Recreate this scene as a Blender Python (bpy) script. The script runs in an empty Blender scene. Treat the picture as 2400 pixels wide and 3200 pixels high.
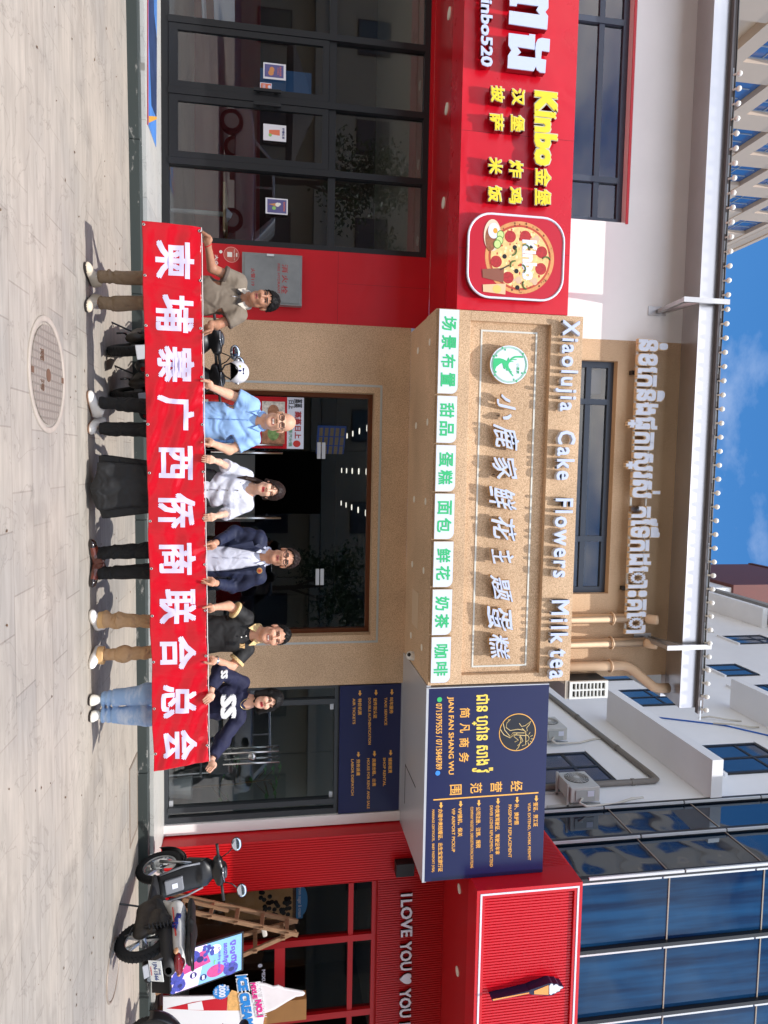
import bpy, bmesh, math, random
import numpy as np
from mathutils import Vector, Matrix
random.seed(7); rng = np.random.default_rng(7)
scene = bpy.context.scene
col = scene.collection
R = math.radians

# ---------------------------------------------------------------- camera
# the phone was held upright-sideways: the picture's right is the street's "up"
F_PX, CAM_H = 2160.0, 1.5
YAW, PITCH, ROLL = 0.0718038, 0.1652979, -0.0067759
_f = np.array([math.sin(YAW)*math.cos(PITCH), math.cos(YAW)*math.cos(PITCH), math.sin(PITCH)])
_r = np.array([math.cos(YAW), -math.sin(YAW), 0.0])
_d = -np.cross(_r, _f)
_r2 = math.cos(ROLL)*_r + math.sin(ROLL)*_d
_d2 = -math.sin(ROLL)*_r + math.cos(ROLL)*_d
CAM = np.array([0, 0, CAM_H])
cam_data = bpy.data.cameras.new("camera")
cam = bpy.data.objects.new("camera", cam_data); col.objects.link(cam)
m = Matrix.Identity(4)
for i in range(3):
    m[i][0] = -_d2[i]; m[i][1] = -_r2[i]; m[i][2] = -_f[i]; m[i][3] = CAM[i]
cam.matrix_world = m
cam_data.sensor_fit = 'AUTO'; cam_data.sensor_width = 36.0
cam_data.lens = F_PX/3200*36.0
cam_data.clip_start = 0.1; cam_data.clip_end = 2000
scene.camera = cam
scene.render.resolution_x = 768; scene.render.resolution_y = 1024

# ---------------------------------------------------------------- sky and sun
SUN_DIR = Vector((0.10, -0.50, 1.0)).normalized()          # towards the sun: behind the camera, a little to the right
SUN_EL = math.asin(SUN_DIR.z); SUN_AZ = math.atan2(SUN_DIR.x, SUN_DIR.y)
w = bpy.data.worlds.new("World"); scene.world = w; w.use_nodes = True
nt = w.node_tree; nt.nodes.clear()
out = nt.nodes.new("ShaderNodeOutputWorld"); bg = nt.nodes.new("ShaderNodeBackground")
sky = nt.nodes.new("ShaderNodeTexSky"); sky.sky_type = 'NISHITA'; sky.sun_disc = False
sky.sun_elevation = SUN_EL; sky.sun_rotation = SUN_AZ
sky.air_density = 1.0; sky.dust_density = 0.1; sky.ozone_density = 1.6; sky.altitude = 10
tc = nt.nodes.new("ShaderNodeTexCoord"); mp = nt.nodes.new("ShaderNodeMapping"); mp.inputs['Scale'].default_value = (2.0, 2.0, 4.2)
mp.inputs['Location'].default_value = (0.35, 0.2, 0.1)
nz = nt.nodes.new("ShaderNodeTexNoise"); nz.inputs['Scale'].default_value = 1.6; nz.inputs['Detail'].default_value = 7; nz.inputs['Roughness'].default_value = 0.58
rp = nt.nodes.new("ShaderNodeValToRGB"); rp.color_ramp.elements[0].position = 0.55; rp.color_ramp.elements[1].position = 0.95
rp.color_ramp.elements[0].color = (0, 0, 0, 1); rp.color_ramp.elements[1].color = (0.38, 0.38, 0.38, 1)
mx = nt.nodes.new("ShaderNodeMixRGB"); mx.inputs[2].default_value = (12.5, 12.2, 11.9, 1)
L = nt.links.new
L(tc.outputs['Generated'], mp.inputs['Vector']); L(mp.outputs[0], nz.inputs['Vector']); L(nz.outputs[0], rp.inputs[0])
# white cloud bank added behind the camera, out of view, to fill the shade
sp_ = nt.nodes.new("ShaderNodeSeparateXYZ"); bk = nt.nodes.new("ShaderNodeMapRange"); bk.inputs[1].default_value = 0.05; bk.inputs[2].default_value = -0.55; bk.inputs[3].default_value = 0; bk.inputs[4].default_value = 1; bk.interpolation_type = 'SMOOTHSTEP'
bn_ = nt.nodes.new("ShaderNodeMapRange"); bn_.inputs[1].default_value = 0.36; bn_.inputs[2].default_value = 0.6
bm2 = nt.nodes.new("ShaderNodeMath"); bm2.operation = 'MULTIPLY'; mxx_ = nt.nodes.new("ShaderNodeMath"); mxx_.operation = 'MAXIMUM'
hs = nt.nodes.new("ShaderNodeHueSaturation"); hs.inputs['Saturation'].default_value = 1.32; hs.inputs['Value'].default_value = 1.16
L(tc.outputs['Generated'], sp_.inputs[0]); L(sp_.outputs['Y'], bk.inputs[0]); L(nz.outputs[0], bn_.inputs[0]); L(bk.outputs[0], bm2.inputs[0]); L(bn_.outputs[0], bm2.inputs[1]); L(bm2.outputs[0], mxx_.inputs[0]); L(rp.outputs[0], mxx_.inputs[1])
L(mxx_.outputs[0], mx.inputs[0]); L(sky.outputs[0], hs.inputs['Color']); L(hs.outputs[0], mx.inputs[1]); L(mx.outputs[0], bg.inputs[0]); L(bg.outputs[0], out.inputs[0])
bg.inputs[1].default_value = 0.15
sl = bpy.data.lights.new("sun", 'SUN'); sl.energy = 3.6; sl.angle = R(0.53); sl.color = (1.0, 0.965, 0.92)
so = bpy.data.objects.new("sun", sl); col.objects.link(so); so.location = (0, -20, 40)
so.rotation_euler = SUN_DIR.to_track_quat('Z', 'Y').to_euler()
vs = scene.view_settings
vs.view_transform = 'Standard'; vs.look = 'None'; vs.gamma = 1.0; vs.use_curve_mapping = False; vs.exposure = 0.32
scene.cycles.max_bounces = 10; scene.cycles.diffuse_bounces = 4; scene.cycles.glossy_bounces = 4
scene.cycles.transparent_max_bounces = 12; scene.cycles.caustics_reflective = False; scene.cycles.caustics_refractive = False

# ---------------------------------------------------------------- photo pixel -> world (x to the right, y away, z up)
def _ray(x, y):
    return _r2*(y-1600) + _d2*((2400-x)-1200) + _f*F_PX
def PY(x, y, Y): d = _ray(x, y); return CAM + d*(Y/d[1])
def PZ(x, y, Z): d = _ray(x, y); return CAM + d*((Z-CAM_H)/d[2])
def PX(x, y, X): d = _ray(x, y); return CAM + d*(X/d[0])
def XZ(x, y, Y): p = PY(x, y, Y); return float(p[0]), float(p[2])
def polyY(pts, Y): return [XZ(x, y, Y) for x, y in pts]

# ---------------------------------------------------------------- materials
def lin(c):
    c = [v/255.0 for v in c]
    return tuple(v/12.92 if v <= 0.04045 else ((v+0.055)/1.055)**2.4 for v in c) + (1.0,)
MATS = {}
def mat(name, rgb, rough=0.5, metal=0.0, var=0.0, vscale=6.0, bump=0.0, bscale=60.0, spec=0.5, coat=0.0, bdist=0.01, emit=0.0, vstretch=None, trans=0.0):
    if name in MATS: return MATS[name]
    m = bpy.data.materials.new(name); m.use_nodes = True; n = m.node_tree; b = n.nodes["Principled BSDF"]
    c = lin(rgb); b.inputs['Base Color'].default_value = c
    b.inputs['Roughness'].default_value = rough; b.inputs['Metallic'].default_value = metal
    b.inputs['Specular IOR Level'].default_value = spec
    if coat: b.inputs['Coat Weight'].default_value = coat; b.inputs['Coat Roughness'].default_value = 0.05
    if emit: b.inputs['Emission Color'].default_value = c; b.inputs['Emission Strength'].default_value = emit
    if trans: b.inputs['Transmission Weight'].default_value = trans
    if var or bump:
        t = n.nodes.new("ShaderNodeTexCoord"); src = t.outputs['Object']
        if vstretch:
            q = n.nodes.new("ShaderNodeMapping"); q.inputs['Scale'].default_value = vstretch; n.links.new(src, q.inputs[0]); src2 = q.outputs[0]
        else: src2 = src
    if var:
        z = n.nodes.new("ShaderNodeTexNoise"); z.inputs['Scale'].default_value = vscale; z.inputs['Detail'].default_value = 6; z.inputs['Roughness'].default_value = 0.6
        n.links.new(src2, z.inputs['Vector'])
        r = n.nodes.new("ShaderNodeMapRange"); r.inputs[1].default_value = 0.28; r.inputs[2].default_value = 0.72
        r.inputs[3].default_value = 1-var; r.inputs[4].default_value = 1+var
        mul = n.nodes.new("ShaderNodeMixRGB"); mul.blend_type = 'MULTIPLY'; mul.inputs[0].default_value = 1; mul.inputs[1].default_value = c
        n.links.new(z.outputs[0], r.inputs[0]); n.links.new(r.outputs[0], mul.inputs[2]); n.links.new(mul.outputs[0], b.inputs['Base Color'])
        rr = n.nodes.new("ShaderNodeMapRange"); rr.inputs[3].default_value = max(0.02, rough-0.12*min(1, var*4)); rr.inputs[4].default_value = min(1, rough+0.12*min(1, var*4))
        n.links.new(z.outputs[0], rr.inputs[0]); n.links.new(rr.outputs[0], b.inputs['Roughness'])
    if bump:
        z2 = n.nodes.new("ShaderNodeTexNoise"); z2.inputs['Scale'].default_value = bscale; z2.inputs['Detail'].default_value = 4 if bdist < .02 else 1.0; z2.inputs['Distortion'].default_value = 0 if bdist < .02 else 1.2
        n.links.new(src, z2.inputs['Vector'])
        bp = n.nodes.new("ShaderNodeBump"); bp.inputs['Strength'].default_value = bump; bp.inputs['Distance'].default_value = bdist
        n.links.new(z2.outputs[0], bp.inputs['Height']); n.links.new(bp.outputs[0], b.inputs['Normal'])
    MATS[name] = m; return m
def glass(name, tint=(0.75, 0.8, 0.8), refl=0.10, rough=0.0, wob=0.0, graze=1.0):
    if name in MATS: return MATS[name]
    m = bpy.data.materials.new(name); m.use_nodes = True; n = m.node_tree; n.nodes.clear()
    o = n.nodes.new("ShaderNodeOutputMaterial"); mixs = n.nodes.new("ShaderNodeMixShader")
    tr = n.nodes.new("ShaderNodeBsdfTransparent"); tr.inputs[0].default_value = (*tint, 1)
    gl = n.nodes.new("ShaderNodeBsdfGlossy"); gl.inputs[0].default_value = (0.95, 0.97, 1, 1); gl.inputs['Roughness'].default_value = rough
    fr = n.nodes.new("ShaderNodeFresnel"); fr.inputs[0].default_value = 1.5
    ad = n.nodes.new("ShaderNodeMath"); ad.operation = 'MULTIPLY_ADD'; ad.inputs[1].default_value = graze; ad.inputs[2].default_value = refl; ad.use_clamp = True
    n.links.new(fr.outputs[0], ad.inputs[0])
    ge = n.nodes.new("ShaderNodeNewGeometry"); ib = n.nodes.new("ShaderNodeMath"); ib.operation = 'SUBTRACT'; ib.inputs[0].default_value = 1
    fm = n.nodes.new("ShaderNodeMath"); fm.operation = 'MULTIPLY'           # only the outer face mirrors
    n.links.new(ge.outputs['Backfacing'], ib.inputs[1]); n.links.new(ad.outputs[0], fm.inputs[0]); n.links.new(ib.outputs[0], fm.inputs[1]); n.links.new(fm.outputs[0], mixs.inputs[0])
    n.links.new(tr.outputs[0], mixs.inputs[1]); n.links.new(gl.outputs[0], mixs.inputs[2]); n.links.new(mixs.outputs[0], o.inputs[0])
    if wob:
        t = n.nodes.new("ShaderNodeTexCoord"); z = n.nodes.new("ShaderNodeTexNoise"); z.inputs['Scale'].default_value = 0.9; z.inputs['Detail'].default_value = 1
        bp = n.nodes.new("ShaderNodeBump"); bp.inputs['Strength'].default_value = wob; bp.inputs['Distance'].default_value = 0.1
        n.links.new(t.outputs['Object'], z.inputs[0]); n.links.new(z.outputs[0], bp.inputs['Height']); n.links.new(bp.outputs[0], gl.inputs['Normal'])
    MATS[name] = m; return m

# ---------------------------------------------------------------- mesh building
class MB:
    def __init__(s): s.v = []; s.f = []; s.m = []; s.mi = 0
    def add(s, vs, fs):
        o = len(s.v); s.v += [tuple(map(float, p)) for p in vs]
        for f in fs: s.f.append(tuple(o+i for i in f)); s.m.append(s.mi)
        return s
    def box(s, x0, x1, y0, y1, z0, z1):
        x0, x1 = sorted((x0, x1)); y0, y1 = sorted((y0, y1)); z0, z1 = sorted((z0, z1))
        return s.add([(x0,y0,z0),(x1,y0,z0),(x1,y1,z0),(x0,y1,z0),(x0,y0,z1),(x1,y0,z1),(x1,y1,z1),(x0,y1,z1)],
              [(0,3,2,1),(4,5,6,7),(0,1,5,4),(1,2,6,5),(2,3,7,6),(3,0,4,7)])
    def quad(s, a, b, c, d): return s.add([a, b, c, d], [(0,1,2,3)])
    def prism(s, pts, y0, y1):                       # polygon in x,z (seen from -y), extruded along y
        a = sum(pts[i][0]*pts[(i+1) % len(pts)][1]-pts[(i+1) % len(pts)][0]*pts[i][1] for i in range(len(pts)))
        if a < 0: pts = pts[::-1]
        n = len(pts); y0, y1 = sorted((y0, y1))
        vs = [(x, y0, z) for x, z in pts]+[(x, y1, z) for x, z in pts]
        fs = [tuple(range(n)), tuple(range(2*n-1, n-1, -1))]+[(i, i+n, (i+1) % n+n, (i+1) % n) for i in range(n)]
        return s.add(vs, fs)
    def prism_axis(s, pts, a, b, axis='y'):           # polygon extruded along another axis: pts are (y,z) for 'x', (x,y) for 'z'
        t = MB(); t.prism(pts, a, b)
        if axis == 'x': t.v = [(y, x, z) for x, y, z in t.v]; t.f = [f[::-1] for f in t.f]
        if axis == 'z': t.v = [(x, z, y) for x, y, z in t.v]; t.f = [f[::-1] for f in t.f]
        return s.add(t.v, t.f)
    def tube(s, pts, r, n=10, cap=True, closed=False, sx=1.0):
        pts = [Vector(p) for p in pts]; k = len(pts)
        rs = r if isinstance(r, (list, tuple)) else [r]*k
        o = len(s.v); up = None
        for i, p in enumerate(pts):
            if closed: t = (pts[(i+1) % k]-pts[i-1])
            else: t = (pts[min(i+1, k-1)]-pts[max(i-1, 0)])
            t.normalize()
            if up is None:
                up = Vector((0, 0, 1)) if abs(t.z) < 0.9 else Vector((0, 1, 0))
            a = t.cross(up); a = a.normalized() if a.length > 1e-6 else Vector((1, 0, 0)); b = a.cross(t).normalized(); up = b
            for j in range(n):
                th = 2*math.pi*j/n; q = p+a*(math.cos(th)*rs[i]*sx)+b*(math.sin(th)*rs[i]); s.v.append(tuple(q))
        rng_ = range(k) if closed else range(k-1)
        for i in rng_:
            i2 = (i+1) % k
            for j in range(n):
                j2 = (j+1) % n
                s.f.append((o+i*n+j, o+i*n+j2, o+i2*n+j2, o+i2*n+j)); s.m.append(s.mi)
        if cap and not closed:
            s.f.append(tuple(o+j for j in range(n))[::-1]); s.m.append(s.mi)
            s.f.append(tuple(o+(k-1)*n+j for j in range(n))); s.m.append(s.mi)
        return s
    def cyl(s, a, b, r, r2=None, n=20): return s.tube([a, b], [r, r if r2 is None else r2], n)
    def sphere(s, c, r, nu=16, nv=10, sc=(1, 1, 1)):
        o = len(s.v)
        for i in range(nv+1):
            ph = math.pi*i/nv
            for j in range(nu):
                th = 2*math.pi*j/nu
                s.v.append((c[0]+r*sc[0]*math.sin(ph)*math.cos(th), c[1]+r*sc[1]*math.sin(ph)*math.sin(th), c[2]+r*sc[2]*math.cos(ph)))
        for i in range(nv):
            for j in range(nu):
                j2 = (j+1) % nu; s.f.append((o+i*nu+j, o+(i+1)*nu+j, o+(i+1)*nu+j2, o+i*nu+j2)); s.m.append(s.mi)
        return s
    def disc(s, c, rx, rz, y0, y1, n=40): return s.prism([(c[0]+rx*math.cos(2*math.pi*i/n), c[1]+rz*math.sin(2*math.pi*i/n)) for i in range(n)], y0, y1)
    def bar(s, a, b, w, h):                           # square timber from a to b
        a = Vector(a); b = Vector(b); t = (b-a).normalized(); u = Vector((0, 1, 0)) if abs(t.y) < 0.9 else Vector((1, 0, 0))
        p = t.cross(u).normalized()*w/2; q = t.cross(p).normalized()*h/2
        vs = [a-p-q, a+p-q, a+p+q, a-p+q, b-p-q, b+p-q, b+p+q, b-p+q]
        return s.add(vs, [(0,3,2,1),(4,5,6,7),(0,1,5,4),(1,2,6,5),(2,3,7,6),(3,0,4,7)])
    def build(s, name, mats, parent=None, smooth=False, bevel=0.0, seg=2, fix=True):
        me = bpy.data.meshes.new(name); me.from_pydata(s.v, [], s.f); 
        if not isinstance(mats, (list, tuple)): mats = [mats]
        for q in mats: me.materials.append(q)
        me.polygons.foreach_set('material_index', s.m)
        if fix or bevel:
            bm = bmesh.new(); bm.from_mesh(me)
            if fix: bmesh.ops.remove_doubles(bm, verts=bm.verts, dist=1e-6); bmesh.ops.recalc_face_normals(bm, faces=bm.faces)
            if bevel:
                es = [e for e in bm.edges if len(e.link_faces) == 2 and e.calc_face_angle(0) > 0.5]
                bmesh.ops.bevel(bm, geom=es, offset=bevel, segments=seg, affect='EDGES', profile=0.5, clamp_overlap=True)
            bm.to_mesh(me); bm.free()
        if smooth: me.polygons.foreach_set('use_smooth', [True]*len(me.polygons))
        me.update()
        return link(name, me, parent)
def link(name, me, parent=None):
    o = bpy.data.objects.new(name, me); col.objects.link(o)
    if parent is not None: o.parent = parent; o.matrix_parent_inverse = WM(parent).inverted()
    return o
_wm = {}
def WM(o):                                            # world matrix without waiting for the depsgraph
    m_ = o.matrix_basis.copy()
    if o.parent is not None: m_ = WM(o.parent) @ o.matrix_parent_inverse @ m_
    return m_
def tag(o, label, cat, group=None, kind=None):
    if label: o['label'] = label
    if cat: o['category'] = cat
    if group: o['group'] = group
    if kind: o['kind'] = kind
    return o
def thing(name, label, cat, loc=(0, 0, 0), group=None, rotz=0.0):
    o = bpy.data.objects.new(name, None); col.objects.link(o); o.location = loc; o.rotation_euler = (0, 0, rotz); o.empty_display_size = 0.2
    return tag(o, label, cat, group)
def structure(o): o['kind'] = 'structure'; return o
def copy_tree(o, parent=None, remat=None):
    c = o.copy(); col.objects.link(c)
    if parent is not None: c.parent = parent; c.matrix_parent_inverse = o.matrix_parent_inverse.copy()
    if remat and c.data is not None and any(mm.name in remat for mm in c.data.materials if mm):
        c.data = c.data.copy()
        for i, mm in enumerate(c.data.materials):
            if mm and mm.name in remat: c.data.materials[i] = remat[mm.name]
    for ch in o.children: copy_tree(ch, c, remat)
    return c

# ---------------------------------------------------------------- lettering: glyph outlines made into solid letters
def glyphs(s, offset=0.0, depth=0.02, res=3, spacing=1.0):
    cu = bpy.data.curves.new("t", 'FONT'); cu.body = s; cu.size = 1.0; cu.offset = offset; cu.extrude = depth/2; cu.resolution_u = res
    cu.space_character = spacing; cu.align_x = 'LEFT'
    o = bpy.data.objects.new("t", cu); col.objects.link(o)
    dg = bpy.context.evaluated_depsgraph_get(); dg.update()
    me = bpy.data.meshes.new_from_object(o.evaluated_get(dg))
    n = len(me.vertices); v = np.zeros(n*3); me.vertices.foreach_get('co', v); v = v.reshape(-1, 3)
    f = [tuple(p.vertices) for p in me.polygons]
    bpy.data.objects.remove(o); bpy.data.curves.remove(cu); bpy.data.meshes.remove(me)
    return v, f
_gc = {}
def letters(mb, s, x0, x1, z0, z1, y, depth=0.02, bold=0.0, shear=0.0, fit=True, res=2, spacing=1.0, brush=0.0):
    """text s fitted into the rectangle x0..x1, z0..z1 with its front face at y (towards the camera); bold thickens the strokes"""
    key = (s, res, spacing)
    if key not in _gc: _gc[key] = glyphs(s, 0.0, 1.0, res, spacing)
    v, f = _gc[key]
    if len(v) == 0: return mb
    v = v.copy()
    if brush:
        a = v[:, 0].copy(); b = v[:, 1].copy(); v[:, 0] += brush*np.sin(5.3*b+1.1*len(s)+ord(s[0]) % 7)+.5*brush*np.sin(13*b+9*a); v[:, 1] += brush*np.sin(4.1*a+ord(s[0]) % 5)+.18*(a-.5)+.5*brush*np.sin(12*a-7*b)
    if shear: v[:, 0] += shear*v[:, 1]
    mn = v.min(0); mxx = v.max(0); W = mxx[0]-mn[0]+2*bold; H = mxx[1]-mn[1]+2*bold; sx = (x1-x0)/W; sz = (z1-z0)/H
    if not fit: sx = min(sx, sz); sz = sx
    cx = (x0+x1)/2; cz = (z0+z1)/2
    sh = [(0, 0)] if not bold else [(0, 0), (-1, -1), (1, 1), (-1, 1), (1, -1)]
    for k, (a, b) in enumerate(sh):
        X = (v[:, 0]+a*bold-(mn[0]+mxx[0])/2)*sx+cx; Z = (v[:, 1]+b*bold-(mn[1]+mxx[1])/2)*sz+cz
        Y = y+depth*(0.5-v[:, 2])+0.00025*k
        mb.add(np.stack([X, Y, Z], 1), f)
    return mb
def letters_px(mb, s, xa, xb, ya, yb, Y, **k):
    """the same, the rectangle given in photo pixels: xa..xb bottom..top, ya..yb left..right, on the plane Y"""
    a = PY(xa, ya, Y); b = PY(xb, yb, Y); c = PY(xa, yb, Y); d = PY(xb, ya, Y)
    X0 = (a[0]+d[0])/2; X1 = (b[0]+c[0])/2; za = a[2]; zb = c[2]
    o = len(mb.v)
    letters(mb, s, X0, X1, 0, 1, Y, **k)
    for i in range(o, len(mb.v)):
        x, y, z = mb.v[i]; t = (x-X0)/max(1e-6, X1-X0)
        lo = a[2]*(1-t)+c[2]*t; hi = d[2]*(1-t)+b[2]*t
        mb.v[i] = (x, y, lo+(hi-lo)*z)
    return mb
# ================================================================ ground, kerb, platform
FRONT, WALL, UP, FLOOR = 7.75, 9.2, 8.25, 0.155
def paving_material(name, rgb, bw, bh, mortar, var, seed=0.0, mort=(146, 138, 129), rough=0.62):
    m = bpy.data.materials.new(name); m.use_nodes = True; n = m.node_tree; b = n.nodes["Principled BSDF"]; L = n.links.new
    t = n.nodes.new("ShaderNodeTexCoord"); q = n.nodes.new("ShaderNodeMapping"); q.inputs['Location'].default_value = (0.17+seed, -0.08, 0)
    L(t.outputs['Object'], q.inputs[0])
    br = n.nodes.new("ShaderNodeTexBrick"); br.inputs['Scale'].default_value = 1; br.inputs['Brick Width'].default_value = bw; br.inputs['Row Height'].default_value = bh
    br.inputs['Mortar Size'].default_value = mortar; br.inputs['Mortar Smooth'].default_value = 0.35; br.offset = 0.37; br.offset_frequency = 2
    c = np.array(lin(rgb)[:3]); 
    br.inputs['Color1'].default_value = (*(c*1.05), 1); br.inputs['Color2'].default_value = (*(c*np.array([0.90, 0.92, 0.95])), 1); br.inputs['Mortar'].default_value = lin(mort)
    L(q.outputs[0], br.inputs[0])
    # faint veins running along the slabs, patches of dust, and small dark flecks
    q2 = n.nodes.new("ShaderNodeMapping"); q2.inputs['Scale'].default_value = (0.8, 6.0, 1); L(t.outputs['Object'], q2.inputs[0])
    z = n.nodes.new("ShaderNodeTexNoise"); z.inputs['Scale'].default_value = 2.2; z.inputs['Detail'].default_value = 8; z.inputs['Roughness'].default_value = 0.62; z.inputs['Distortion'].default_value = 0.6
    L(q2.outputs[0], z.inputs[0])
    z2 = n.nodes.new("ShaderNodeTexNoise"); z2.inputs['Scale'].default_value = 0.55; z2.inputs['Detail'].default_value = 6; L(t.outputs['Object'], z2.inputs[0])
    z3 = n.nodes.new("ShaderNodeTexNoise"); z3.inputs['Scale'].default_value = 34; z3.inputs['Detail'].default_value = 3; L(t.outputs['Object'], z3.inputs[0])
    r1 = n.nodes.new("ShaderNodeMapRange"); r1.inputs[1].default_value = .3; r1.inputs[2].default_value = .7; r1.inputs[3].default_value = 1-var; r1.inputs[4].default_value = 1+var*.7; L(z.outputs[0], r1.inputs[0])
    r2 = n.nodes.new("ShaderNodeMapRange"); r2.inputs[1].default_value = .32; r2.inputs[2].default_value = .68; r2.inputs[3].default_value = 1-var*.9; r2.inputs[4].default_value = 1+var*.6; L(z2.outputs[0], r2.inputs[0])
    r3 = n.nodes.new("ShaderNodeMapRange"); r3.inputs[1].default_value = .66; r3.inputs[2].default_value = .82; r3.inputs[3].default_value = 1; r3.inputs[4].default_value = .82; L(z3.outputs[0], r3.inputs[0])
    a = n.nodes.new("ShaderNodeMath"); a.operation = 'MULTIPLY'; L(r1.outputs[0], a.inputs[0]); L(r2.outputs[0], a.inputs[1])
    a2 = n.nodes.new("ShaderNodeMath"); a2.operation = 'MULTIPLY'; L(a.outputs[0], a2.inputs[0]); L(r3.outputs[0], a2.inputs[1])
    # cement smears hide the joints in places, as on worn paving
    hide = n.nodes.new("ShaderNodeMapRange"); hide.inputs[1].default_value = .42; hide.inputs[2].default_value = .6; L(z2.outputs[0], hide.inputs[0])
    hm = n.nodes.new("ShaderNodeMixRGB"); hm.inputs[2].default_value = (*(c*np.array([1.03, 0.99, 0.95])), 1)
    hf = n.nodes.new("ShaderNodeMath"); hf.operation = 'MULTIPLY'; hf.inputs[1].default_value = 0.72; L(hide.outputs[0], hf.inputs[0]); L(hf.outputs[0], hm.inputs[0]); L(br.outputs['Color'], hm.inputs[1])
    # thin wandering veins and dull water marks with hard rims
    zv = n.nodes.new("ShaderNodeTexNoise"); zv.inputs['Scale'].default_value = 1.7; zv.inputs['Detail'].default_value = 5; zv.inputs['Distortion'].default_value = 1.4; L(t.outputs['Object'], zv.inputs[0])
    va = n.nodes.new("ShaderNodeMath"); va.operation = 'SUBTRACT'; va.inputs[1].default_value = .5; L(zv.outputs[0], va.inputs[0]); vb = n.nodes.new("ShaderNodeMath"); vb.operation = 'ABSOLUTE'; L(va.outputs[0], vb.inputs[0])
    vr = n.nodes.new("ShaderNodeMapRange"); vr.inputs[1].default_value = 0; vr.inputs[2].default_value = .012; vr.inputs[3].default_value = .80; vr.inputs[4].default_value = 1; L(vb.outputs[0], vr.inputs[0])
    zs_ = n.nodes.new("ShaderNodeTexNoise"); zs_.inputs['Scale'].default_value = .9; zs_.inputs['Detail'].default_value = 7; zs_.inputs['Roughness'].default_value = .55; zs_.inputs['W' if 'W' in zs_.inputs else 'Detail'].default_value = 7
    qs = n.nodes.new("ShaderNodeMapping"); qs.inputs['Location'].default_value = (7.3, 2.2, 0); L(t.outputs['Object'], qs.inputs[0]); L(qs.outputs[0], zs_.inputs[0])
    sr = n.nodes.new("ShaderNodeMapRange"); sr.inputs[1].default_value = .58; sr.inputs[2].default_value = .62; sr.inputs[3].default_value = 1; sr.inputs[4].default_value = .88; L(zs_.outputs[0], sr.inputs[0])
    vm = n.nodes.new("ShaderNodeMath"); vm.operation = 'MULTIPLY'; L(vr.outputs[0], vm.inputs[0]); L(sr.outputs[0], vm.inputs[1])
    a3 = n.nodes.new("ShaderNodeMath"); a3.operation = 'MULTIPLY'; L(a2.outputs[0], a3.inputs[0]); L(vm.outputs[0], a3.inputs[1]); a2 = a3
    mul = n.nodes.new("ShaderNodeMixRGB"); mul.blend_type = 'MULTIPLY'; mul.inputs[0].default_value = 1; L(hm.outputs[0], mul.inputs[1]); L(a2.outputs[0], mul.inputs[2])
    L(mul.outputs[0], b.inputs['Base Color']); b.inputs['Roughness'].default_value = rough; b.inputs['Specular IOR Level'].default_value = 0.3
    bp = n.nodes.new("ShaderNodeBump"); bp.inputs['Strength'].default_value = 0.25; bp.inputs['Distance'].default_value = 0.006; bp.invert = True
    L(br.outputs['Fac'], bp.inputs['Height']); L(bp.outputs[0], b.inputs['Normal'])
    MATS[name] = m; return m
pav = paving_material('street_paving_stone', (170, 162, 151), 0.62, 0.36, 0.006, 0.19)
g = MB().quad((-400, -400, 0), (400, -400, 0), (400, 600, 0), (-400, 600, 0)).build('street_paving', pav, fix=False); structure(g)
granite = mat('dark_granite', (62, 70, 68), 0.45, var=0.3, vscale=9, bump=0.15)
def patchy(name, base, patch, lo, hi, scale, rough):
    m = mat(name, base, rough); n = m.node_tree; b = n.nodes["Principled BSDF"]; L = n.links.new
    t = n.nodes.new("ShaderNodeTexCoord"); q = n.nodes.new("ShaderNodeMapping"); q.inputs['Scale'].default_value = (1, 1, 2.5); L(t.outputs['Object'], q.inputs[0])
    z = n.nodes.new("ShaderNodeTexNoise"); z.inputs['Scale'].default_value = scale; z.inputs['Detail'].default_value = 9; z.inputs['Roughness'].default_value = 0.68; L(q.outputs[0], z.inputs[0])
    r = n.nodes.new("ShaderNodeMapRange"); r.inputs[1].default_value = lo; r.inputs[2].default_value = hi; L(z.outputs[0], r.inputs[0])
    x = n.nodes.new("ShaderNodeMixRGB"); x.inputs[1].default_value = lin(base); x.inputs[2].default_value = lin(patch); L(r.outputs[0], x.inputs[0]); L(x.outputs[0], b.inputs['Base Color'])
    return m
kerb_m = patchy('kerb_granite', (52, 60, 59), (165, 163, 158), 0.60, 0.70, 3.2, 0.5)
KX = [(-30, 7.8), (-5, 7.88), (-1.8, 8.08), (0.7, 8.2), (3.7, 8.25), (30, 8.25)]
kb = MB()
for (xa, ya), (xb, yb) in zip(KX[:-1], KX[1:]):
    n = max(1, int(abs(xb-xa)/1.1)); 
    for i in range(n):
        a, b_ = i/n, (i+1)/n; x0, x1 = xa+(xb-xa)*a+.003, xa+(xb-xa)*b_-.003; y0, y1 = ya+(yb-ya)*a, ya+(yb-ya)*b_
        kb.add([(x0, y0, -.02), (x1, y1, -.02), (x1, y1+.16, -.02), (x0, y0+.16, -.02), (x0, y0, .112), (x1, y1, .112), (x1, y1+.16, .112), (x0, y0+.16, .112)],
               [(0,3,2,1),(4,5,6,7),(0,1,5,4),(1,2,6,5),(2,3,7,6),(3,0,4,7)])
structure(kb.build('kerb', kerb_m, bevel=.006))
tile = paving_material('platform_tile', (190, 190, 186), 0.8, 0.8, 0.003, 0.08, mort=(130, 128, 122), rough=0.4)
pf = MB()
pf.add([(x, y+.15, -.02) for x, y in KX]+[(x, y+.15, FLOOR) for x, y in KX]+[(x, 16, FLOOR) for x, y in KX],
       [(i, i+1, i+7, i+6) for i in range(5)]+[(i+6, i+7, i+13, i+12) for i in range(5)])
structure(pf.build('shop_platform', tile))
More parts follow.
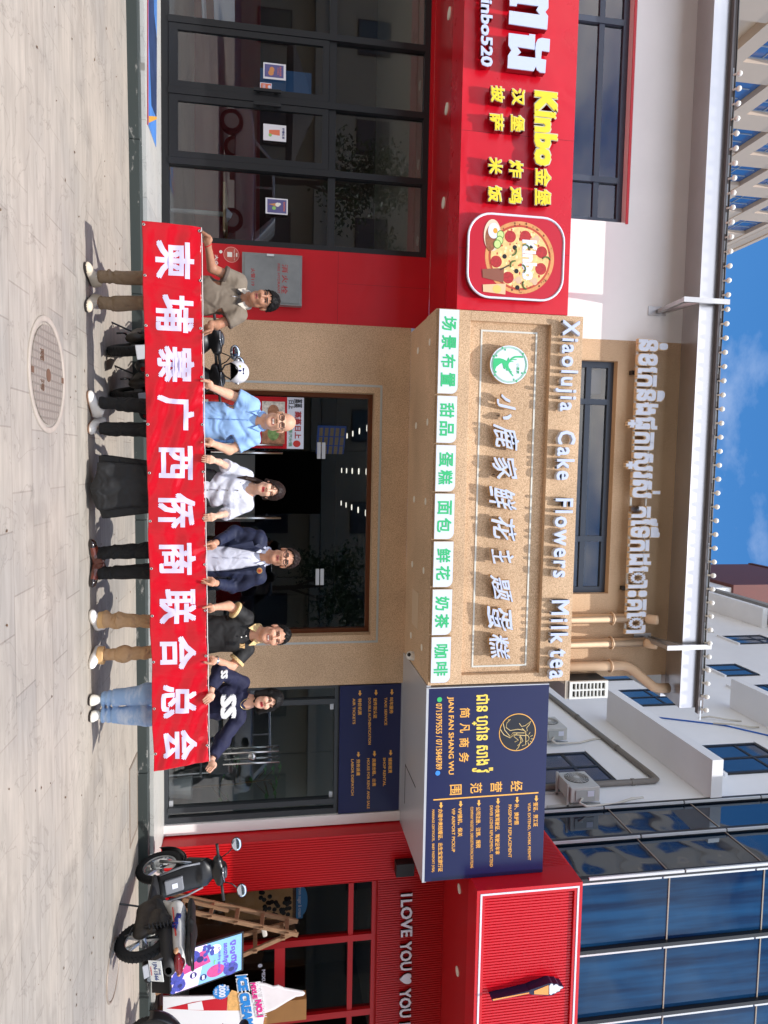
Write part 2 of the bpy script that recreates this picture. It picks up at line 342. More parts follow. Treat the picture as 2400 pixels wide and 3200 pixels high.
# manhole cover, drain grates
def grille_mat(name, rgb, scale=16):
    m = mat(name, rgb, 0.55, 0.3); n = m.node_tree; b = n.nodes["Principled BSDF"]; L = n.links.new
    t = n.nodes.new("ShaderNodeTexCoord"); br = n.nodes.new("ShaderNodeTexBrick"); br.offset = 0; br.inputs['Scale'].default_value = scale
    br.inputs['Brick Width'].default_value = 1; br.inputs['Row Height'].default_value = 1; br.inputs['Mortar Size'].default_value = 0.14; br.inputs['Mortar Smooth'].default_value = .3
    c = np.array(lin(rgb)[:3]); br.inputs['Color1'].default_value = (*c, 1); br.inputs['Color2'].default_value = (*(c*.9), 1); br.inputs['Mortar'].default_value = (*(c*.72), 1)
    L(t.outputs['Object'], br.inputs[0]); L(br.outputs[0], b.inputs['Base Color'])
    bp = n.nodes.new("ShaderNodeBump"); bp.inputs['Strength'].default_value = .6; bp.inputs['Distance'].default_value = .006; bp.invert = True
    L(br.outputs['Fac'], bp.inputs['Height']); L(bp.outputs[0], b.inputs['Normal']); return m
iron = mat('worn_iron', (150, 136, 122), 0.5, 0.25, var=.12, vscale=14)
MH = (-0.555, 5.09)
mh = thing('manhole_cover', 'round iron manhole cover with square grid in the paving before the people', 'manhole cover', (MH[0], MH[1], 0))
q = MB(); q.tube([(MH[0]+.375*math.cos(t*math.tau/64), MH[1]+.375*math.sin(t*math.tau/64), .004) for t in range(64)], .022, 8, closed=True); q.v = [(x, y, min(z, .012)) for x, y, z in q.v]
q.build('frame_ring', mat('cement_ring', (172, 160, 148), .8, var=.12, vscale=10), mh, smooth=True)
q = MB().cyl((MH[0], MH[1], -.01), (MH[0], MH[1], .009), .335, n=64); q.build('lid', grille_mat('manhole_grid', (164, 155, 144), 19), mh)
q = MB()
for dx in (-.33, .33): q.box(MH[0]-.02, MH[0]+.02, MH[1]+dx*.98-.022, MH[1]+dx*.98+.022, 0, .0125)
q.cyl((MH[0], MH[1], 0), (MH[0], MH[1], .0125), .045, n=24)
for i, wd in enumerate("雨污"): letters(q, wd, MH[0]-.16+.2*i, MH[0]-.08+.2*i, 0, .07, 0, depth=.002)
q.v = [v if i < 16+2*24 else (v[0], MH[1]-.17+v[2]*1.0, .0128-v[1]) for i, v in enumerate(q.v)]
q.build('cast_marks', mat('manhole_dark', (120, 92, 74), .6, .3), mh)
gp = [PZ(397, 2418, 0), PZ(428, 2623, 0)]
gr = thing('drain_grate', 'rectangular hatched drain grate in the paving along the kerb', 'drain grate', (3.9, 8.0, 0))
q = MB(); x0, x1, y0, y1 = 3.45, 4.3, 7.78, 8.18
q.box(x0, x1, y0, y1, -.01, .005); q.build('grid', grille_mat('grate_grid', (186, 178, 166), 26), gr)
q = MB(); 
for a in ((x0-.03, x1+.03, y0-.03, y0), (x0-.03, x1+.03, y1, y1+.03), (x0-.03, x0, y0, y1), (x1, x1+.03, y0, y1)): q.box(*a, -.01, .007)
q.build('rim', iron, gr)
c = PZ(352, 3030, 0)
m2 = thing('service_cover', 'small round hatched cover in the paving behind the scooter wheel', 'manhole cover', (c[0], c[1], 0))
MB().cyl((c[0], c[1], -.01), (c[0], c[1], .006), .26, n=40).build('lid', MATS['grate_grid'], m2)
MB().tube([(c[0]+.275*math.cos(t*math.tau/40), c[1]+.275*math.sin(t*math.tau/40), .002) for t in range(40)], .012, 6, closed=True).build('rim', iron, m2, smooth=True)

lt_ = MB(); rl_ = random.Random(12)
for k in range(90):
    x, y = rl_.uniform(-4.2, 5.0), rl_.uniform(4.2, 8.0); a = rl_.uniform(0, math.tau); l_ = rl_.uniform(.006, .020); w_ = l_*rl_.uniform(.25, .6)
    d_ = Vector((math.cos(a), math.sin(a), 0)); n_ = Vector((-d_.y, d_.x, 0)); p = Vector((x, y, .003))
    lt_.add([p-d_*l_, p+n_*w_+Vector((0, 0, .004)), p+d_*l_, p-n_*w_+Vector((0, 0, .003))], [(0, 1, 2, 3)])
tag(lt_.build('litter', mat('dry_leaf', (104, 78, 52), .8), fix=False), 'dry leaf scraps scattered over the paving', 'litter', kind='stuff')
# ================================================================ the building: three shops below, an upper storey and a metal gutter above
red = mat('red_panel', (196, 16, 30), 0.33, var=0.08, vscale=1.5, spec=.5, bump=.2, bscale=2, bdist=.03)
white_wall = mat('white_render', (238, 234, 232), 0.75, var=0.04, vscale=1.2, bump=.05, bscale=40)
def sand_mat():
    m = bpy.data.materials.new('sand_granule'); m.use_nodes = True; n = m.node_tree; b = n.nodes["Principled BSDF"]; L = n.links.new
    t = n.nodes.new("ShaderNodeTexCoord")
    z = n.nodes.new("ShaderNodeTexNoise"); z.inputs['Scale'].default_value = 95; z.inputs['Detail'].default_value = 5; z.inputs['Roughness'].default_value = .75; L(t.outputs['Object'], z.inputs[0])
    r = n.nodes.new("ShaderNodeValToRGB"); e = r.color_ramp.elements
    e[0].position = .33; e[0].color = lin((150, 124, 100)); e[1].position = .62; e[1].color = lin((226, 196, 165))
    x = e.new(.43); x.color = lin((184, 152, 122)); x = e.new(.5); x.color = lin((208, 176, 142)); L(z.outputs[0], r.inputs[0])
    z2 = n.nodes.new("ShaderNodeTexNoise"); z2.inputs['Scale'].default_value = 1.3; z2.inputs['Detail'].default_value = 5; L(t.outputs['Object'], z2.inputs[0])
    mr = n.nodes.new("ShaderNodeMapRange"); mr.inputs[1].default_value = .3; mr.inputs[2].default_value = .7; mr.inputs[3].default_value = .84; mr.inputs[4].default_value = 1.08; L(z2.outputs[0], mr.inputs[0])
    mu = n.nodes.new("ShaderNodeMixRGB"); mu.blend_type = 'MULTIPLY'; mu.inputs[0].default_value = 1; L(r.outputs[0], mu.inputs[1]); L(mr.outputs[0], mu.inputs[2]); L(mu.outputs[0], b.inputs['Base Color'])
    b.inputs['Roughness'].default_value = .9; b.inputs['Specular IOR Level'].default_value = .2
    bp = n.nodes.new("ShaderNodeBump"); bp.inputs['Strength'].default_value = .5; bp.inputs['Distance'].default_value = .004; L(z.outputs[0], bp.inputs['Height']); L(bp.outputs[0], b.inputs['Normal'])
    return m
sand = sand_mat()
black_frame = mat('black_frame', (24, 25, 28), 0.4)
grey_frame = mat('grey_frame', (54, 58, 62), 0.42)
slate_frame = mat('slate_frame', (62, 72, 88), 0.4)
bronze = mat('bronze_frame', (120, 74, 52), 0.28, 0.75)
shop_glass = glass('shop_glass', (0.78, 0.80, 0.80), 0.085)
upper_glass = glass('upper_glass', (0.72, 0.70, 0.72), 0.06, rough=.03)
white_face = mat('white_acrylic', (222, 226, 240), 0.35); lilac_face = mat('letter_pale_lilac', (196, 206, 234), 0.3)
tape_m = mat('tape_line', (176, 180, 178), 0.4)
lamp_m = mat('lamp_white', (235, 230, 215), 0.5)
dark_room = mat('room_dark', (58, 56, 56), 0.8)
steel = mat('brushed_steel', (190, 190, 190), 0.22, 1.0)
galv = mat('galvanised_metal', (188, 186, 186), 0.38, 0.85, var=.12, vscale=3)
alu = mat('composite_panel', (196, 198, 204), 0.35, 0.3)

# ---- upper storey (white left part, sandy right part) with two window bands
ub = thing('upper_storey', 'white and sandy upper storey with two long window bands above the shop signs', 'building', (0, UP, 3.6))
XS = -1.60                       # seam between the white and the sandy part
w1 = (-9.0, -3.041, 4.7, 5.86)   # x0,x1,z0,z1 of the left window opening
w2 = (-1.337, 1.633, 4.9, 5.842)
TOPZ = 6.78
q = MB(); q.box(-14, w1[1], UP, UP+.3, w1[3], TOPZ).box(w1[1], XS, UP, UP+.3, 3.62, TOPZ).box(-14, w1[1], UP, UP+.3, 3.62, w1[2]).box(-14, -9, UP, UP+.3, w1[2], w1[3])
q.box(-14, XS, UP+.31, 12, 6.2, TOPZ-.05); q.build('white_wall', white_wall, ub)
q = MB(); q.box(XS, w2[0], UP+.002, UP+.3, 3.4, TOPZ).box(w2[1], 2.728, UP+.002, UP+.3, 3.4, TOPZ).box(w2[0], w2[1], UP+.002, UP+.3, w2[3], TOPZ).box(w2[0], w2[1], UP+.002, UP+.3, 3.4, w2[2])
q.box(2.43, 2.728, UP+.301, 16, 3.4, TOPZ); q.box(XS, 2.42, UP+.31, 12, 6.2, TOPZ-.05); q.build('sandy_wall', sand, ub)
MB().box(-14, 2.72, UP+.02, 16, TOPZ+.001, TOPZ+.16).build('roof', mat('roof_grey', (150, 148, 146), .8), ub)
MB().box(-14, w1[1]+.015, UP-.012, UP-.001, w1[3]+.001, w1[3]+.035).build('red_trim', red, ub)
def window_band(x0, x1, z0, z1, vbars, hbar, hsegs, name='window_frame'):
    f = MB(); y0, y1 = UP+.10, UP+.17; fw = .075
    f.box(x0, x1, y0, y1, z1-fw, z1).box(x0, x1, y0, y1, z0, z0+fw).box(x0, x0+fw, y0, y1, z0+fw, z1-fw).box(x1-fw, x1, y0, y1, z0+fw, z1-fw)
    for v in vbars: f.box(v-.035, v+.035, y0-.008, y1, z0+fw, z1-fw)
    for a, b in hsegs: f.box(a, b, y0+.004, y1-.004, hbar-.035, hbar+.035)
    fr = f.build(name, slate_frame, ub)
    MB().box(x0+.01, x1-.01, y0+.03, y0+.038, z0+.01, z1-.01).build('pane', upper_glass, fr)
    return fr
window_band(*w1, [-3.58, -5.47, -7.3], XZ(1870, 400, UP+.1)[1], [(-9, -3.041)])
window_band(*w2, [-.83, .93], XZ(1840, 1190, UP+.1)[1], [(-1.33, -.83), (-.83, 1.63)])
q = MB().box(-13, -2.6, UP+1.5, UP+1.6, 4, 6.1); q.box(-13, -2.6, UP+.5, UP+1.6, 6.1, 6.15); q.build('room_back', mat('room_pink', (190, 160, 162), .8), ub)
MB().box(-1.5, 2, UP+1.2, UP+1.3, 4, 6.1).build('room_back', mat('room_grey', (120, 122, 124), .8), ub)
q = MB(); q.box(-1.25, -.95, UP+.25, UP+.6, 5.45, 5.75); q.build('stored_box', mat('carton', (190, 190, 196), .7), ub)

# ---- metal eaves gutter with brackets and the string of bulbs
gt = thing('eaves_gutter', 'long stainless metal gutter boxing the eaves above both upper windows', 'gutter', (0, 7.9, 6.6))
mir = mat('stainless_sheet', (205, 203, 205), 0.30, 0.9, var=.08, vscale=1.3)
q = MB(); q.prism_axis([(FRONT, 6.60), (FRONT, 6.84), (FRONT+.02, 6.86), (UP-.005, 6.86), (UP-.005, 6.70)], -14, 3.0, 'x'); q.build('sheet_box', mir, gt)
q = MB(); q.box(-14, 3.06, FRONT-.06, FRONT-.003, 6.815, 6.885); q.build('top_flange', mat('flange_dark', (110, 104, 104), .45, .6), gt)
q = MB(); q.box(2.73, 3.02, UP-.004, 12, 6.64, 6.86); q.build('return_run', mir, gt)
for cx, nm in ((-2.0, 'a'), (2.20, 'b')):
    q = MB(); q.box(cx-.03, cx+.03, FRONT-.105, FRONT-.062, 6.33, 6.93).bar((cx, FRONT-.08, 6.36), (cx+.02, UP-.03, 6.36), .05, .05).box(cx-.04, cx+.07, UP-.012, UP-.001, 6.22, 6.46)
    q.bar((cx+.02, UP-.04, 6.44), (cx, FRONT-.06, 6.58), .045, .045)
    b_ = q.build('gutter_bracket', galv); tag(b_, 'galvanised tube bracket clamping the gutter over the white wall' if nm == 'a' else 'galvanised tube bracket clamping the gutter by the three drain pipes', 'bracket', 'gutter brackets')
sb = thing('bulb_string', 'string of round white bulbs running along the top edge of the gutter', 'string lights', (0, FRONT-.1, 6.9))
bulb_m = mat('bulb_white', (238, 234, 226), .3)
cab = MB()
nb = 46
for i in range(nb):
    x = -4.62+i*(3.0+4.62)/(nb-1)
    MB().sphere((x, FRONT-.105, 6.90), .032, 12, 8, (1, 1, .95)).build('bulb', bulb_m, sb, smooth=True)
    MB().cyl((x, FRONT-.09, 6.87), (x, FRONT-.06, 6.855), .014, n=8).build('socket', mat('socket_white', (220, 216, 208), .5), sb)
cab.tube([(-14+.4*i, FRONT-.075, 6.862+.006*math.sin(i*1.7)) for i in range(43)], .009, 6); cab.build('cable', mat('cable_black', (25, 25, 25), .6), sb, smooth=True)
q = MB()
for i in range(24): q.box(-4.7+i*.33, -4.45+i*.33, FRONT-.063, FRONT-.0605, 6.842, 6.86)
q.build('clip_strip', mat('clip_grey', (205, 212, 222), .4), sb)

# ---- drain pipes on the sandy wall
pipe_m = mat('pipe_sand', (208, 176, 144), .65, var=.05)
pz0 = 5.02
def pipe(px, label, pts):
    t_ = thing('drain_pipe', label, 'pipe', (px, UP-.09, pz0), 'drain pipes on the sandy wall')
    MB().tube(pts, .062, 14).build('tube', pipe_m, t_, smooth=True)
    MB().tube([(px+.078*math.cos(a), UP-.085+.078*math.sin(a), 5.86) for a in np.linspace(0, math.tau, 20)[:-1]], .011, 6, closed=True).build('collar', pipe_m, t_, smooth=True)
    return t_
for px, lab in ((1.96-.02, 'sand coloured drain pipe nearest the upper window, open elbow on top'), (2.26, 'sand coloured drain pipe between the other two, open elbow on top')):
    arc = [(px, UP-.085-.13*math.sin(a)*1.0+.0, 6.33+.13*(1-math.cos(a))*.8) for a in np.linspace(0, 1.45, 7)]
    t_ = pipe(px, lab, [(px, UP-.085, 3.6), (px, UP-.085, 6.33)]+arc[1:])
    e = Vector(arc[-1]); d_ = (e-Vector(arc[-2])).normalized(); MB().cyl(e-d_*.001, e+d_*.002, .05, n=14).build('bore', mat('bore_grey', (150, 142, 130), .8), t_)
pipe(2.56, 'sand coloured drain pipe with a double bend at the corner of the sandy wall', [(2.56, UP-.085, 3.6), (2.56, UP-.085, 6.02), (2.57, UP-.09, 6.09), (2.60, UP-.12, 6.15), (2.76, UP-.20, 6.34), (2.81, UP-.23, 6.40), (2.83, UP-.23, 6.47), (2.83, UP-.23, 6.61)])
# grille box hanging on the end of the sandy wall
ac = thing('outdoor_unit', 'white louvred air conditioner box at the end of the sandy wall', 'air conditioner', (2.9, UP, 5.1), 'air conditioners outside')
gx0, gx1, gz0, gz1 = XZ(1776, 2130, UP-.3)[0], XZ(1776, 2184, UP-.3)[0], XZ(1778, 2150, UP-.3)[1], XZ(1898, 2150, UP-.3)[1]
q = MB(); q.box(gx0, gx1, UP-.28, UP+.4, gz0, gz1); q.build('body', mat('unit_dark', (40, 42, 44), .6), ac)
q = MB(); fw = .025
q.box(gx0, gx1, UP-.32, UP-.281, gz0, gz0+fw*1.6).box(gx0, gx1, UP-.32, UP-.281, gz1-fw*1.6, gz1).box(gx0, gx0+fw, UP-.32, UP-.281, gz0+fw*1.6, gz1-fw*1.6).box(gx1-fw, gx1, UP-.32, UP-.281, gz0+fw*1.6, gz1-fw*1.6).box((gx0+gx1)/2-.01, (gx0+gx1)/2+.01, UP-.318, UP-.281, gz0+fw*1.6, gz1-fw*1.6)
for i in range(1, 9):
    z = gz0+fw*1.6+(gz1-gz0-fw*3.2)*i/9; q.box(gx0+fw, gx1-fw, UP-.316, UP-.284, z-.008, z+.008)
q.build('grille', mat('unit_white', (214, 214, 210), .5), ac)
q = MB(); q.box(gx0-.05, gx1, UP-.3, UP+.3, gz0-.05, gz0-.012).bar((gx0+.02, UP-.28, gz0-.05), (gx0-.1, UP+.05, gz0-.32), .03, .03); q.build('shelf_bracket', mat('bracket_pale', (196, 184, 168), .6), ac)

# ================================================================ burger shop (red, left)
Zs = 3.598
bs = thing('burger_shop', 'red fronted shop with black framed glazing and a double glass door', 'shop', (-4.2, WALL, FLOOR))
wx0, wx1, wz1 = -9.0, -2.735, 3.545
q = MB(); q.box(wx1+.002, -1.80, WALL, WALL+.4, FLOOR, Zs).box(wx0, wx1, WALL-.002, WALL+.2, wz1+.002, Zs)
q.build('red_wall', red, bs)
q = MB(); q.box(-14, -1.752, FRONT+.02, WALL-.004, Zs, Zs+.06); so_ = q.build('soffit', mat('red_soffit', (186, 16, 26), 0.22), bs)
for (px, py) in ((1405, 42), (1397, 340), (1387, 634)):
    c = PZ(px, py, Zs); MB().cyl((c[0], c[1], Zs-.012), (c[0], c[1], Zs-.001), .068, n=28).build('downlight', lamp_m, so_)
vb = [-6.235, -5.393, -4.551, -3.709]
tz = 2.275
f = MB(); y0, y1 = WALL+.02, WALL+.11
f.box(wx0, wx1, y0, y1, wz1-.075, wz1).box(wx0, wx1, y0, y1, FLOOR, FLOOR+.09).box(wx1-.07, wx1, y0, y1, FLOOR+.09, wz1-.075)
for v in vb: f.box(v-.04, v+.04, y0-.02, y1, FLOOR+.09, wz1-.075)
f.box(wx0, wx1-.07, y0+.006, y1-.006, tz-.045, tz+.045)
fr = f.build('window_frame', black_frame, bs)
MB().box(wx0, vb[1]-.03, y0+.045, y0+.053, FLOOR+.05, tz).build('pane', shop_glass, fr)
MB().box(vb[3]+.03, wx1-.02, y0+.045, y0+.053, FLOOR+.05, tz).build('pane', shop_glass, fr)
for a, b_ in ((wx0, vb[0]), (vb[0], vb[1]), (vb[1], vb[2]), (vb[2], vb[3]), (vb[3], wx1-.02)):
    MB().box(a+.01, b_-.01, y0+.045, y0+.053, tz+.02, wz1-.03).build('pane', shop_glass, fr)
for a, b_ in ((vb[1]+.045, vb[2]-.045), (vb[2]+.045, vb[3]-.045)):
    d_ = MB(); d_.box(a, b_, y0-.012, y0+.04, tz-.13, tz-.05).box(a, b_, y0-.012, y0+.04, FLOOR+.095, FLOOR+.2).box(a, a+.075, y0-.012, y0+.04, FLOOR+.2, tz-.13).box(b_-.075, b_, y0-.012, y0+.04, FLOOR+.2, tz-.13)
    dl = d_.build('door', black_frame, bs)
    MB().box(a+.05, b_-.05, y0+.01, y0+.018, FLOOR+.15, tz-.1).build('pane', shop_glass, dl)
    hx = b_-.04 if a < vb[2]-.3 else a+.04
    MB().box(hx-.018, hx+.018, y0-.075, y0-.045, 1.28, 1.62).box(hx-.014, hx+.014, y0-.046, y0-.011, 1.32, 1.36).box(hx-.014, hx+.014, y0-.046, y0-.011, 1.54, 1.58).build('handle', black_frame, dl, bevel=.004)
q = MB(); q.box(-13, -1.95, WALL+4.0, WALL+4.1, FLOOR, 3.5).box(-2.1, -1.95, WALL+.42, WALL+4, FLOOR, 3.5).box(-9.3, -9.2, WALL+.22, WALL+4, FLOOR, 3.5); q.build('inner_wall', mat('room_brown', (86, 62, 58), .8), bs)
MB().box(-13, -1.95, WALL+.22, WALL+4.1, 3.42, 3.5).build('inner_ceiling', mat('room_ceiling', (176, 166, 152), .7), bs)
MB().box(-13, -2.1, WALL+3.9, WALL+3.99, FLOOR, 1.3).build('inner_counter', mat('room_red', (150, 26, 30), .5), bs)
q = MB(); q.box(-6.9, -6.35, WALL+3.7, WALL+3.8, 1.3, 2.2).build('menu_screen', mat('menu_blue', (60, 110, 170), .4, emit=.15), bs)

q = MB(); q.box(-2.73, -1.81, WALL-.0012, WALL-.0002, 2.37, 2.374).box(-2.33, -2.327, WALL-.0012, WALL-.0002, 2.3745, Zs-.01).box(-3.72, -1.76, Zs-.001, Zs-.0002, 0, 0); q.v = q.v[:16]; q.f = q.f[:12]; q.m = q.m[:12]
q.build('panel_seams', mat('seam_dark_red', (120, 8, 16), .5), bs)
# furniture seen through the glass
def cafe_table(x, y, label):
    t_ = thing('cafe_table', label, 'table', (x, y, FLOOR))
    MB().box(x-.32, x+.32, y-.3, y+.3, FLOOR+.72, FLOOR+.75).build('table_top', mat('table_wood', (190, 160, 120), .5), t_, bevel=.006)
    MB().cyl((x, y, FLOOR), (x, y, FLOOR+.72), .03).cyl((x, y, FLOOR), (x, y, FLOOR+.02), .22).build('pedestal', mat('white_metal', (214, 216, 216), .4), t_)
    return t_
cafe_table(-3.35, WALL+.75, 'small wooden table behind the glass with a paper napkin on it')
q = MB(); q.add([(-3.42, WALL+.68, FLOOR+.751), (-3.28, WALL+.66, FLOOR+.751), (-3.26, WALL+.8, FLOOR+.751), (-3.4, WALL+.82, FLOOR+.751), (-3.36, WALL+.74, FLOOR+.83), (-3.31, WALL+.75, FLOOR+.81)], [(0,1,5,4),(1,2,5),(2,3,4,5),(3,0,4),(0,3,2,1)])
tag(q.build('napkin', white_face), 'crumpled white paper napkin on the table behind the glass', 'napkin')
def cafe_chair(x, y, rz, label, m_):
    t_ = thing('cafe_chair', label, 'chair', (0, 0, 0))
    MB().box(-.2, .2, -.2, .2, .43, .46).build('seat', m_, t_, bevel=.012)
    MB().box(-.2, .2, .17, .2, .56, .84).build('backrest', m_, t_, bevel=.012)
    for sx in (-1, 1):
        MB().tube([(sx*.17, -.17, .43), (sx*.19, -.2, 0)], .011, 8).build('leg', mat('white_metal', (214, 216, 216), .4), t_)
        MB().tube([(sx*.17, .18, .84), (sx*.17, .17, .43), (sx*.19, .22, 0)], .011, 8).build('leg', mat('white_metal', (214, 216, 216), .4), t_)
    t_.location = (x, y, FLOOR); t_.rotation_euler = (0, 0, rz); return t_
cafe_chair(-2.92, WALL+.9, -1.2, 'wooden seated chair with thin white legs just inside the right glass', mat('table_wood', (190, 160, 120), .5))
cafe_chair(-6.05, WALL+.8, .5, 'white chair inside the glass at the far left of the red shop', white_face)

# papers on the doors
def paper(label, xa, xb, ya, yb, art):
    Yp = WALL-.004
    t_ = thing('poster', label, 'poster', tuple(PY((xa+xb)/2, (ya+yb)/2, Yp)), 'papers taped on the black framed doors')
    q = MB(); x0, z0 = XZ(xa, ya, Yp); x1, z1 = XZ(xb, yb, Yp); q.box(x0, x1, Yp, Yp+.003, z0, z1); q.build('sheet', mat('paper_white', (226, 224, 226), .5), t_)
    art(t_, x0, x1, z0, z1, Yp)
violet = mat('print_violet', (96, 92, 140), .5); bun = mat('print_bun', (206, 140, 84), .5); cream = mat('print_cream', (238, 232, 220), .5); lime = mat('print_lime', (150, 200, 110), .5); orange_p = mat('print_orange', (226, 120, 84), .5)
def art1(t_, x0, x1, z0, z1, y):
    w_, h_ = x1-x0, z1-z0
    MB().box(x0+.1*w_, x1-.12*w_, y-.002, y-.0002, z0+.06*h_, z1-.1*h_).build('print_panel', violet, t_)
    q = MB(); q.disc((x0+.42*w_, z0+.38*h_), .18*w_, .11*h_, y-.003, y-.0021); q.disc((x0+.62*w_, z0+.34*h_), .17*w_, .12*h_, y-.0035, y-.0031); q.build('burger_print', bun, t_)
    q = MB(); letters(q, "BURGER", x0+.2*w_, x1-.22*w_, z0+.72*h_, z0+.8*h_, y-.003, depth=.001); letters(q, "COMBO", x0+.25*w_, x1-.3*w_, z0+.62*h_, z0+.68*h_, y-.003, depth=.001); q.build('lettering', orange_p, t_)
def art2(t_, x0, x1, z0, z1, y):
    w_, h_ = x1-x0, z1-z0
    q = MB(); q.prism([(x0+.35*w_, z0+.25*h_), (x0+.6*w_, z0+.25*h_), (x0+.65*w_, z0+.72*h_), (x0+.3*w_, z0+.72*h_)], y-.002, y-.0002); q.build('drink_print', orange_p, t_)
    MB().disc((x0+.66*w_, z0+.3*h_), .1*w_, .07*h_, y-.003, y-.0021, 18).build('fruit_print', lime, t_)
    q = MB(); letters(q, "柠檬红茶", x0+.16*w_, x1-.16*w_, z0+.82*h_, z0+.93*h_, y-.002, depth=.001, bold=.02); q.build('lettering', mat('ink_navy', (40, 50, 110), .5), t_)
def art3(t_, x0, x1, z0, z1, y):
    w_, h_ = x1-x0, z1-z0
    MB().box(x0+.08*w_, x1-.08*w_, y-.002, y-.0002, z0+.08*h_, z1-.06*h_).build('print_panel', violet, t_)
    q = MB(); q.prism([(x0+.3*w_, z0+.48*h_), (x0+.52*w_, z0+.48*h_), (x0+.4*w_, z0+.14*h_)], y-.003, y-.0021); q.build('cone_print', bun, t_)
    MB().disc((x0+.4*w_, z0+.54*h_), .13*w_, .1*h_, y-.0036, y-.0031, 20).disc((x0+.36*w_, z0+.62*h_), .08*w_, .07*h_, y-.0039, y-.0036, 20).build('cream_print', cream, t_)
    MB().disc((x0+.63*w_, z0+.38*h_), .11*w_, .09*h_, y-.0036, y-.0021, 20).build('scoop_print', lime, t_)
    q = MB(); letters(q, "SUNDAE", x0+.2*w_, x1-.2*w_, z0+.8*h_, z0+.88*h_, y-.003, depth=.001, bold=.02); q.build('lettering', orange_p, t_)
paper('white paper poster of a burger on the left door leaf', 823, 893, 194, 252, art1)
paper('white paper poster of an orange iced tea on the right door leaf', 823, 894, 386, 444, art2)
paper('white paper poster of ice creams on the glass right of the doors', 830, 899, 617, 672, art3)
st = thing('push_sticker', 'small orange push sticker by the door handle', 'sticker', tuple(PY(830, 271, WALL-.004)))
x0, z0 = XZ(813, 257, WALL-.004); x1, z1 = XZ(849, 285, WALL-.004)
MB().box(x0, x1, WALL-.004, WALL-.001, z0, z1).build('sheet', white_face, st)
MB().box(x0+.008, x1-.008, WALL-.006, WALL-.0042, z0+.01, z1-.008).build('face', orange_p, st)
q = MB(); letters(q, "PUSH", x0+.025, x1-.025, z0+.03, z0+.065, WALL-.008, depth=.0015, bold=.02); q.disc(((x0+x1)/2, z0+.115), .02, .02, WALL-.008, WALL-.0062, 14); q.build('lettering', white_face, st)

# fire hydrant cabinet and stickers on the red pier
fc = thing('hydrant_cabinet', 'steel fire hydrant cabinet with red lettering on the red pier', 'cabinet', (-2.2, WALL, 1.8))
fx0, fx1 = XZ(765, 785, WALL-.14)[0], XZ(765, 945, WALL-.14)[0]; fz0, fz1 = XZ(756, 870, WALL-.14)[1], XZ(944, 870, WALL-.14)[1]
cab_m = mat('cabinet_steel', (148, 150, 150), .38, .55, var=.1, vscale=7)
MB().box(fx0, fx1, WALL-.11, WALL-.001, fz0, fz1).build('case', cab_m, fc, bevel=.003)
MB().box(fx0+.03, fx1-.025, WALL-.125, WALL-.111, fz0+.03, fz1-.03).build('door', mat('cabinet_door', (140, 143, 143), .42, .5, var=.16, vscale=4), fc, bevel=.003)
hx, hz = XZ(845, 797, WALL-.14); MB().box(hx-.012, hx+.012, WALL-.15, WALL-.1255, hz-.045, hz+.045).build('latch', mat('white_metal', (214, 216, 216), .4), fc, bevel=.004)
q = MB(); ink_r = mat('ink_red', (170, 40, 44), .5)
letters_px(q, "消", 881, 900, 826, 852, WALL-.126, depth=.002, bold=.01); letters_px(q, "火", 881, 900, 860, 884, WALL-.126, depth=.002, bold=.01); letters_px(q, "栓", 879, 899, 892, 918, WALL-.126, depth=.002, bold=.01)
letters_px(q, "FIRE HYDRANT", 867, 875, 824, 917, WALL-.126, depth=.002, bold=.005); letters_px(q, "火警119", 784, 797, 838, 893, WALL-.126, depth=.002, bold=.01)
q.build('lettering', ink_r, fc)
rs = thing('round_sticker', 'round reddish advertising sticker on the pier below the cabinet', 'sticker', tuple(PY(723, 796, WALL)))
c = XZ(723, 796, WALL-.002); MB().disc(c, .098, .098, WALL-.004, WALL-.0005).build('rim', mat('sticker_pink', (226, 150, 140), .5), rs)
MB().disc(c, .09, .09, WALL-.006, WALL-.0042).build('face', mat('sticker_red', (190, 84, 70), .5), rs)
q = MB(); letters(q, "Happy Easy Life", c[0]-.07, c[0]+.07, c[1]+.028, c[1]+.046, WALL-.008, depth=.0015); q.disc((c[0]-.012, c[1]+.066), .012, .01, WALL-.008, WALL-.0062, 14); q.disc((c[0]+.012, c[1]+.066), .012, .01, WALL-.008, WALL-.0062, 14); q.box(c[0]-.03, c[0]+.03, WALL-.008, WALL-.0062, c[1]-.05, c[1]+.01); q.build('lettering', cream, rs)
q = MB(); letters_px(q, "大众", 671, 682, 796, 830, WALL-.003, depth=.002, bold=.02); letters_px(q, "WeChat", 660, 666, 786, 815, WALL-.003, depth=.002, bold=.02); q.disc(XZ(690, 787, WALL), .02, .02, WALL-.003, WALL-.001, 18)
tag(q.build('decal', cream), 'white lettered decal on the red pier under the round sticker', 'sticker')

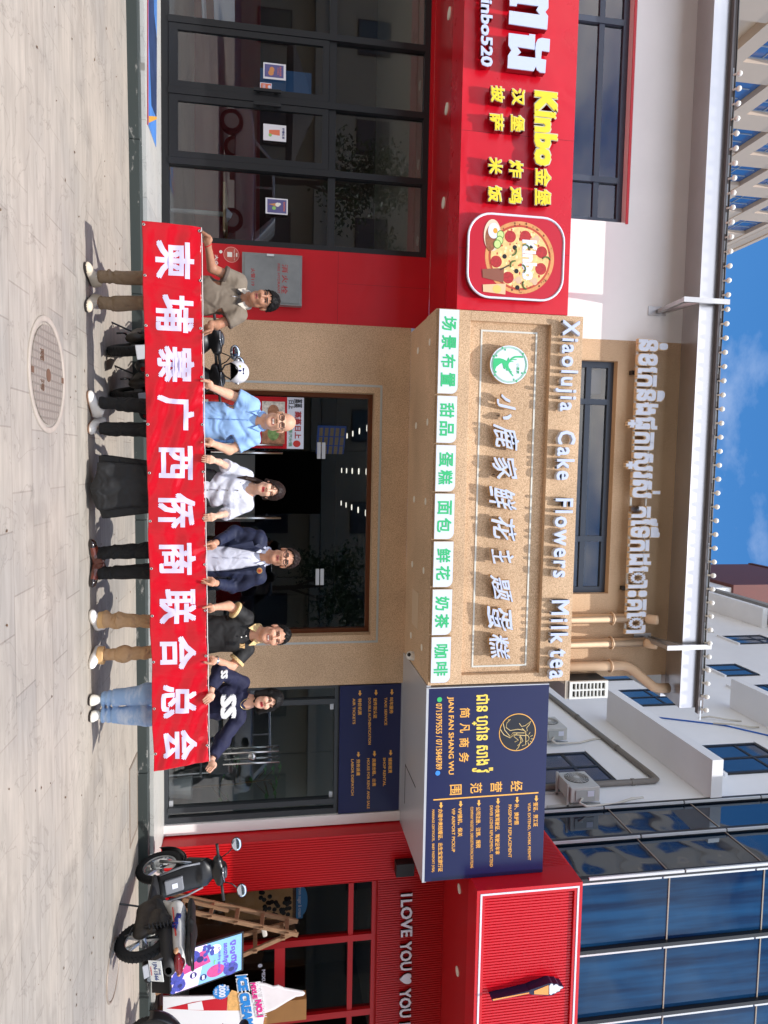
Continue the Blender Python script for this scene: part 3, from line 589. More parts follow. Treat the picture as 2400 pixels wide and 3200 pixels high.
# printed floor mat on the platform
fm = thing('floor_mat', 'blue printed floor mat with a red edge on the platform at the left', 'mat', (-4.6, 8.3, FLOOR))
za = FLOOR
pts = [PZ(461, -60, za), PZ(461, 386, za), PZ(487, 460, za), PZ(490, -60, za)]
q = MB(); q.add([(p[0], p[1], za+.004) for p in pts]+[(p[0], p[1], za+.0005) for p in pts], [(0,1,2,3),(7,6,5,4)]+[(i, i+4, (i+1) % 4+4, (i+1) % 4) for i in range(4)]); q.build('sheet', mat('mat_blue', (78, 130, 200), .5, var=.25, vscale=3), fm)
pts2 = [PZ(463, -60, za), PZ(464, 110, za), PZ(472, 330, za), PZ(488, 370, za), PZ(489, 120, za), PZ(480, 40, za), PZ(478, -60, za)]
MB().add([(p[0], p[1], za+.0055) for p in pts2], [tuple(range(7))]).build('dark_print', mat('mat_navy', (44, 62, 100), .5, var=.3, vscale=5), fm)
pts3 = [PZ(463, 362, za), PZ(463, 384, za), PZ(489, 372, za), PZ(488, 364, za)]
MB().add([(p[0], p[1], za+.0062) for p in pts3], [(0,1,2,3)]).build('yellow_print', mat('mat_yellow', (214, 160, 70), .5), fm)
pts4 = [PZ(459.5, -60, za), PZ(459.5, 390, za), PZ(461.5, 390, za), PZ(461.5, -60, za)]
MB().add([(p[0], p[1], za+.0066) for p in pts4], [(0,1,2,3)]).build('red_edge', mat('mat_red', (214, 60, 60), .5), fm)

# ---- burger shop sign
ks = thing('burger_shop_sign', 'long glossy red fascia sign with white and yellow raised letters', 'shop sign', (-4, FRONT, 3.6))
q = MB(); q.box(-14, -1.757, FRONT, UP-.012, Zs-.01, 4.925); q.build('panel', mat('red_gloss', (204, 14, 36), 0.28, var=.06, vscale=2, bump=.25, bscale=2.5, bdist=.03), ks, bevel=.004)
LY = FRONT-.115
q = MB()
for x in (-3.72, -2.44, -6.3): q.box(x-.002, x+.002, FRONT-.0008, FRONT-.0001, Zs-.005, 4.92)
q.build('panel_seams', MATS['seam_dark_red'], ks)
def raised(mb_face, mb_side, fn):
    fn(mb_face, LY, .012, 0.0); fn(mb_side, LY+.0125, .075, 0.0)
red_side = mat('letter_side_red', (150, 10, 24), .35); ylw = mat('yellow_face', (240, 214, 48), .4); silver = mat('letter_rim', (196, 196, 176), .35)
fW, sW, fY, sY, rW = MB(), MB(), MB(), MB(), MB()
m_poly = [(1593, -130), (1593, 17), (1615, 18), (1616, 10), (1680, 19), (1676, 31), (1684, 46), (1592, 33), (1590, 73), (1710, 91), (1712, 46), (1704, 36), (1714, 25), (1714, -60), (1660, -64), (1600, -70)]
m_poly = [(1593, -40), (1593, 17), (1615, 19), (1616, 10), (1683, 19), (1676, 31), (1687, 46), (1592, 33), (1590, 74), (1710, 92), (1713, 50), (1704, 37), (1714, 25), (1714, -60), (1690, -40)]
t_poly = [(1590, 103), (1589, 141), (1598, 157), (1588, 172), (1586, 212), (1668, 222), (1675, 207), (1678, 218), (1688, 226), (1704, 228), (1707, 187), (1691, 184), (1693, 158), (1717, 162), (1719, 122), (1693, 118), (1679, 121), (1674, 136), (1673, 108), (1654, 106), (1654, 111)]
t_hole = [(1616, 146), (1628, 163), (1617, 173), (1673, 182), (1673, 154)]
t_poly = [(1590, 103), (1589, 141), (1598, 157), (1588, 172), (1586, 212), (1668, 222), (1675, 207), (1678, 218), (1688, 226), (1704, 228), (1707, 187), (1691, 184), (1674, 181), (1616, 174), (1628, 163), (1616, 146), (1671, 155), (1673, 108), (1654, 106), (1654, 111)]
t_poly2 = [(1674, 186), (1673, 150), (1675, 134), (1681, 122), (1693, 118), (1719, 122), (1717, 162), (1693, 158), (1691, 186)]
for p_ in (m_poly, t_poly, t_poly2):
    if p_ is t_poly: fW.build('white_lettering', lilac_face, ks, fix=False); sW.build('white_letter_sides', red_side, ks, fix=False); fW, sW = MB(), MB()
    k_ = .0006 if p_ is t_poly2 else 0
    fW.prism(polyY(p_, LY), LY+k_, LY+.012); sW.prism(polyY(p_, LY), LY+.0125+k_, LY+.085)
def tri(mb, o_):    # concave polygons are split when the mesh is made
    return mb
fW.build('white_lettering', lilac_face, ks, fix=False); sW.build('white_letter_sides', red_side, ks, fix=False); fW, sW = MB(), MB()
wL = [("Kinbo520", 1503, 1540, -42, 207)]
for s_, a, b, c_, d_ in wL:
    letters_px(fW, s_, a, b, c_, d_, LY, depth=.012, bold=.028); letters_px(sW, s_, a-1, b+1, c_-1, d_+1, LY+.0125, depth=.075, bold=.035)
yl = [("Kinbo", 1668, 1744, 284, 520, .05), ("金", 1672, 1724, 525, 583, .03), ("堡", 1670, 1724, 590, 643, .03),
      ("披", 1533, 1578, 267, 321, .03), ("萨", 1529, 1576, 353, 408, .03), ("汉", 1598, 1642, 275, 330, .03), ("堡", 1595, 1641, 358, 413, .03),
      ("米", 1525, 1572, 491, 545, .03), ("饭", 1524, 1570, 578, 632, .03), ("炸", 1589, 1637, 500, 556, .03), ("鸡", 1589, 1634, 583, 638, .03)]
for s_, a, b, c_, d_, bo in yl:
    fY, sY, rW = MB(), MB(), MB()
    letters_px(fY, s_, a+2, b-2, c_+2, d_-2, LY, depth=.006, bold=bo*.9); letters_px(rW, s_, a, b, c_, d_, LY+.0065, depth=.008, bold=bo*1.5); letters_px(sY, s_, a, b, c_, d_, LY+.015, depth=.072, bold=bo*1.5)
    yo = fY.build('yellow_lettering', ylw, ks, fix=False); rW.build('letter_rim', silver, yo, fix=False); sY.build('letter_sides', red_side, yo, fix=False)
fW.build('white_lettering', lilac_face, ks, fix=False); sW.build('white_letter_sides', red_side, ks, fix=False)
# pizza light box
pb = thing('pizza_light_box', 'rounded light box with a pizza picture on the red sign', 'light box', tuple(PY(1610, 805, FRONT)))
PYB = FRONT-.10
cx0, cz0 = XZ(1462, 678, PYB); cx1, cz1 = XZ(1760, 930, PYB); cz0 = XZ(1462, 800, PYB)[1]; cz1 = XZ(1760, 810, PYB)[1]
cx0 = XZ(1610, 674, PYB)[0]; cx1 = XZ(1610, 934, PYB)[0]
def rrect(x0, x1, z0, z1, r, n=8):
    o = []
    for (cx, cz, a0) in ((x1-r, z1-r, 0), (x0+r, z1-r, 90), (x0+r, z0+r, 180), (x1-r, z0+r, 270)):
        for i in range(n+1): a = R(a0+90*i/n); o.append((cx+r*math.cos(a), cz+r*math.sin(a)))
    return o
MB().prism(rrect(cx0, cx1, cz0, cz1, .26), PYB, FRONT-.001).build('case', mat('box_side', (120, 20, 30), .4), pb)
q = MB(); ro = rrect(cx0, cx1, cz0, cz1, .26); q.tube([(x, PYB-.004, z) for x, z in ro], .013, 8, closed=True); q.build('white_rim', white_face, pb, smooth=True)
MB().prism(rrect(cx0+.012, cx1-.012, cz0+.012, cz1-.012, .25), PYB-.004, PYB-.0005).build('face', mat('box_red', (190, 20, 42), .3), pb)
CW, CH = cx1-cx0, cz1-cz0
def bx(px, py): return XZ(px, py, PYB)      # picture position on the box
pc = bx(1624, 806); pr = .40
crust = mat('print_crust', (214, 150, 92), .5, var=.2, vscale=18); cheese = mat('print_cheese', (236, 196, 130), .5, var=.22, vscale=26); pep = mat('print_pepperoni', (176, 40, 44), .5, var=.25, vscale=40)
olive = mat('print_olive', (24, 20, 24), .4); pepper_g = mat('print_pepper', (92, 116, 60), .5); mush = mat('print_mushroom', (214, 180, 150), .5); sauce = mat('print_sauce', (186, 70, 48), .5)
y_ = PYB-.0045
MB().disc(pc, pr, pr*1.02, y_-.001, y_, 56).build('pizza_crust', crust, pb); MB().disc(pc, pr*.9, pr*.92, y_-.002, y_-.0011, 56).build('pizza_sauce', sauce, pb); MB().disc(pc, pr*.84, pr*.86, y_-.003, y_-.0021, 56).build('pizza_cheese', cheese, pb)
q = MB()
for px, py in ((1594, 740), (1641, 740), (1692, 789), (1689, 841), (1550, 818), (1587, 868)): q.disc(bx(px, py), .066, .066, y_-.004, y_-.0031, 22)
q.build('pepperoni', pep, pb)
q = MB()
for px, py in ((1608, 774), (1576, 802), (1613, 848), (1616, 899), (1659, 770)): q.disc(bx(px, py), .026, .026, y_-.0052, y_-.0041, 14)
q.build('olives', olive, pb)
q = MB()
for px, py in ((1676, 748), (1620, 876), (1670, 880)):
    c = bx(px, py); q.disc(c, .042, .035, y_-.005, y_-.0041, 14); q.box(c[0]-.012, c[0]+.012, y_-.0049, y_-.0041, c[1]-.06, c[1])
q.build('mushrooms', mush, pb)
q = MB()
for px, py, a0 in ((1600, 784, 0), (1640, 780, 1.5), (1608, 830, 3), (1628, 842, .7), (1706, 818, 2), (1646, 890, 4)):
    c = bx(px, py); q.tube([(c[0]+.05*math.cos(a0+t), y_-.005, c[1]+.05*math.sin(a0+t)) for t in np.linspace(0, 2.2, 8)], .009, 6)
q.build('pepper_strips', pepper_g, pb)
rr_ = np.random.default_rng(3)
for nm_, m_, n_, lo_, hi_, k_ in (('cheese_flecks', mat('print_cheese_pale', (246, 222, 170), .5), 70, .008, .022, .00005), ('sauce_flecks', sauce, 60, .006, .018, .00007), ('char_flecks', mat('print_char', (120, 60, 36), .5), 34, .005, .013, .00009)):
    q = MB()
    for i in range(n_):
        a_, d_ = rr_.uniform(0, 6.28), pr*(rr_.uniform(0, .7)**.5 if nm_ != 'char_flecks' else rr_.uniform(.86, .98)); r_ = rr_.uniform(lo_, hi_); q.disc((pc[0]+d_*math.cos(a_), pc[1]+d_*math.sin(a_)*1.02), r_, r_*rr_.uniform(.5, 1), y_-.0031-k_*1.5, y_-.0021, 9)
    q.build(nm_, m_, pb, fix=False)
q = MB(); letters_px(q, "Kinbo", 1632, 1678, 750, 875, y_-.006, depth=.0015, bold=.045); q.build('lettering', white_face, pb, fix=False)
c = bx(1538, 736); MB().disc(c, .175, .10, y_-.0062, y_-.0053, 36).build('plate_print', mat('print_plate', (232, 206, 180), .5), pb); c = bx(1533, 745); MB().disc(c, .14, .065, y_-.0072, y_-.0063, 30).build('sauce_print', mat('print_gravy', (150, 90, 60), .5, var=.3, vscale=40), pb)
c = bx(1542, 722); MB().disc(c, .085, .065, y_-.0082, y_-.0073, 26).build('egg_white_print', white_face, pb); c = bx(1547, 722); MB().disc(c, .03, .026, y_-.0092, y_-.0083, 18).build('egg_yolk_print', mat('print_yolk', (236, 160, 50), .4), pb)
q = MB(); q2 = MB()
for i, (px, py) in enumerate(((1563, 735), (1560, 752), (1553, 764))): c = bx(px, py); q.disc(c, .05, .044, y_-.0086-.0008*i, y_-.0083, 20); q2.disc(c, .041, .036, y_-.0087-.0008*i, y_-.0086-.0008*i+.0002, 20)
q.build('cucumber_rind', mat('print_rind', (90, 130, 60), .5), pb); q2.build('cucumber_print', mat('print_cucumber', (200, 220, 140), .5), pb)
q = MB(); q.prism(polyY([(1506, 842), (1508, 868), (1572, 884), (1574, 838)], PYB), y_-.007, y_-.0063); q.build('coffee_print', mat('print_coffee', (140, 84, 66), .4), pb)
q = MB(); q.prism(polyY([(1508, 890), (1509, 912), (1578, 921), (1580, 887)], PYB), y_-.007, y_-.0063); q.build('lemonade_print', mat('print_lemonade', (226, 190, 150), .4), pb); c = bx(1552, 904); MB().disc(c, .045, .05, y_-.008, y_-.0071, 20).build('lemon_print', mat('print_lemon', (236, 196, 110), .4), pb)
q = MB(); q.tube([(*bx(1563, 844)[:1], y_-.008, bx(1563, 844)[1]), (bx(1590, 830)[0], y_-.008, bx(1590, 830)[1])], .006, 6); q.build('straw_print', olive, pb)
# ================================================================ cake shop (sandy, middle)
Zc = 3.358
cs = thing('cake_shop', 'sandy granule shop front with a large bronze framed glass entrance', 'shop', (.7, WALL, FLOOR))
dx0, dx1, dz1 = -.922, 2.342, 2.882
XR = 3.026
q = MB(); q.box(-1.80, dx0, WALL-.012, WALL+.35, FLOOR, Zc).box(dx1, XR, WALL-.012, WALL+.35, FLOOR, Zc).box(dx0, dx1, WALL-.012, WALL+.35, dz1, Zc)
q.build('sandy_wall', sand, cs)
q = MB(); tw = .028
q.box(-1.03, -1.03+tw, WALL-.0165, WALL-.0125, FLOOR, 2.985).box(2.45-tw, 2.45, WALL-.0165, WALL-.0125, FLOOR, 2.985).box(-1.03+tw, 2.45-tw, WALL-.0165, WALL-.0125, 2.985-tw, 2.985)
q.build('tape_line', tape_m, cs)
q = MB(); q.box(-1.745, 2.60, FRONT+.03, WALL-.013, Zc, Zc+.05); so_ = q.build('soffit', sand, cs)
for (px, py) in ((1344, 1069), (1307, 1096), (1337, 1319), (1301, 1330), (1331, 1567), (1295, 1560), (1325, 1783), (1289, 1763), (1319, 2023), (1285, 1985)):
    c = PZ(px, py, Zc); MB().cyl((c[0], c[1], Zc-.008), (c[0], c[1], Zc-.0005), .042, n=22).build('downlight', lamp_m, so_)
a = PZ(1292, 1840, Zc); b_ = PZ(1305, 1950, Zc); MB().box(1.62, 2.08, 8.36, 8.72, Zc-.006, Zc-.0008).build('access_hatch', mat('hatch_sand', (206, 180, 150), .8), so_)
# entrance
f = MB(); y0, y1 = WALL+.16, WALL+.24; fw = .06
f.box(dx0, dx0+fw, y0, y1, FLOOR, dz1).box(dx1-fw, dx1, y0, y1, FLOOR, dz1).box(dx0+fw, dx1-fw, y0, y1, dz1-fw, dz1).box(dx0+fw, dx1-fw, y0, y1, FLOOR, FLOOR+.03)
efr = f.build('door_frame', bronze, cs, bevel=.004)
tzc = 2.195
lj = [PY(1000, 1408, y0)[0], PY(1000, 1605, y0)[0], PY(1000, 1804, y0)[0]]
egl = glass('entrance_glass', (.86, .87, .87), .035)
def pane(a, b, z0, z1, parent, nm='pane', gm=None): return MB().box(a, b, y0+.03, y0+.04, z0, z1).build(nm, gm or egl, parent)
pane(dx0+fw, lj[0]-.004, FLOOR+.03, tzc-.004, efr); pane(lj[2]+.004, dx1-fw, FLOOR+.03, tzc-.004, efr)
pane(dx0+fw, lj[0]-.003, tzc+.004, dz1-fw, efr); pane(lj[0]+.003, lj[2]-.003, tzc+.004, dz1-fw, efr); pane(lj[2]+.003, dx1-fw, tzc+.004, dz1-fw, efr)
d2 = pane(lj[1]+.006, lj[2]-.006, FLOOR+.035, tzc-.006, cs, 'door')
# the other leaf stands open into the shop
dl = MB().box(lj[0]+.006, lj[0]+.016, y0+.03, y0+.75, FLOOR+.035, tzc-.006).build('door', egl, cs)
def pull(x, ya, z0, z1, parent):
    MB().cyl((x, ya, z0), (x, ya, z1), .016, n=12).build('handle', steel, parent, smooth=True)
    q = MB()
    for z in (z0+.12, z1-.12): q.cyl((x, ya, z), (x, ya+.09, z), .009, n=8)
    q.build('handle_mount', steel, parent, smooth=True)
pull(lj[1]+.06, y0-.05, .75, 1.66, d2); pull(lj[0]+.05, y0-.05, .75, 1.68, dl)
MB().cyl((lj[0]-.06, y0-.02, .75), (lj[0]-.06, y0-.02, 1.68), .016, n=12).build('handle', steel, efr, smooth=True)
q = MB()
for x in (lj[0], lj[2]): q.box(x-.11, x+.11, y0+.02, y0+.05, tzc-.055, tzc-.008).box(x-.11, x+.11, y0+.02, y0+.05, tzc+.008, tzc+.055)
q.build('patch_fitting', mat('fitting_grey', (200, 202, 206), .35, .4), efr)
# inside
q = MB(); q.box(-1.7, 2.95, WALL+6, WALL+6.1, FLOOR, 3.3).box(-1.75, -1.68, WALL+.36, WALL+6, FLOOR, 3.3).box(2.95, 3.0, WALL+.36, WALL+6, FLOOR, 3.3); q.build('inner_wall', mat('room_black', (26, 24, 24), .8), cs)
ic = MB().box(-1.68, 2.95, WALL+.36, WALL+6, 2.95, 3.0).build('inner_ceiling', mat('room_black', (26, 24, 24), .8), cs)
glow = mat('spot_glow', (255, 250, 235), .5, emit=1.2)
for r_ in range(3):
    for k_ in range(5):
        y = 10.3+.9*k_; n_ = PY(1145, (1338, 1474, 1603)[r_], 10.3); f_ = PY(1067, (1368, 1470, 1572)[r_], 13.9); x = n_[0]+(f_[0]-n_[0])*k_/4
        MB().cyl((x, y, 2.938), (x, y, 2.949), .05, n=14).build('ceiling_lamp', glow, ic)
MB().box(-.1, 1.1, WALL+3.4, WALL+3.5, FLOOR, 1.25).build('inner_counter', mat('counter_white', (200, 200, 198), .4), cs)
q = MB(); q.box(-.62, -.05, WALL+1.9, WALL+1.93, 2.25, 2.70); c_, s_ = math.cos(.75), math.sin(.75); q.v = [(-.34+(x+.335)*c_-(y-WALL-1.9)*s_, WALL+1.9+(x+.335)*s_+(y-WALL-1.9)*c_, z) for x, y, z in q.v]; mscr = q.build('menu_screen', mat('menu_screen_blue', (30, 70, 150), .3, emit=.18), cs)
q = MB()
for i in range(5):
    for j in range(3): q.box(-.6+j*.19, -.44+j*.19, WALL+1.888, WALL+1.899, 2.28+i*.085, 2.335+i*.085)
q.v = [(-.34+(x+.335)*c_-(y-WALL-1.9)*s_, WALL+1.9+(x+.335)*s_+(y-WALL-1.9)*c_, z) for x, y, z in q.v]; q.build('menu_tile', mat('menu_tiles', (150, 130, 96), .4, emit=.10), mscr)
# hot-pot poster standing behind the glass
hp = thing('food_poster', 'tall red framed food poster with a white heading behind the entrance glass', 'poster', (-.4, WALL+.16, FLOOR))
Yh = WALL+.145
px0, pz1 = XZ(950, 1243, Yh); px1 = XZ(950, 1408, Yh)[0]-.02; zmid = XZ(897, 1330, Yh)[1]
MB().box(px0, px1, Yh, Yh+.03, FLOOR, zmid).build('red_sheet', red, hp)
MB().box(px0, px1, Yh-.002, Yh+.031, zmid, pz1).build('white_heading', white_face, hp)
q = MB(); letters(q, "蒸蒸日上", px0+.27*(px1-px0), px0+.80*(px1-px0), zmid+.45*(pz1-zmid), zmid+.85*(pz1-zmid), Yh-.006, depth=.003, bold=.03); q.build('heading_lettering', ink_r, hp)
q = MB(); letters(q, "海鲜蒸汽火锅", px0+.45*(px1-px0), px0+.95*(px1-px0), zmid+.1*(pz1-zmid), zmid+.32*(pz1-zmid), Yh-.006, depth=.003); q.build('green_lettering', mat('ink_green', (40, 150, 80), .5), hp)
q = MB(); letters(q, "蒸蒸", px0+.03*(px1-px0), px0+.2*(px1-px0), zmid+.4*(pz1-zmid), zmid+.9*(pz1-zmid), Yh-.006, depth=.003, bold=.02); letters(q, "日上", px0+.06*(px1-px0), px0+.23*(px1-px0), zmid+.08*(pz1-zmid), zmid+.4*(pz1-zmid), Yh-.006, depth=.003, bold=.02); q.build('black_lettering', mat('ink_black', (24, 24, 26), .5), hp)
MB().disc((px1-.1*(px1-px0), (zmid+pz1)/2+.02), .045, .05, Yh-.006, Yh-.0025, 14).build('crab_print', mat('print_crab', (196, 50, 44), .5), hp)
cols_ = [(206, 200, 190), (90, 130, 190), (236, 216, 130), (170, 120, 90), (190, 60, 50), (120, 150, 90)]
for i in range(2):
    for j in range(4):
        w_ = (px1-px0-.1)/2; x = px0+.05+i*w_; z = zmid-.33-.33*j
        cc = cols_[(i*3+j*2) % 6]; MB().box(x+.012, x+w_-.012, Yh-.004, Yh-.0005, z, z+.30).build('dish_photo', mat('dish_%d' % ((i*3+j*2) % 6), cc, .4, var=.5, vscale=22), hp)
        MB().disc((x+w_/2, z+.15), .09, .075, Yh-.007, Yh-.0045, 20).build('dish_print', mat('dish_%d' % ((i*2+j+3) % 6), cols_[(i*2+j+3) % 6], .4, var=.5, vscale=22), hp)

# ---- cake shop sign
kk = thing('cake_shop_sign', 'thick sandy fascia sign with framed recess and white brush lettering', 'shop sign', (.4, FRONT, 3.4))
X0, X1 = -1.752, 2.597; ZB, ZT = Zc-.004, 5.122
q = MB(); q.box(X0, X1, FRONT+.075, UP-.014, ZB, ZT-.003)                           # back
zl = 4.728; zr0 = 3.76
q.box(X0, X1, FRONT, FRONT+.074, zl, ZT).box(X0, X1, FRONT, FRONT+.074, ZB, zr0).box(X0, X0+.11, FRONT, FRONT+.074, zr0+.001, zl-.001).box(X1-.11, X1, FRONT, FRONT+.074, zr0+.001, zl-.001)
q.build('panel', sand, kk, bevel=.003)
q = MB(); YR = FRONT+.0745
c = [XZ(1504, 1029, YR), XZ(1678, 1040, YR), XZ(1645, 2080, YR), XZ(1472, 2085, YR)]
xa, xb = (c[0][0]+c[1][0])/2, (c[2][0]+c[3][0])/2; za_, zb_ = (c[0][1]+c[3][1])/2, (c[1][1]+c[2][1])/2; tw = .02
q.box(xa, xb, YR-.006, YR-.0005, za_, za_+tw).box(xa, xb, YR-.006, YR-.0005, zb_-tw, zb_).box(xa, xa+tw, YR-.006, YR-.0005, za_+tw, zb_-tw).box(xb-tw, xb, YR-.006, YR-.0005, za_+tw, zb_-tw)
q.build('inlay_line', mat('inlay_white', (214, 214, 206), .4), kk)
# seven green-lettered light boxes, each its own thing
green = mat('letter_green', (58, 190, 122), .4); box_face = mat('lightbox_face', (218, 224, 238), .3); box_edge = mat('lightbox_edge', (206, 176, 140), .3, .6)
wl = ["场景布置", "甜品", "蛋糕", "面包", "鲜花", "奶茶", "咖啡"]; yb_ = [(964, 1231), (1235, 1385), (1389, 1537), (1541, 1686), (1691, 1836), (1841, 1986), (1990, 2136)]
labs = ["longest white light box with four green characters at the left end of the row", "white light box with green 甜品, second in the row under the sandy sign", "white light box with green 蛋糕 between 甜品 and 面包", "white light box with green 面包 in the middle of the row", "white light box with green 鲜花 between 面包 and 奶茶", "white light box with green 奶茶, last but one in the row", "white light box with green 咖啡 at the right end of the row"]
for wd, (ya, yb2), lb in zip(wl, yb_, labs):
    YL = FRONT-.055; t = (ya-964)/(2136-964); xm = 1385+(1354-1385)*t
    x0 = XZ(xm, ya, YL)[0]; x1 = XZ(xm, yb2, YL)[0]; z0 = XZ(xm, ya, YL)[1]; z1 = XZ(xm+71, ya, YL)[1]; z0 = 3.372; z1 = 3.612
    rr = [(x0, z0), (x1, z0)]+[(x1-.075+.075*math.cos(R(a)), z1-.075+.075*math.sin(R(a))) for a in range(0, 91, 15)]+[(x0, z1)]
    bt = thing('sign_light_box', lb, 'light box', ((x0+x1)/2, YL, z0), 'green lettered light boxes')
    MB().prism(rr, YL+.004, FRONT-.0005).build('case', box_edge, bt)
    cx_, cz_ = (x0+x1)/2, (z0+z1)/2; r2 = [(cx_+(x-cx_)*(1-.012/(x1-x0)*1.2), cz_+(z-cz_)*.955) for x, z in rr]
    MB().prism(r2, YL, YL+.0035).build('face', box_face, bt)
    n = len(wd); W_ = (x1-x0); q = MB(); cw = min(.165, W_/n*.66)
    for i, ch in enumerate(wd):
        cxi = x0+W_*(.5+(i-(n-1)/2)*(.88/n if n > 2 else .38)); letters(q, ch, cxi-cw/2, cxi+cw/2, z0+.038, z0+.205, YL-.003, depth=.0025, bold=.022)
    q.build('lettering', green, bt, fix=False)
# brush lettering: white faces on gilt sides
br = [("小", 1553, 1612, 1232, 1311), ("鹿", 1541, 1623, 1326, 1408), ("家", 1538, 1617, 1429, 1497), ("鲜", 1529, 1614, 1520, 1594), ("花", 1535, 1614, 1614, 1691), ("主", 1535, 1606, 1716, 1761), ("题", 1532, 1603, 1796, 1882), ("蛋", 1523, 1603, 1893, 1973), ("糕", 1529, 1594, 1982, 2061)]
gilt = mat('letter_gilt', (196, 160, 112), .35, .4); YB = FRONT-.035
a_, b_, p_ = MB(), MB(), MB()
for ch, x0, x1, y0_, y1_ in br:
    a_, b_, p_ = MB(), MB(), MB()
    letters_px(a_, ch, x0, x1, y0_, y1_, YB, depth=.006, bold=.010, shear=.16, brush=.035); letters_px(b_, ch, x0-1.5, x1+1.5, y0_-1.5, y1_+1.5, YB+.0065, depth=.05, bold=.026, shear=.16, brush=.035)
    for k in range(2):
        e = PY(x0+12, y0_+14+k*(y1_-y0_-28), YB); p_.cyl((e[0], YB+.056, e[2]), (e[0], YR, e[2]), .005, n=6)
    ao = a_.build('brush_lettering', lilac_face, kk, fix=False); b_.build('letter_sides', gilt, ao, fix=False); p_.build('standoff_pins', black_frame, ao)
# roundel with a stag's head and a vine wreath
c = XZ(1591, 1140, YB); rx = .225; 
lg = MB().disc(c, rx, rx*1.04, YB, YB+.05, 56).build('roundel', mat('roundel_side', (170, 140, 100), .4), kk)
MB().disc(c, rx-.006, rx*1.04-.006, YB-.004, YB-.0005, 56).build('roundel_face', white_face, lg)
q = MB()
for rr_, th in ((.203, .0018), (.195, .0012), (.188, .0012)): q.tube([(c[0]+rr_*math.cos(t), YB-.0055, c[1]+rr_*1.04*math.sin(t)) for t in np.linspace(0, math.tau, 60)[:-1]], th, 5, closed=True)
def lp(px, py): return XZ(1480+px/6.9125, 1040+py/6.9125, YB)
deer = [(430, 555), (560, 548), (640, 570), (720, 612), (730, 570), (760, 530), (768, 585), (820, 540), (880, 505), (1015, 500), (1035, 520), (1020, 540), (900, 540), (810, 580), (870, 570), (930, 575), (920, 592), (850, 590), (790, 610), (860, 620), (860, 632), (800, 632), (762, 650), (748, 700), (760, 760), (800, 795), (790, 805), (765, 790), (835, 850), (830, 862), (780, 825), (860, 925), (845, 942), (800, 890), (740, 805), (720, 830), (700, 800), (695, 745), (672, 790), (645, 770), (630, 700), (610, 650), (560, 680), (490, 735), (462, 800), (462, 870), (430, 800), (412, 690)]
q.prism([lp(*p) for p in deer], YB-.0075, YB-.0045)
for t in (.4, 1.1, 2.2, 3.5, 4.2, 5.3): 
    for d_ in (-.06, .06): q.disc((c[0]+(.19+d_*.25)*math.cos(t+d_), c[1]+(.19+d_*.25)*1.04*math.sin(t+d_)), .012, .008, YB-.0085, YB-.0065, 10)
letters(q, "小鹿家", c[0]-.02, c[0]+.10, c[1]+.09, c[1]+.125, YB-.0075, depth=.002)
q.build('roundel_print', green, lg, fix=False)
# English words on the lip
YE = FRONT-.085; a_, b_ = MB(), MB()
en = [("Xiaolujia", 1000, 1285), ("Cake", 1346, 1500), ("Flowers", 1558, 1805), ("Milk", 1876, 2010), ("tea", 2030, 2121)]
zc0, zc1 = 4.822, 5.043    # baseline and cap height
for wd, ya, yb2 in en:
    a_, b_ = MB(), MB()
    xm = 1784-(ya-1000)/1120*38; x0 = XZ(xm, ya, YE)[0]; x1 = XZ(xm, yb2, YE)[0]
    lo = zc0-.052 if 'j' in wd else zc0; hi = zc1 if wd != 'tea' else zc1-.02
    letters(a_, wd, x0, x1, lo, hi, YE, depth=.008, bold=.017, spacing=1.2); letters(b_, wd, x0-.003, x1+.003, lo-.003, hi+.003, YE+.0085, depth=.055, bold=.022, spacing=1.2)
    ao = a_.build('english_lettering', lilac_face, kk, fix=False); b_.build('letter_sides', mat('letter_side_white', (206, 208, 214), .4), ao, fix=False)
# security camera under the soffit
cc_ = thing('dome_camera', 'white dome security camera under the sandy soffit at the right', 'camera', (2.48, 8.95, Zc))
cp = PZ(1281, 2050, Zc-.05); MB().cyl((cp[0], cp[1], Zc-.03), (cp[0], cp[1], Zc-.001), .06, n=24).build('base', mat('cam_white', (226, 226, 222), .35), cc_)
MB().sphere((cp[0]-.01, cp[1]-.01, Zc-.045), .058, 18, 12).build('dome', mat('cam_white', (226, 226, 222), .35), cc_, smooth=True)
MB().sphere((cp[0]-.03, cp[1]-.045, Zc-.07), .026, 12, 8).build('lens', mat('lens_black', (12, 12, 14), .1), cc_, smooth=True)

# ---- Khmer lettering on two rails over the sandy upper storey
kh = thing('khmer_letter_sign', 'row of white Khmer letters with gilt edges on two rails under the gutter', 'letter sign', (.5, UP-.1, 6.0))
YK = UP-.16; a_, b_ = MB(), MB()
zk0, zk1 = 6.06, 6.31
kx0, kx1 = XZ(2030, 1061, YK)[0], XZ(1990, 1979, YK)[0]
print('khmer', XZ(2003, 1061, YK), XZ(2058, 1061, YK), XZ(1964, 1979, YK), XZ(2027, 1979, YK))
letters(a_, "នំខេកនិងផ្កាស្រស់ តែទឹកដោះគោ", kx0, kx1, 5.93, 6.43, YK, depth=.008, bold=.03); letters(b_, "នំខេកនិងផ្កាស្រស់ តែទឹកដោះគោ", kx0-.008, kx1+.008, 5.922, 6.438, YK+.0085, depth=.05, bold=.055)
a_.build('lettering', white_face, kh, fix=False); b_.build('letter_sides', mat('letter_rim_gilt', (222, 190, 150), .35), kh, fix=False)
q = MB(); q.box(kx0, kx1, YK+.06, YK+.085, 6.035, 6.06).box(kx0+.1, kx1, YK+.06, YK+.085, 6.245, 6.265).box(kx1-.012, kx1+.012, YK+.06, YK+.085, 6.03, 6.27)
q.build('rails', mat('rail_white', (206, 204, 198), .4, .3), kh)
q = MB()
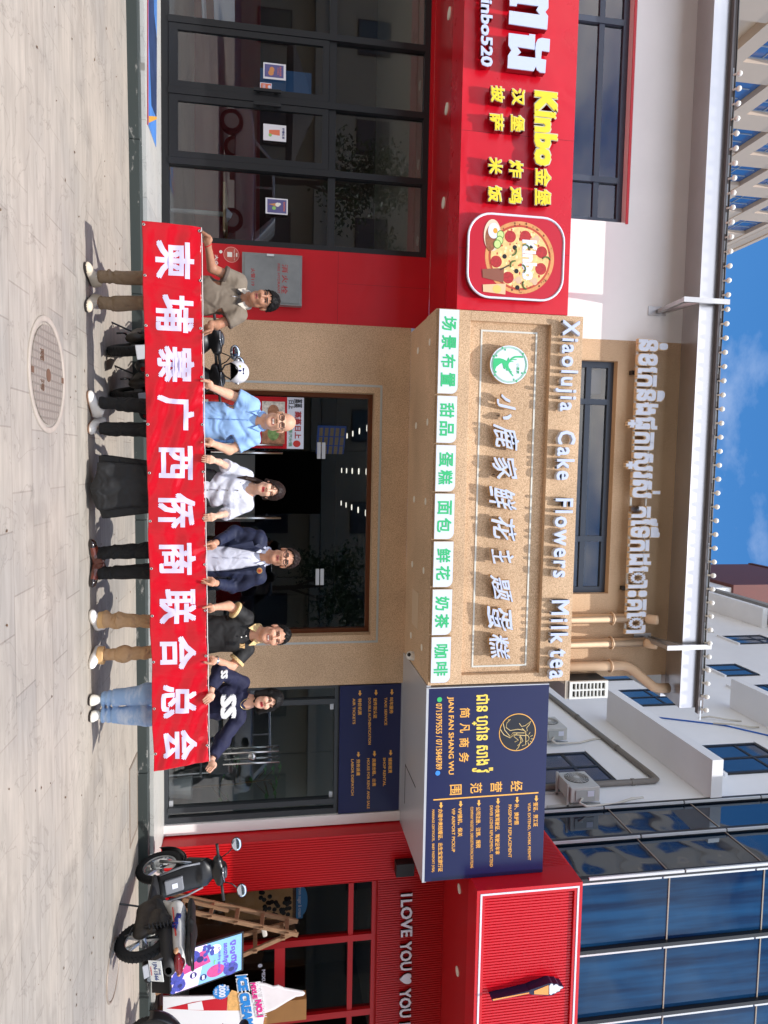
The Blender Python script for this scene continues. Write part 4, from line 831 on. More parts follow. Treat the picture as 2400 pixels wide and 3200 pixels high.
for x in (-1.2, 1.55): q.box(x-.02, x+.03, YK+.086, UP, 6.0, 6.05).box(x-.02, x+.03, YK+.086, UP, 6.25, 6.29)
q.build('rail_bracket', black_frame, kh)
# ================================================================ business shop (navy, right of the middle)
Zb = 3.345
nb_ = thing('business_shop', 'dark framed glass shop front under the navy sign', 'shop', (4, WALL, FLOOR))
navy = mat('navy_vinyl', (20, 26, 74), .30, var=.05, vscale=2); gold = mat('print_gold', (240, 178, 84), .45); gold2 = mat('gold_bright', (244, 214, 90), .4)
bx0, bx1 = XR+.003, 4.85
q = MB(); q.box(4.86, 5.0, WALL-.005, WALL+.3, FLOOR, Zb-.002); q.build('white_pier', white_wall, nb_)
q = MB(); q.box(2.604, 5.02, FRONT+.02, WALL-.001, Zb, Zb+.05).box(3.03, 5.0, WALL, WALL+.2, Zb-.02, 4.8); so2 = q.build('soffit', alu, nb_)
q = MB(); q.box(4.05, 4.07, 8.2, 8.9, Zb-.003, Zb-.0008).box(4.07, 4.6, 8.2, 8.22, Zb-.003, Zb-.0008).box(4.07, 4.6, 8.88, 8.9, Zb-.003, Zb-.0008); q.build('hatch_gap', mat('gap_dark', (60, 60, 62), .6), so2)
zt = 2.47
f = MB(); y0, y1 = WALL+.03, WALL+.13
def px2x(x, y): return PY(x, y, WALL+.03)[0]
m1 = px2x(900, 2196); jn = px2x(900, 2359); m2_ = px2x(850, 2514)
f.box(bx0, bx1, y0, y1, zt-.06, zt).box(bx0, bx1, y0, y1, FLOOR, FLOOR+.05).box(bx0, bx0+.05, y0, y1, FLOOR+.05, zt-.06).box(bx1-.075, bx1, y0, y1, FLOOR+.05, zt-.06)
for v in (m1, m2_): f.box(v-.035, v+.035, y0-.01, y1, FLOOR+.05, zt-.06)
bf = f.build('window_frame', grey_frame, nb_)
gl2 = glass('door_glass', (0.86, 0.88, 0.88), 0.10)
for a, b in ((bx0+.04, m1-.03), (m2_+.03, bx1-.06)): MB().box(a, b, y0+.045, y0+.055, FLOOR+.04, zt-.05).build('pane', gl2, bf)
for a, b, hx in ((m1+.04, jn-.004, jn-.075), (jn+.004, m2_-.04, jn+.075)):
    d_ = MB().box(a, b, y0+.045, y0+.057, FLOOR+.06, zt-.07).build('door', gl2, nb_)
    for yy in (y0-.03, y0+.13):
        MB().cyl((hx, yy, .92), (hx, yy, 1.66), .014, n=10).build('handle', steel, d_, smooth=True)
    q = MB()
    for z in (1.02, 1.56): q.cyl((hx, y0-.03, z), (hx, y0+.13, z), .008, n=8)
    q.build('handle_mount', steel, d_, smooth=True)
    e = a+.04 if a < jn-.3 else b-.04
    q = MB(); q.box(e-.035, e+.05, y0+.035, y0+.068, zt-.12, zt-.07).box(e-.035, e+.05, y0+.035, y0+.068, FLOOR+.06, FLOOR+.11); q.build('patch_fitting', MATS['fitting_grey'], d_)
q = MB(); q.sphere((jn+.012, y0+.03, 1.30), .055, 18, 12, (1, .5, 1)); q.build('door_lock', steel, nb_, smooth=True)
q = MB(); q.box(bx0, bx1, WALL+4.6, WALL+4.7, FLOOR, 3.3).box(bx0-.02, bx0, WALL+.14, WALL+4.6, FLOOR, 3.3).box(bx1, bx1+.02, WALL+.14, WALL+4.6, FLOOR, 3.3); q.build('inner_wall', mat('room_pale', (150, 156, 154), .8), nb_)
MB().box(bx0, bx1, WALL+.14, WALL+4.7, 2.75, 2.8).build('inner_ceiling', mat('room_pale', (150, 156, 154), .8), nb_)
# navy board over the doors
wb = thing('service_board', 'navy board with six orange service lines above the glass doors', 'sign', (3.95, WALL, 2.5))
MB().box(bx0+.01, bx1-.01, WALL-.02, WALL+.1, zt+.004, Zb-.022).build('panel', navy, wb)
q = MB(); YW = WALL-.0205
def cp_(x, y): return 500+x/2.074, 2100+y/2.074
def line(q, s, x0, x1, y0_, y1_, Y, bold=.02, conv=cp_, **k):
    a = conv(x0, y0_); b = conv(x1, y1_); letters_px(q, s, a[0], b[0], a[1], b[1], Y-.0025, depth=.002, bold=bold, **k)
for (s, e), (xc, ya, yb2, xe, ye0, ye1), (ax, ay0, ay1) in (
    (("叫车服务", "TAXI SERVICE"), (1500, 165, 270, 1463, 165, 345), (1503, 112, 150)),
    (("证件双认证", "DOUBLE AUTHENTICATION"), (1395, 168, 300, 1358, 168, 470), (1400, 116, 152)),
    (("特价机票", "AIR TICKETS"), (1295, 172, 278, 1257, 172, 338), (1296, 120, 156)),
    (("铺面租赁", "SHOP RENTAL"), (1492, 555, 655, 1454, 556, 740), (1495, 506, 542)),
    (("房屋出租、出售", "HOUSE FOR RENT AND SALE"), (1388, 560, 740, 1350, 560, 886), (1390, 512, 548)),
    (("劳务派遣", "LABOR DISPATCH"), (1285, 566, 672, 1247, 566, 800), (1286, 518, 552))):
    line(q, s, xc-12, xc+12, ya, yb2, YW); line(q, e, xe-8, xe+9, ye0, ye1, YW, bold=.015)
    a = cp_(ax, ay0); b = cp_(ax, ay1); m_ = cp_(ax, ay0+.5*(ay1-ay0)); h = 12/2.074
    q.prism(polyY([(a[0]-h*.45, a[1]), (a[0]+h*.45, a[1]), (m_[0]+h*.45, m_[1]), (m_[0]+h, m_[1]), (b[0], b[1]), (m_[0]-h, m_[1]), (m_[0]-h*.45, m_[1])], YW), YW-.0025, YW-.0005)
q.build('lettering', gold, wb, fix=False)
# ---- navy fascia sign
nsn = thing('business_sign', 'large navy fascia sign with a gold emblem and many gold service lines', 'shop sign', (3.8, FRONT, 3.3))
nx0, nx1, nz0, nz1 = 2.625, 5.0, Zb-.004, 4.862
MB().box(nx0+.012, nx1, FRONT, UP-.02, nz0+.03, nz1).build('panel', navy, nsn)
q = MB(); q.box(nx0+.001, nx1+.004, FRONT-.004, UP-.03, nz0, nz0+.028).box(nx0, nx0+.011, FRONT-.002, UP-.03, nz0+.0285, nz1); q.build('edge_trim', alu, nsn)
YN = FRONT-.0005
def cn(x, y): return 1320+x/3.51, 2130+y/3.51
q = MB(); qa = MB()
def ln(mb, s, xa, xb, ya, yb, bold=.015): line(mb, s, xa, xb, ya, yb, YN, bold=bold, conv=cn)
ln(qa, "ជាន ហ្វាន សាង វ៉ូ", 545, 775, 140, 1000, .02)
for ch, ya, yb in (("简", 288, 396), ("凡", 455, 562), ("商", 618, 720), ("务", 778, 886)): ln(q, ch, 412-(ya-288)*.02, 522-(ya-288)*.02, ya, yb)
ln(q, "JIAN FAN SHANG WU", 270, 345, 165, 1020, .02); ln(q, "0713979555 / 0715848789", 148, 215, 240, 965, .015)
for ch, xa, ya in (("经", 970, 1090), ("营", 745, 1100), ("范", 525, 1112), ("围", 300, 1130)): ln(q, ch, xa, xa+130, ya, ya+112, .012)
a = [XZ(*cn(1272, 1210), YN), XZ(*cn(120, 1290), YN), XZ(*cn(120, 1304), YN), XZ(*cn(1272, 1224), YN)]; q.prism(a, YN-.0028, YN-.0006)
items = [("签证、劳工证", "VISA EXTEND, WORK PERMIT", 1245, 1325, 1590, 1170, 1330, 1960), ("补、换护照", "PASSPORT REPLACEMENT", 1035, 1340, 1570, 960, 1350, 1930),
         ("中换柬驾驶证、驾驶证年审", "DRIVER LICENSE REPLACEMENT、EXTEND", 825, 1355, 1895, 755, 1360, 2030), ("公司注册、注销、报税", "COMPANY REGISTER, DEREGISTRATION,TAX FILING", 615, 1375, 1825, 540, 1375, 2045),
         ("VIP接机、保关", "VIP AIRPORT PICKUP", 415, 1385, 1700, 340, 1390, 1870), ("办理中柬结婚证、出生宝宝旅行证", "MARRIAGE CERTIFICATE、BABY PASSPORT (VISA)", 200, 1400, 2085, 115, 1405, 2090)]
for s, e, xc, ya, yb, xe, ye0, ye1 in items:
    ln(q, s, xc-28, xc+24, ya, yb, .02); ln(q, e, xe-18, xe+18, ye0, ye1, .012)
    ax = xc+4; h = 22; y_0 = ya-76; y_1 = ya-8; ym = (y_0+y_1)/2
    q.prism(polyY([cn(ax-h*.5, y_0), cn(ax+h*.5, y_0), cn(ax+h*.5, ym), cn(ax+h, ym), cn(ax, y_1), cn(ax-h, ym), cn(ax-h*.5, ym)], YN), YN-.0028, YN-.0006)
q.build('gold_lettering', gold, nsn, fix=False); qa.build('khmer_lettering', gold2, nsn, fix=False)
c = XZ(*cn(1042, 555), YN); er = .232
em = MB().disc(c, er, er, YN-.003, YN-.0006, 56).build('emblem', gold, nsn); MB().disc(c, er*.955, er*.955, YN-.0045, YN-.0031, 56).build('emblem_ground', mat('emblem_black', (22, 24, 36), .4), em)
q = MB(); E_ = lambda pts: [(XZ(*cn(x, y), YN)[0], YN-.006, XZ(*cn(x, y), YN)[1]) for x, y in pts]
for pts in ([(1060, 455), (1085, 490), (1125, 480), (1190, 430), (1170, 470), (1140, 505), (1150, 535), (1125, 545), (1090, 510)],
            [(935, 420), (965, 412), (925, 450), (915, 500), (960, 535), (1040, 520), (1115, 530)], [(880, 450), (900, 530), (960, 600), (990, 560), (1120, 560)],
            [(850, 520), (890, 580), (960, 615), (1000, 580), (1130, 590)], [(1130, 540), (1130, 690), (1090, 700)], [(1040, 560), (1000, 600), (1050, 640), (1010, 660)],
            [(1090, 620), (1060, 600), (1080, 640), (1050, 720), (1025, 745)], [(1070, 590), (1100, 650), (1040, 700)],
            [(1130, 580), (1155, 590), (1168, 615), (1160, 645), (1135, 655)]): q.tube(E_(pts), .0045, 5)
for a0 in range(5):
    t = R(-60+a0*33); q.tube(E_([(1140+60*math.cos(t)*.8, 620+60*math.sin(t)*.8), (1140+60*math.cos(t)*1.3, 620+60*math.sin(t)*1.3)]), .0035, 5)
q.build('emblem_lines', mat('emblem_gold', (226, 200, 140), .4), em)
c = XZ(*cn(188, 197), YN); MB().disc(c, .03, .03, YN-.003, YN-.0006, 24).build('phone_icon', mat('icon_green', (60, 190, 110), .4), nsn); c = XZ(*cn(168, 1003), YN); MB().disc(c, .03, .03, YN-.003, YN-.0006, 24).build('message_icon', mat('icon_blue', (60, 140, 230), .4), nsn)
# the plant and the chair behind the doors
pl = thing('potted_plant', 'leafy potted plant behind the right pane of the dark framed doors', 'plant', (4.55, WALL+.42, FLOOR))
MB().tube([(4.55, WALL+.42, FLOOR), (4.55, WALL+.42, FLOOR+.32)], [.12, .16], 18).build('pot', mat('pot_white', (190, 194, 194), .4), pl)
q = MB().tube([(4.55, WALL+.42, FLOOR+.3), (4.54, WALL+.42, FLOOR+.9), (4.5, WALL+.42, FLOOR+1.4)], [.02, .015, .008], 6); 
leafs = MB(); rl = random.Random(4)
for k in range(16):
    h = rl.uniform(.45, 1.5); b = Vector((4.53+rl.uniform(-.03, .03), WALL+.42, FLOOR+h)); az = rl.uniform(0, math.tau); 
    tip = b+Vector((math.cos(az)*rl.uniform(.15, .38), math.sin(az)*rl.uniform(.06, .2), rl.uniform(.0, .2))); q.tube([b, tip], .005, 5)
    for j in range(6):
        a2 = j*math.tau/6+rl.uniform(-.2, .2); d_ = Vector((math.cos(a2), math.sin(a2), -.35)).normalized(); s_ = Vector((-d_.y, d_.x, .1)).normalized(); l_ = rl.uniform(.12, .19)
        leafs.add([tip, tip+d_*l_*.5+s_*.032, tip+d_*l_, tip+d_*l_*.5-s_*.032], [(0, 1, 2, 3)])
q.build('stem', mat('stem_brown', (90, 76, 50), .7), pl); leafs.build('foliage', mat('leaf_green', (66, 140, 62), .4, var=.3, vscale=5), pl)
cafe_chair(4.25, WALL+.55, 2.6, 'dark chair with a blue cushion inside the dark framed doors', mat('chair_grey', (90, 92, 96), .5))

# ================================================================ drink shop (red ribbed, far right)
ds = thing('drink_shop', 'red ribbed shop front with red framed windows at the far right', 'shop', (6.2, 8.95, FLOOR))
rib = mat('red_ribbed', (196, 10, 20), .38); rib_d = mat('red_frame', (176, 14, 22), .35)
Zm = 3.957
FRONT_M = 7.5
def ribbed(mb, x0, x1, z0, z1, y, pitch=.034, d=.012):
    n = max(2, int(round((x1-x0)/pitch))); p = (x1-x0)/n; pts = []
    for i in range(n):
        a = x0+i*p; pts += [(a, y), (a+p*.62, y), (a+p*.70, y+d), (a+p*.92, y+d)]
    pts += [(x1, y), (x1, y+.06), (x0, y+.06)]
    return mb.prism_axis(pts, z0, z1, 'z')
cxa, cxb = 5.02, 5.70
q = MB(); ribbed(q, cxa+.012, cxb, FLOOR, Zm-.002, 8.95); q.box(cxa, cxa+.011, 8.94, WALL+.4, FLOOR, Zm-.002).box(cxa+.012, cxb, 9.011, WALL+.4, FLOOR, Zm-.002); q.build('ribbed_pier', rib, ds)
q = MB(); ribbed(q, cxb+.001, 9.5, 3.02, Zm-.002, 9.0); q.box(cxb+.001, 9.5, 9.061, 9.3, 3.02, Zm-.002); q.build('ribbed_header', mat('red_header', (176, 10, 18), .4), ds)
MB().box(5.03, 9.5, FRONT_M+.03, 9.4, Zm, Zm+.05).build('soffit', mat('red_header', (176, 10, 18), .4), ds)
for px, py in ((1436, 2777), (1430, 3035)): 
    c = PZ(px, py, Zm); MB().cyl((c[0], c[1], Zm-.01), (c[0], c[1], Zm-.001), .06, n=24).build('downlight', lamp_m, ds)
q = MB(); c = XZ(1262, 2700, 8.94); q.box(c[0]-.08, c[0]+.10, 8.80, 8.945, c[1]-.13, c[1]+.12); tag(q.build('wall_lamp', mat('lamp_black', (18, 18, 20), .5), bevel=.004), 'black box wall lamp high on the red ribbed pier', 'lamp')
q = MB(); px_ = [("I", 2794, 2801), ("LOVE", 2812, 2928), ("YOU", 2944, 3033), ("♥", 3044, 3076), ("YOU", 3092, 3180), ("LOVE", 3198, 3320)]
YV = 8.955; q2 = MB()
for s, ya, yb in px_:
    t = (ya-2794)/500.; xa, xb = 1253-7*t, 1289-7*t
    letters_px(q, s, xa, xb, ya, yb, YV, depth=.012, bold=.02); letters_px(q2, s, xa, xb, ya, yb, YV+.0125, depth=.03, bold=.02)
lt = thing('slogan_lettering', 'pale raised letters of a slogan with a heart on the red ribbed header', 'letter sign', (6.5, YV, 3.4))
q.build('lettering', white_face, lt, fix=False); q2.build('letter_sides', mat('letter_black', (20, 16, 18), .5), lt, fix=False)
# windows
f = MB(); y0, y1 = 9.06, 9.15; wx0_, wx1_ = cxb+.005, 9.5; wz = 3.018
f.box(wx0_, wx1_, y0, y1, wz-.07, wz).box(wx0_, wx1_, y0, y1, 2.62, 2.69).box(wx0_, wx1_, y0, y1, FLOOR, FLOOR+.08).box(wx0_, wx0_+.07, y0, y1, FLOOR+.08, wz-.07)
vv = PY(950, 2945, y0)[0]
for v in (vv, vv+1.1): f.box(v-.045, v+.045, y0-.012, y1, FLOOR+.08, wz-.07)
df = f.build('window_frame', rib_d, ds); dgl = glass('drink_glass', (.7, .7, .7), .0, graze=.7)
for a, b in ((wx0_+.06, vv-.04), (vv+.04, vv+1.06)):
    MB().box(a, b, y0+.04, y0+.05, FLOOR+.05, 2.63).build('pane', dgl, df); MB().box(a, b, y0+.04, y0+.05, 2.68, wz-.05).build('pane', dgl, df)
q = MB(); q.box(cxb-.4, 9.5, 12.5, 12.6, FLOOR, 3.3).box(cxb-.45, cxb-.4, 9.61, 12.5, FLOOR, 3.3).box(9.51, 9.6, 9.0, 12.6, FLOOR, 3.3); q.build('inner_wall', mat('room_dark2', (30, 25, 25), .8), ds)
ic = MB().box(cxb-.4, 9.5, 9.31, 12.5, 3.2, 3.3).build('inner_ceiling', mat('room_ceiling_grey', (84, 84, 84), .7), ds)
for k in range(4): MB().box(6.2+.2*k, 6.6+.2*k, 9.9+.6*k, 9.94+.6*k, 3.185, 3.199).build('ceiling_lamp', glow, ic)
q = MB(); q.box(vv+.045, vv+1.05, y0+.02, y0+.035, 1.62, 1.76); rb = q.build('window_band', mat('band_red', (206, 36, 44), .4), ds)
q = MB(); letters_px(q, "MIXUE", 818, 829, 3030, 3085, y0+.016, depth=.002, bold=.03); q.disc(XZ(813, 3018, y0+.016), .026, .03, y0+.016, y0+.0195, 16); q.build('band_lettering', white_face, rb)
# bubble tea poster inside the first window
bp_ = thing('drink_poster', 'brown poster of a bubble tea cup behind the first red framed window', 'poster', (6.0, y0+.2, .9))
Yq = y0+.12
MB().box(5.80, 6.52, Yq, Yq+.02, FLOOR+.25, 1.9).build('sheet', mat('poster_brown', (96, 62, 34), .4, var=.5, vscale=4), bp_)
q = MB(); c = XZ(750, 2822, Yq); q.prism([(5.86, .95), (6.22, .95), (6.30, 1.86), (5.80, 1.86)], Yq-.004, Yq-.0005); q.build('cup_print', mat('poster_tea', (196, 150, 96), .4, var=.3, vscale=3), bp_)
q = MB(); rr_ = random.Random(2)
for k in range(34): q.disc((rr_.uniform(5.86, 6.24), rr_.uniform(1.42, 1.82)), .032, .032, Yq-.0062-.0002*k*.1, Yq-.0045, 10)
q.build('pearl_print', mat('print_pearl', (30, 22, 22), .2), bp_)
q = MB(); q.disc((6.05, 1.99), .2, .075, Yq-.002, Yq+.01, 30).box(5.80, 6.3, Yq-.001, Yq+.011, 1.91, 2.0); q.build('blue_flash', mat('print_blue', (60, 140, 200), .4), bp_)
q = MB(); letters(q, "Brown sugar & cream", 5.82, 6.28, 1.925, 1.985, Yq-.005, depth=.002, bold=.02); q.build('lettering', white_face, bp_)
# ---- red fascia box of the drink shop
dsn = thing('drink_shop_sign', 'ribbed red fascia sign framed by a white line at the far right', 'shop sign', (7, FRONT, 4.05))
FRONT_BACK = FRONT; FRONT = FRONT_M
mx0, mx1, mz0, mz1 = 5.006, 10.2, 3.951, 5.275
q = MB(); q.box(mx0, mx1, FRONT, FRONT+.09, mz0, mz0+.10).box(mx0, mx1, FRONT, FRONT+.09, mz1-.10, mz1).box(mx0, mx0+.10, FRONT, FRONT+.09, mz0+.101, mz1-.101).box(mx0, mx1, FRONT+.0905, FRONT+.35, mz0, mz1); q.build('frame', mat('red_sign_frame', (200, 12, 26), .3), dsn)
q = MB(); ribbed(q, mx0+.101, mx1, mz0+.101, mz1-.101, FRONT+.03, .036, .013); q.build('ribbed_face', mat('red_sign_face', (206, 14, 34), .36), dsn)
q = MB(); e = .042; q.box(mx0+e, mx1, FRONT-.006, FRONT-.0005, mz0+e, mz0+e+.022).box(mx0+e, mx1, FRONT-.006, FRONT-.0005, mz1-e-.022, mz1-e).box(mx0+e, mx0+e+.022, FRONT-.006, FRONT-.0005, mz0+e+.0225, mz1-e-.0225); q.build('white_line', white_face, dsn)
# ribbed return running back from the sign
q = MB(); n = 76; pts = []
for i in range(n):
    a = FRONT+.352+i*.034; pts += [(mx0+.0, a), (mx0, a+.021), (mx0+.012, a+.024), (mx0+.012, a+.031)]
pts += [(mx0, FRONT+.352+n*.034), (mx0+.07, FRONT+.352+n*.034), (mx0+.07, FRONT+.352)]
q.prism_axis(pts, mz0+.02, mz1, 'z'); q.box(mx0+.071, mx1, FRONT+.352, 10.1, mz1-.06, mz1-.002); q.build('ribbed_return', rib, dsn)
# ice cream sceptre shape fixed on the sign
isg = thing('cone_shape', 'orange and white ice cream cone cut-out mounted on the ribbed red sign', 'sign', (7, FRONT, 4.6))
def cm(x, y): return 1480+x/4.608, 2900+y/4.608
YI = FRONT-.09; oc = mat('outline_navy', (22, 22, 58), .4); oo = mat('cone_orange', (238, 160, 84), .4)
q = MB(); q.prism(polyY([cm(*p) for p in ((262, 1030), (800, 905), (820, 890), (1080, 800), (1120, 790), (1150, 805), (1210, 800), (1240, 830), (1290, 835), (1300, 860), (1260, 880), (1240, 915), (1190, 935), (1140, 965), (1080, 975), (860, 965), (800, 950), (270, 1055))], YI), YI, FRONT+.03); q.build('outline', oc, isg)
q = MB(); q.prism(polyY([cm(*p) for p in ((275, 1025), (800, 925), (800, 942), (278, 1045))], YI), YI-.003, YI-.0005).prism(polyY([cm(*p) for p in ((872, 905), (1078, 822), (1078, 960), (872, 952))], YI), YI-.003, YI-.0005); q.build('cone', oo, isg)
q = MB(); q.prism(polyY([cm(*p) for p in ((1090, 830), (1115, 800), (1140, 805), (1150, 830), (1180, 808), (1210, 815), (1225, 835), (1280, 845), (1290, 858), (1250, 875), (1235, 905), (1195, 915), (1180, 935), (1140, 940), (1115, 962), (1090, 950))], YI), YI-.003, YI-.0005); q.build('cream', white_face, isg)

FRONT = FRONT_BACK
# ================================================================ white side building in the gap on the right
wbm = mat('side_wall_white', (236, 237, 240), .8, var=.05, vscale=.5, bump=.04)
blue_glass = mat('window_blue', (34, 58, 92), .06, spec=.9, var=.3, vscale=.6)
wb_ = thing('side_building', 'tall white side building with ledges and dark framed windows in the gap', 'building', (10, 18, 0))
WX = 5.97
q = MB(); q.box(WX, 20, 10.95, 27.5, 3.36, 20.6).box(WX, 20, 12.7, 27.5, 0, 3.3595); q.build('wall', wbm, wb_)
for (ya, yb, z) in ((10.93, 14.85, 9.40), (10.93, 15.3, 12.95), (10.93, 14.9, 16.45), (23.1, 27.8, 19.95)):
    MB().box(5.22, WX-.002, ya, yb, z, z+.22).build('ledge', wbm, wb_)
MB().box(5.22, 20, 10.9, 27.8, 20.601, 20.9).build('roof', mat('roof_grey', (150, 148, 146), .8), wb_)
def side_window(ya, yb, z0, z1, mull=.5, tr=None):
    f = MB(); x0, x1 = WX-.018, WX-.001; fw = .07
    f.box(x0-.02, x1, ya, yb, z1-fw, z1).box(x0-.02, x1, ya, yb, z0, z0+fw).box(x0-.02, x1, ya, ya+fw, z0+fw, z1-fw).box(x0-.02, x1, yb-fw, yb, z0+fw, z1-fw)
    ym = ya+(yb-ya)*mull; f.box(x0-.016, x1, ym-.03, ym+.03, z0+fw, z1-fw)
    if tr: f.box(x0-.014, x1, ya+fw, yb-fw, tr-.03, tr+.03)
    fr = f.build('window', black_frame, wb_)
    MB().box(x0, x0+.012, ya+.03, yb-.03, z0+.03, z1-.03).build('pane', blue_glass, fr)
    t = MB(); t.box(WX-.05, WX-.001, ya-.05, yb+.05, z1+.002, z1+.04).box(WX-.07, WX-.001, ya-.06, yb+.06, z0-.06, z0-.002); t.build('sill', wbm, fr)
for (ya, yb) in ((11.83, 13.15), (15.62, 16.8), (20.95, 22.0)):
    for zt_, hh in ((8.06, 1.55), (12.0, 1.65), (15.62, 1.6), (19.0, 1.6)):
        side_window(ya, yb, zt_-hh, zt_, tr=zt_-.55)
for (ya, yb) in ((17.66, 18.73),):
    for zt_, hh in ((8.06, 1.1), (11.9, 1.1), (15.62, 1.1), (19.0, 1.1)): side_window(ya, yb, zt_-hh, zt_)
grey_pipe = mat('grey_pvc', (118, 112, 106), .5)
dp = thing('waste_pipe', 'grey waste pipe running under the ledge and down the white side wall', 'pipe', (WX, 11.7, 6))
MB().tube([(WX-.06, 11.68, 5.0), (WX-.06, 11.68, 8.75), (WX-.06, 11.73, 8.82), (WX-.06, 11.9, 8.83), (WX-.06, 16.8, 8.68)], .055, 12).build('tube', grey_pipe, dp, smooth=True)
for (y, z) in ((11.68, 8.3), (11.68, 7.2)): MB().cyl((WX-.06, y, z-.03), (WX-.06, y, z+.03), .066, n=12).build('collar', grey_pipe, dp)
for y in (13.2, 15.0): MB().cyl((WX-.06, y-.03, 8.83-(y-11.9)*.0306), (WX-.06, y+.03, 8.83-(y-11.9)*.0306), .066, n=12).build('collar', grey_pipe, dp)
def outdoor_unit(y0, y1, z0, z1, label):
    t_ = thing('outdoor_unit', label, 'air conditioner', (5.78, (y0+y1)/2, z0), 'air conditioners outside')
    xo = 5.60; um = mat('unit_cream', (196, 196, 192), .5, var=.06, vscale=6)
    MB().box(xo, xo+.27, y0, y1, z0, z1).build('body', um, t_, bevel=.012)
    cy, cz = y0+(y1-y0)*.60, (z0+z1)/2; r = (z1-z0)*.40
    q = MB(); q.cyl((xo-.006, cy, cz), (xo-.001, cy, cz), r, n=36); q.build('fan_opening', mat('unit_dark', (40, 42, 44), .6), t_)
    q = MB()
    for k in range(1, 8): q.tube([(xo-.012, cy+r*k/7.5*math.cos(a), cz+r*k/7.5*math.sin(a)) for a in np.linspace(0, math.tau, 28)[:-1]], .0045, 4, closed=True)
    for a in np.linspace(0, math.tau, 19)[:-1]: q.bar((xo-.012, cy+.06*math.cos(a), cz+.06*math.sin(a)), (xo-.012, cy+r*math.cos(a+.3), cz+r*math.sin(a+.3)), .005, .005)
    q.cyl((xo-.018, cy, cz), (xo-.007, cy, cz), .05, n=18); q.build('fan_guard', um, t_)
    MB().box(xo+.05, xo+.24, y0-.02, y0-.001, z0+.08, z1-.1).build('service_panel', mat('panel_pale', (176, 180, 178), .5), t_)
    MB().box(xo+.06, xo+.16, y0-.026, y0-.021, z0+.3, z0+.42).build('data_label', white_face, t_)
    q = MB()
    for y in (y0+.08, y1-.08): q.box(xo-.05, WX-.001, y-.018, y+.018, z0-.045, z0-.004).box(WX-.04, WX-.001, y-.018, y+.018, z0-.4, z1+.05)
    q.build('wall_bracket', mat('bracket_white', (190, 190, 186), .5), t_)
    q = MB(); q.tube([(xo+.18, y0-.03, z0+.2), (xo+.22, y0-.09, z0+.12), (xo+.3, y0-.08, z0+.25), (WX-.03, y0+.0, z1+.3), (WX-.03, y0+.15, z1+.7), (WX-.01, y0+.2, z1+.95)], .022, 8); q.build('hose', mat('hose_wrap', (206, 200, 190), .7), t_, smooth=True)
    return t_
outdoor_unit(10.98, 11.6, 6.74, 7.28, 'white air conditioner with a round fan beside the glass facade')
outdoor_unit(13.62, 14.3, 7.35, 7.86, 'smaller white air conditioner half hidden behind the navy sign')
def hose(name_label, pts, r=.022, m_=None):
    t_ = MB().tube(pts, r, 8).build('hose', m_ or mat('hose_wrap', (206, 200, 190), .7), smooth=True); tag(t_, name_label, 'hose'); return t_
hose('pale wrapped hose looping on the white wall above the ledge, nearest the glass facade', [(WX-.01, 14.0, 12.75), (WX-.05, 13.95, 12.5), (WX-.08, 14.1, 12.1), (WX-.03, 14.3, 11.8)])
hose('two toned hose looping on the white wall beside the blue cable', [(WX-.01, 14.4, 12.6), (WX-.06, 14.45, 12.2), (WX-.08, 14.6, 11.9), (WX-.02, 14.7, 11.7)], .02)
hose('pale hose hanging high under the roof ledge of the white wall', [(WX-.01, 22.6, 17.6), (WX-.05, 22.7, 17.0), (WX-.05, 22.9, 16.4), (WX-.02, 23.0, 15.9)], .03)
bl = MB().tube([(WX-.02, 14.9, 10.6), (WX-.02, 14.2, 12.0), (WX-.02, 13.2, 12.9)], .018, 6).build('cable', mat('cable_blue', (40, 100, 190), .5), smooth=True); tag(bl, 'blue cable stretched up the white side wall', 'cable')
for k, (y, z) in enumerate(((17.0, 16.9), (17.5, 17.6))):
    t_ = MB().cyl((WX-.09, y, z), (WX-.001, y, z), .05, n=14).build('wall_vent', mat('lens_black', (12, 12, 14), .1)); tag(t_, 'small dark round vent on the white side wall, %s of the two' % ('lower' if k == 0 else 'upper'), 'vent')
# red-brown block on the far roof
x0, z0 = XZ(2293, 1828, 36); x1 = XZ(2330, 1930, 36)[0]
rb_ = thing('roof_block', 'dark red brown block rising over the white side building against the sky', 'building', (x0+2, 36, z0))
MB().box(x0, x0+8, 36, 44, z0, z0+7).build('wall', mat('brick_brown', (104, 56, 52), .7, var=.08, vscale=2), rb_)
MB().box(x0-.08, x0+8, 35.92, 44, z0+7.001, z0+7.3).build('parapet', mat('brick_dark', (88, 48, 46), .7), rb_)
MB().box(x0+.2, x0+8, 36.2, 44, 0, z0-.001).build('base_storeys', mat('side_wall_white', (206, 208, 212), .8), rb_)

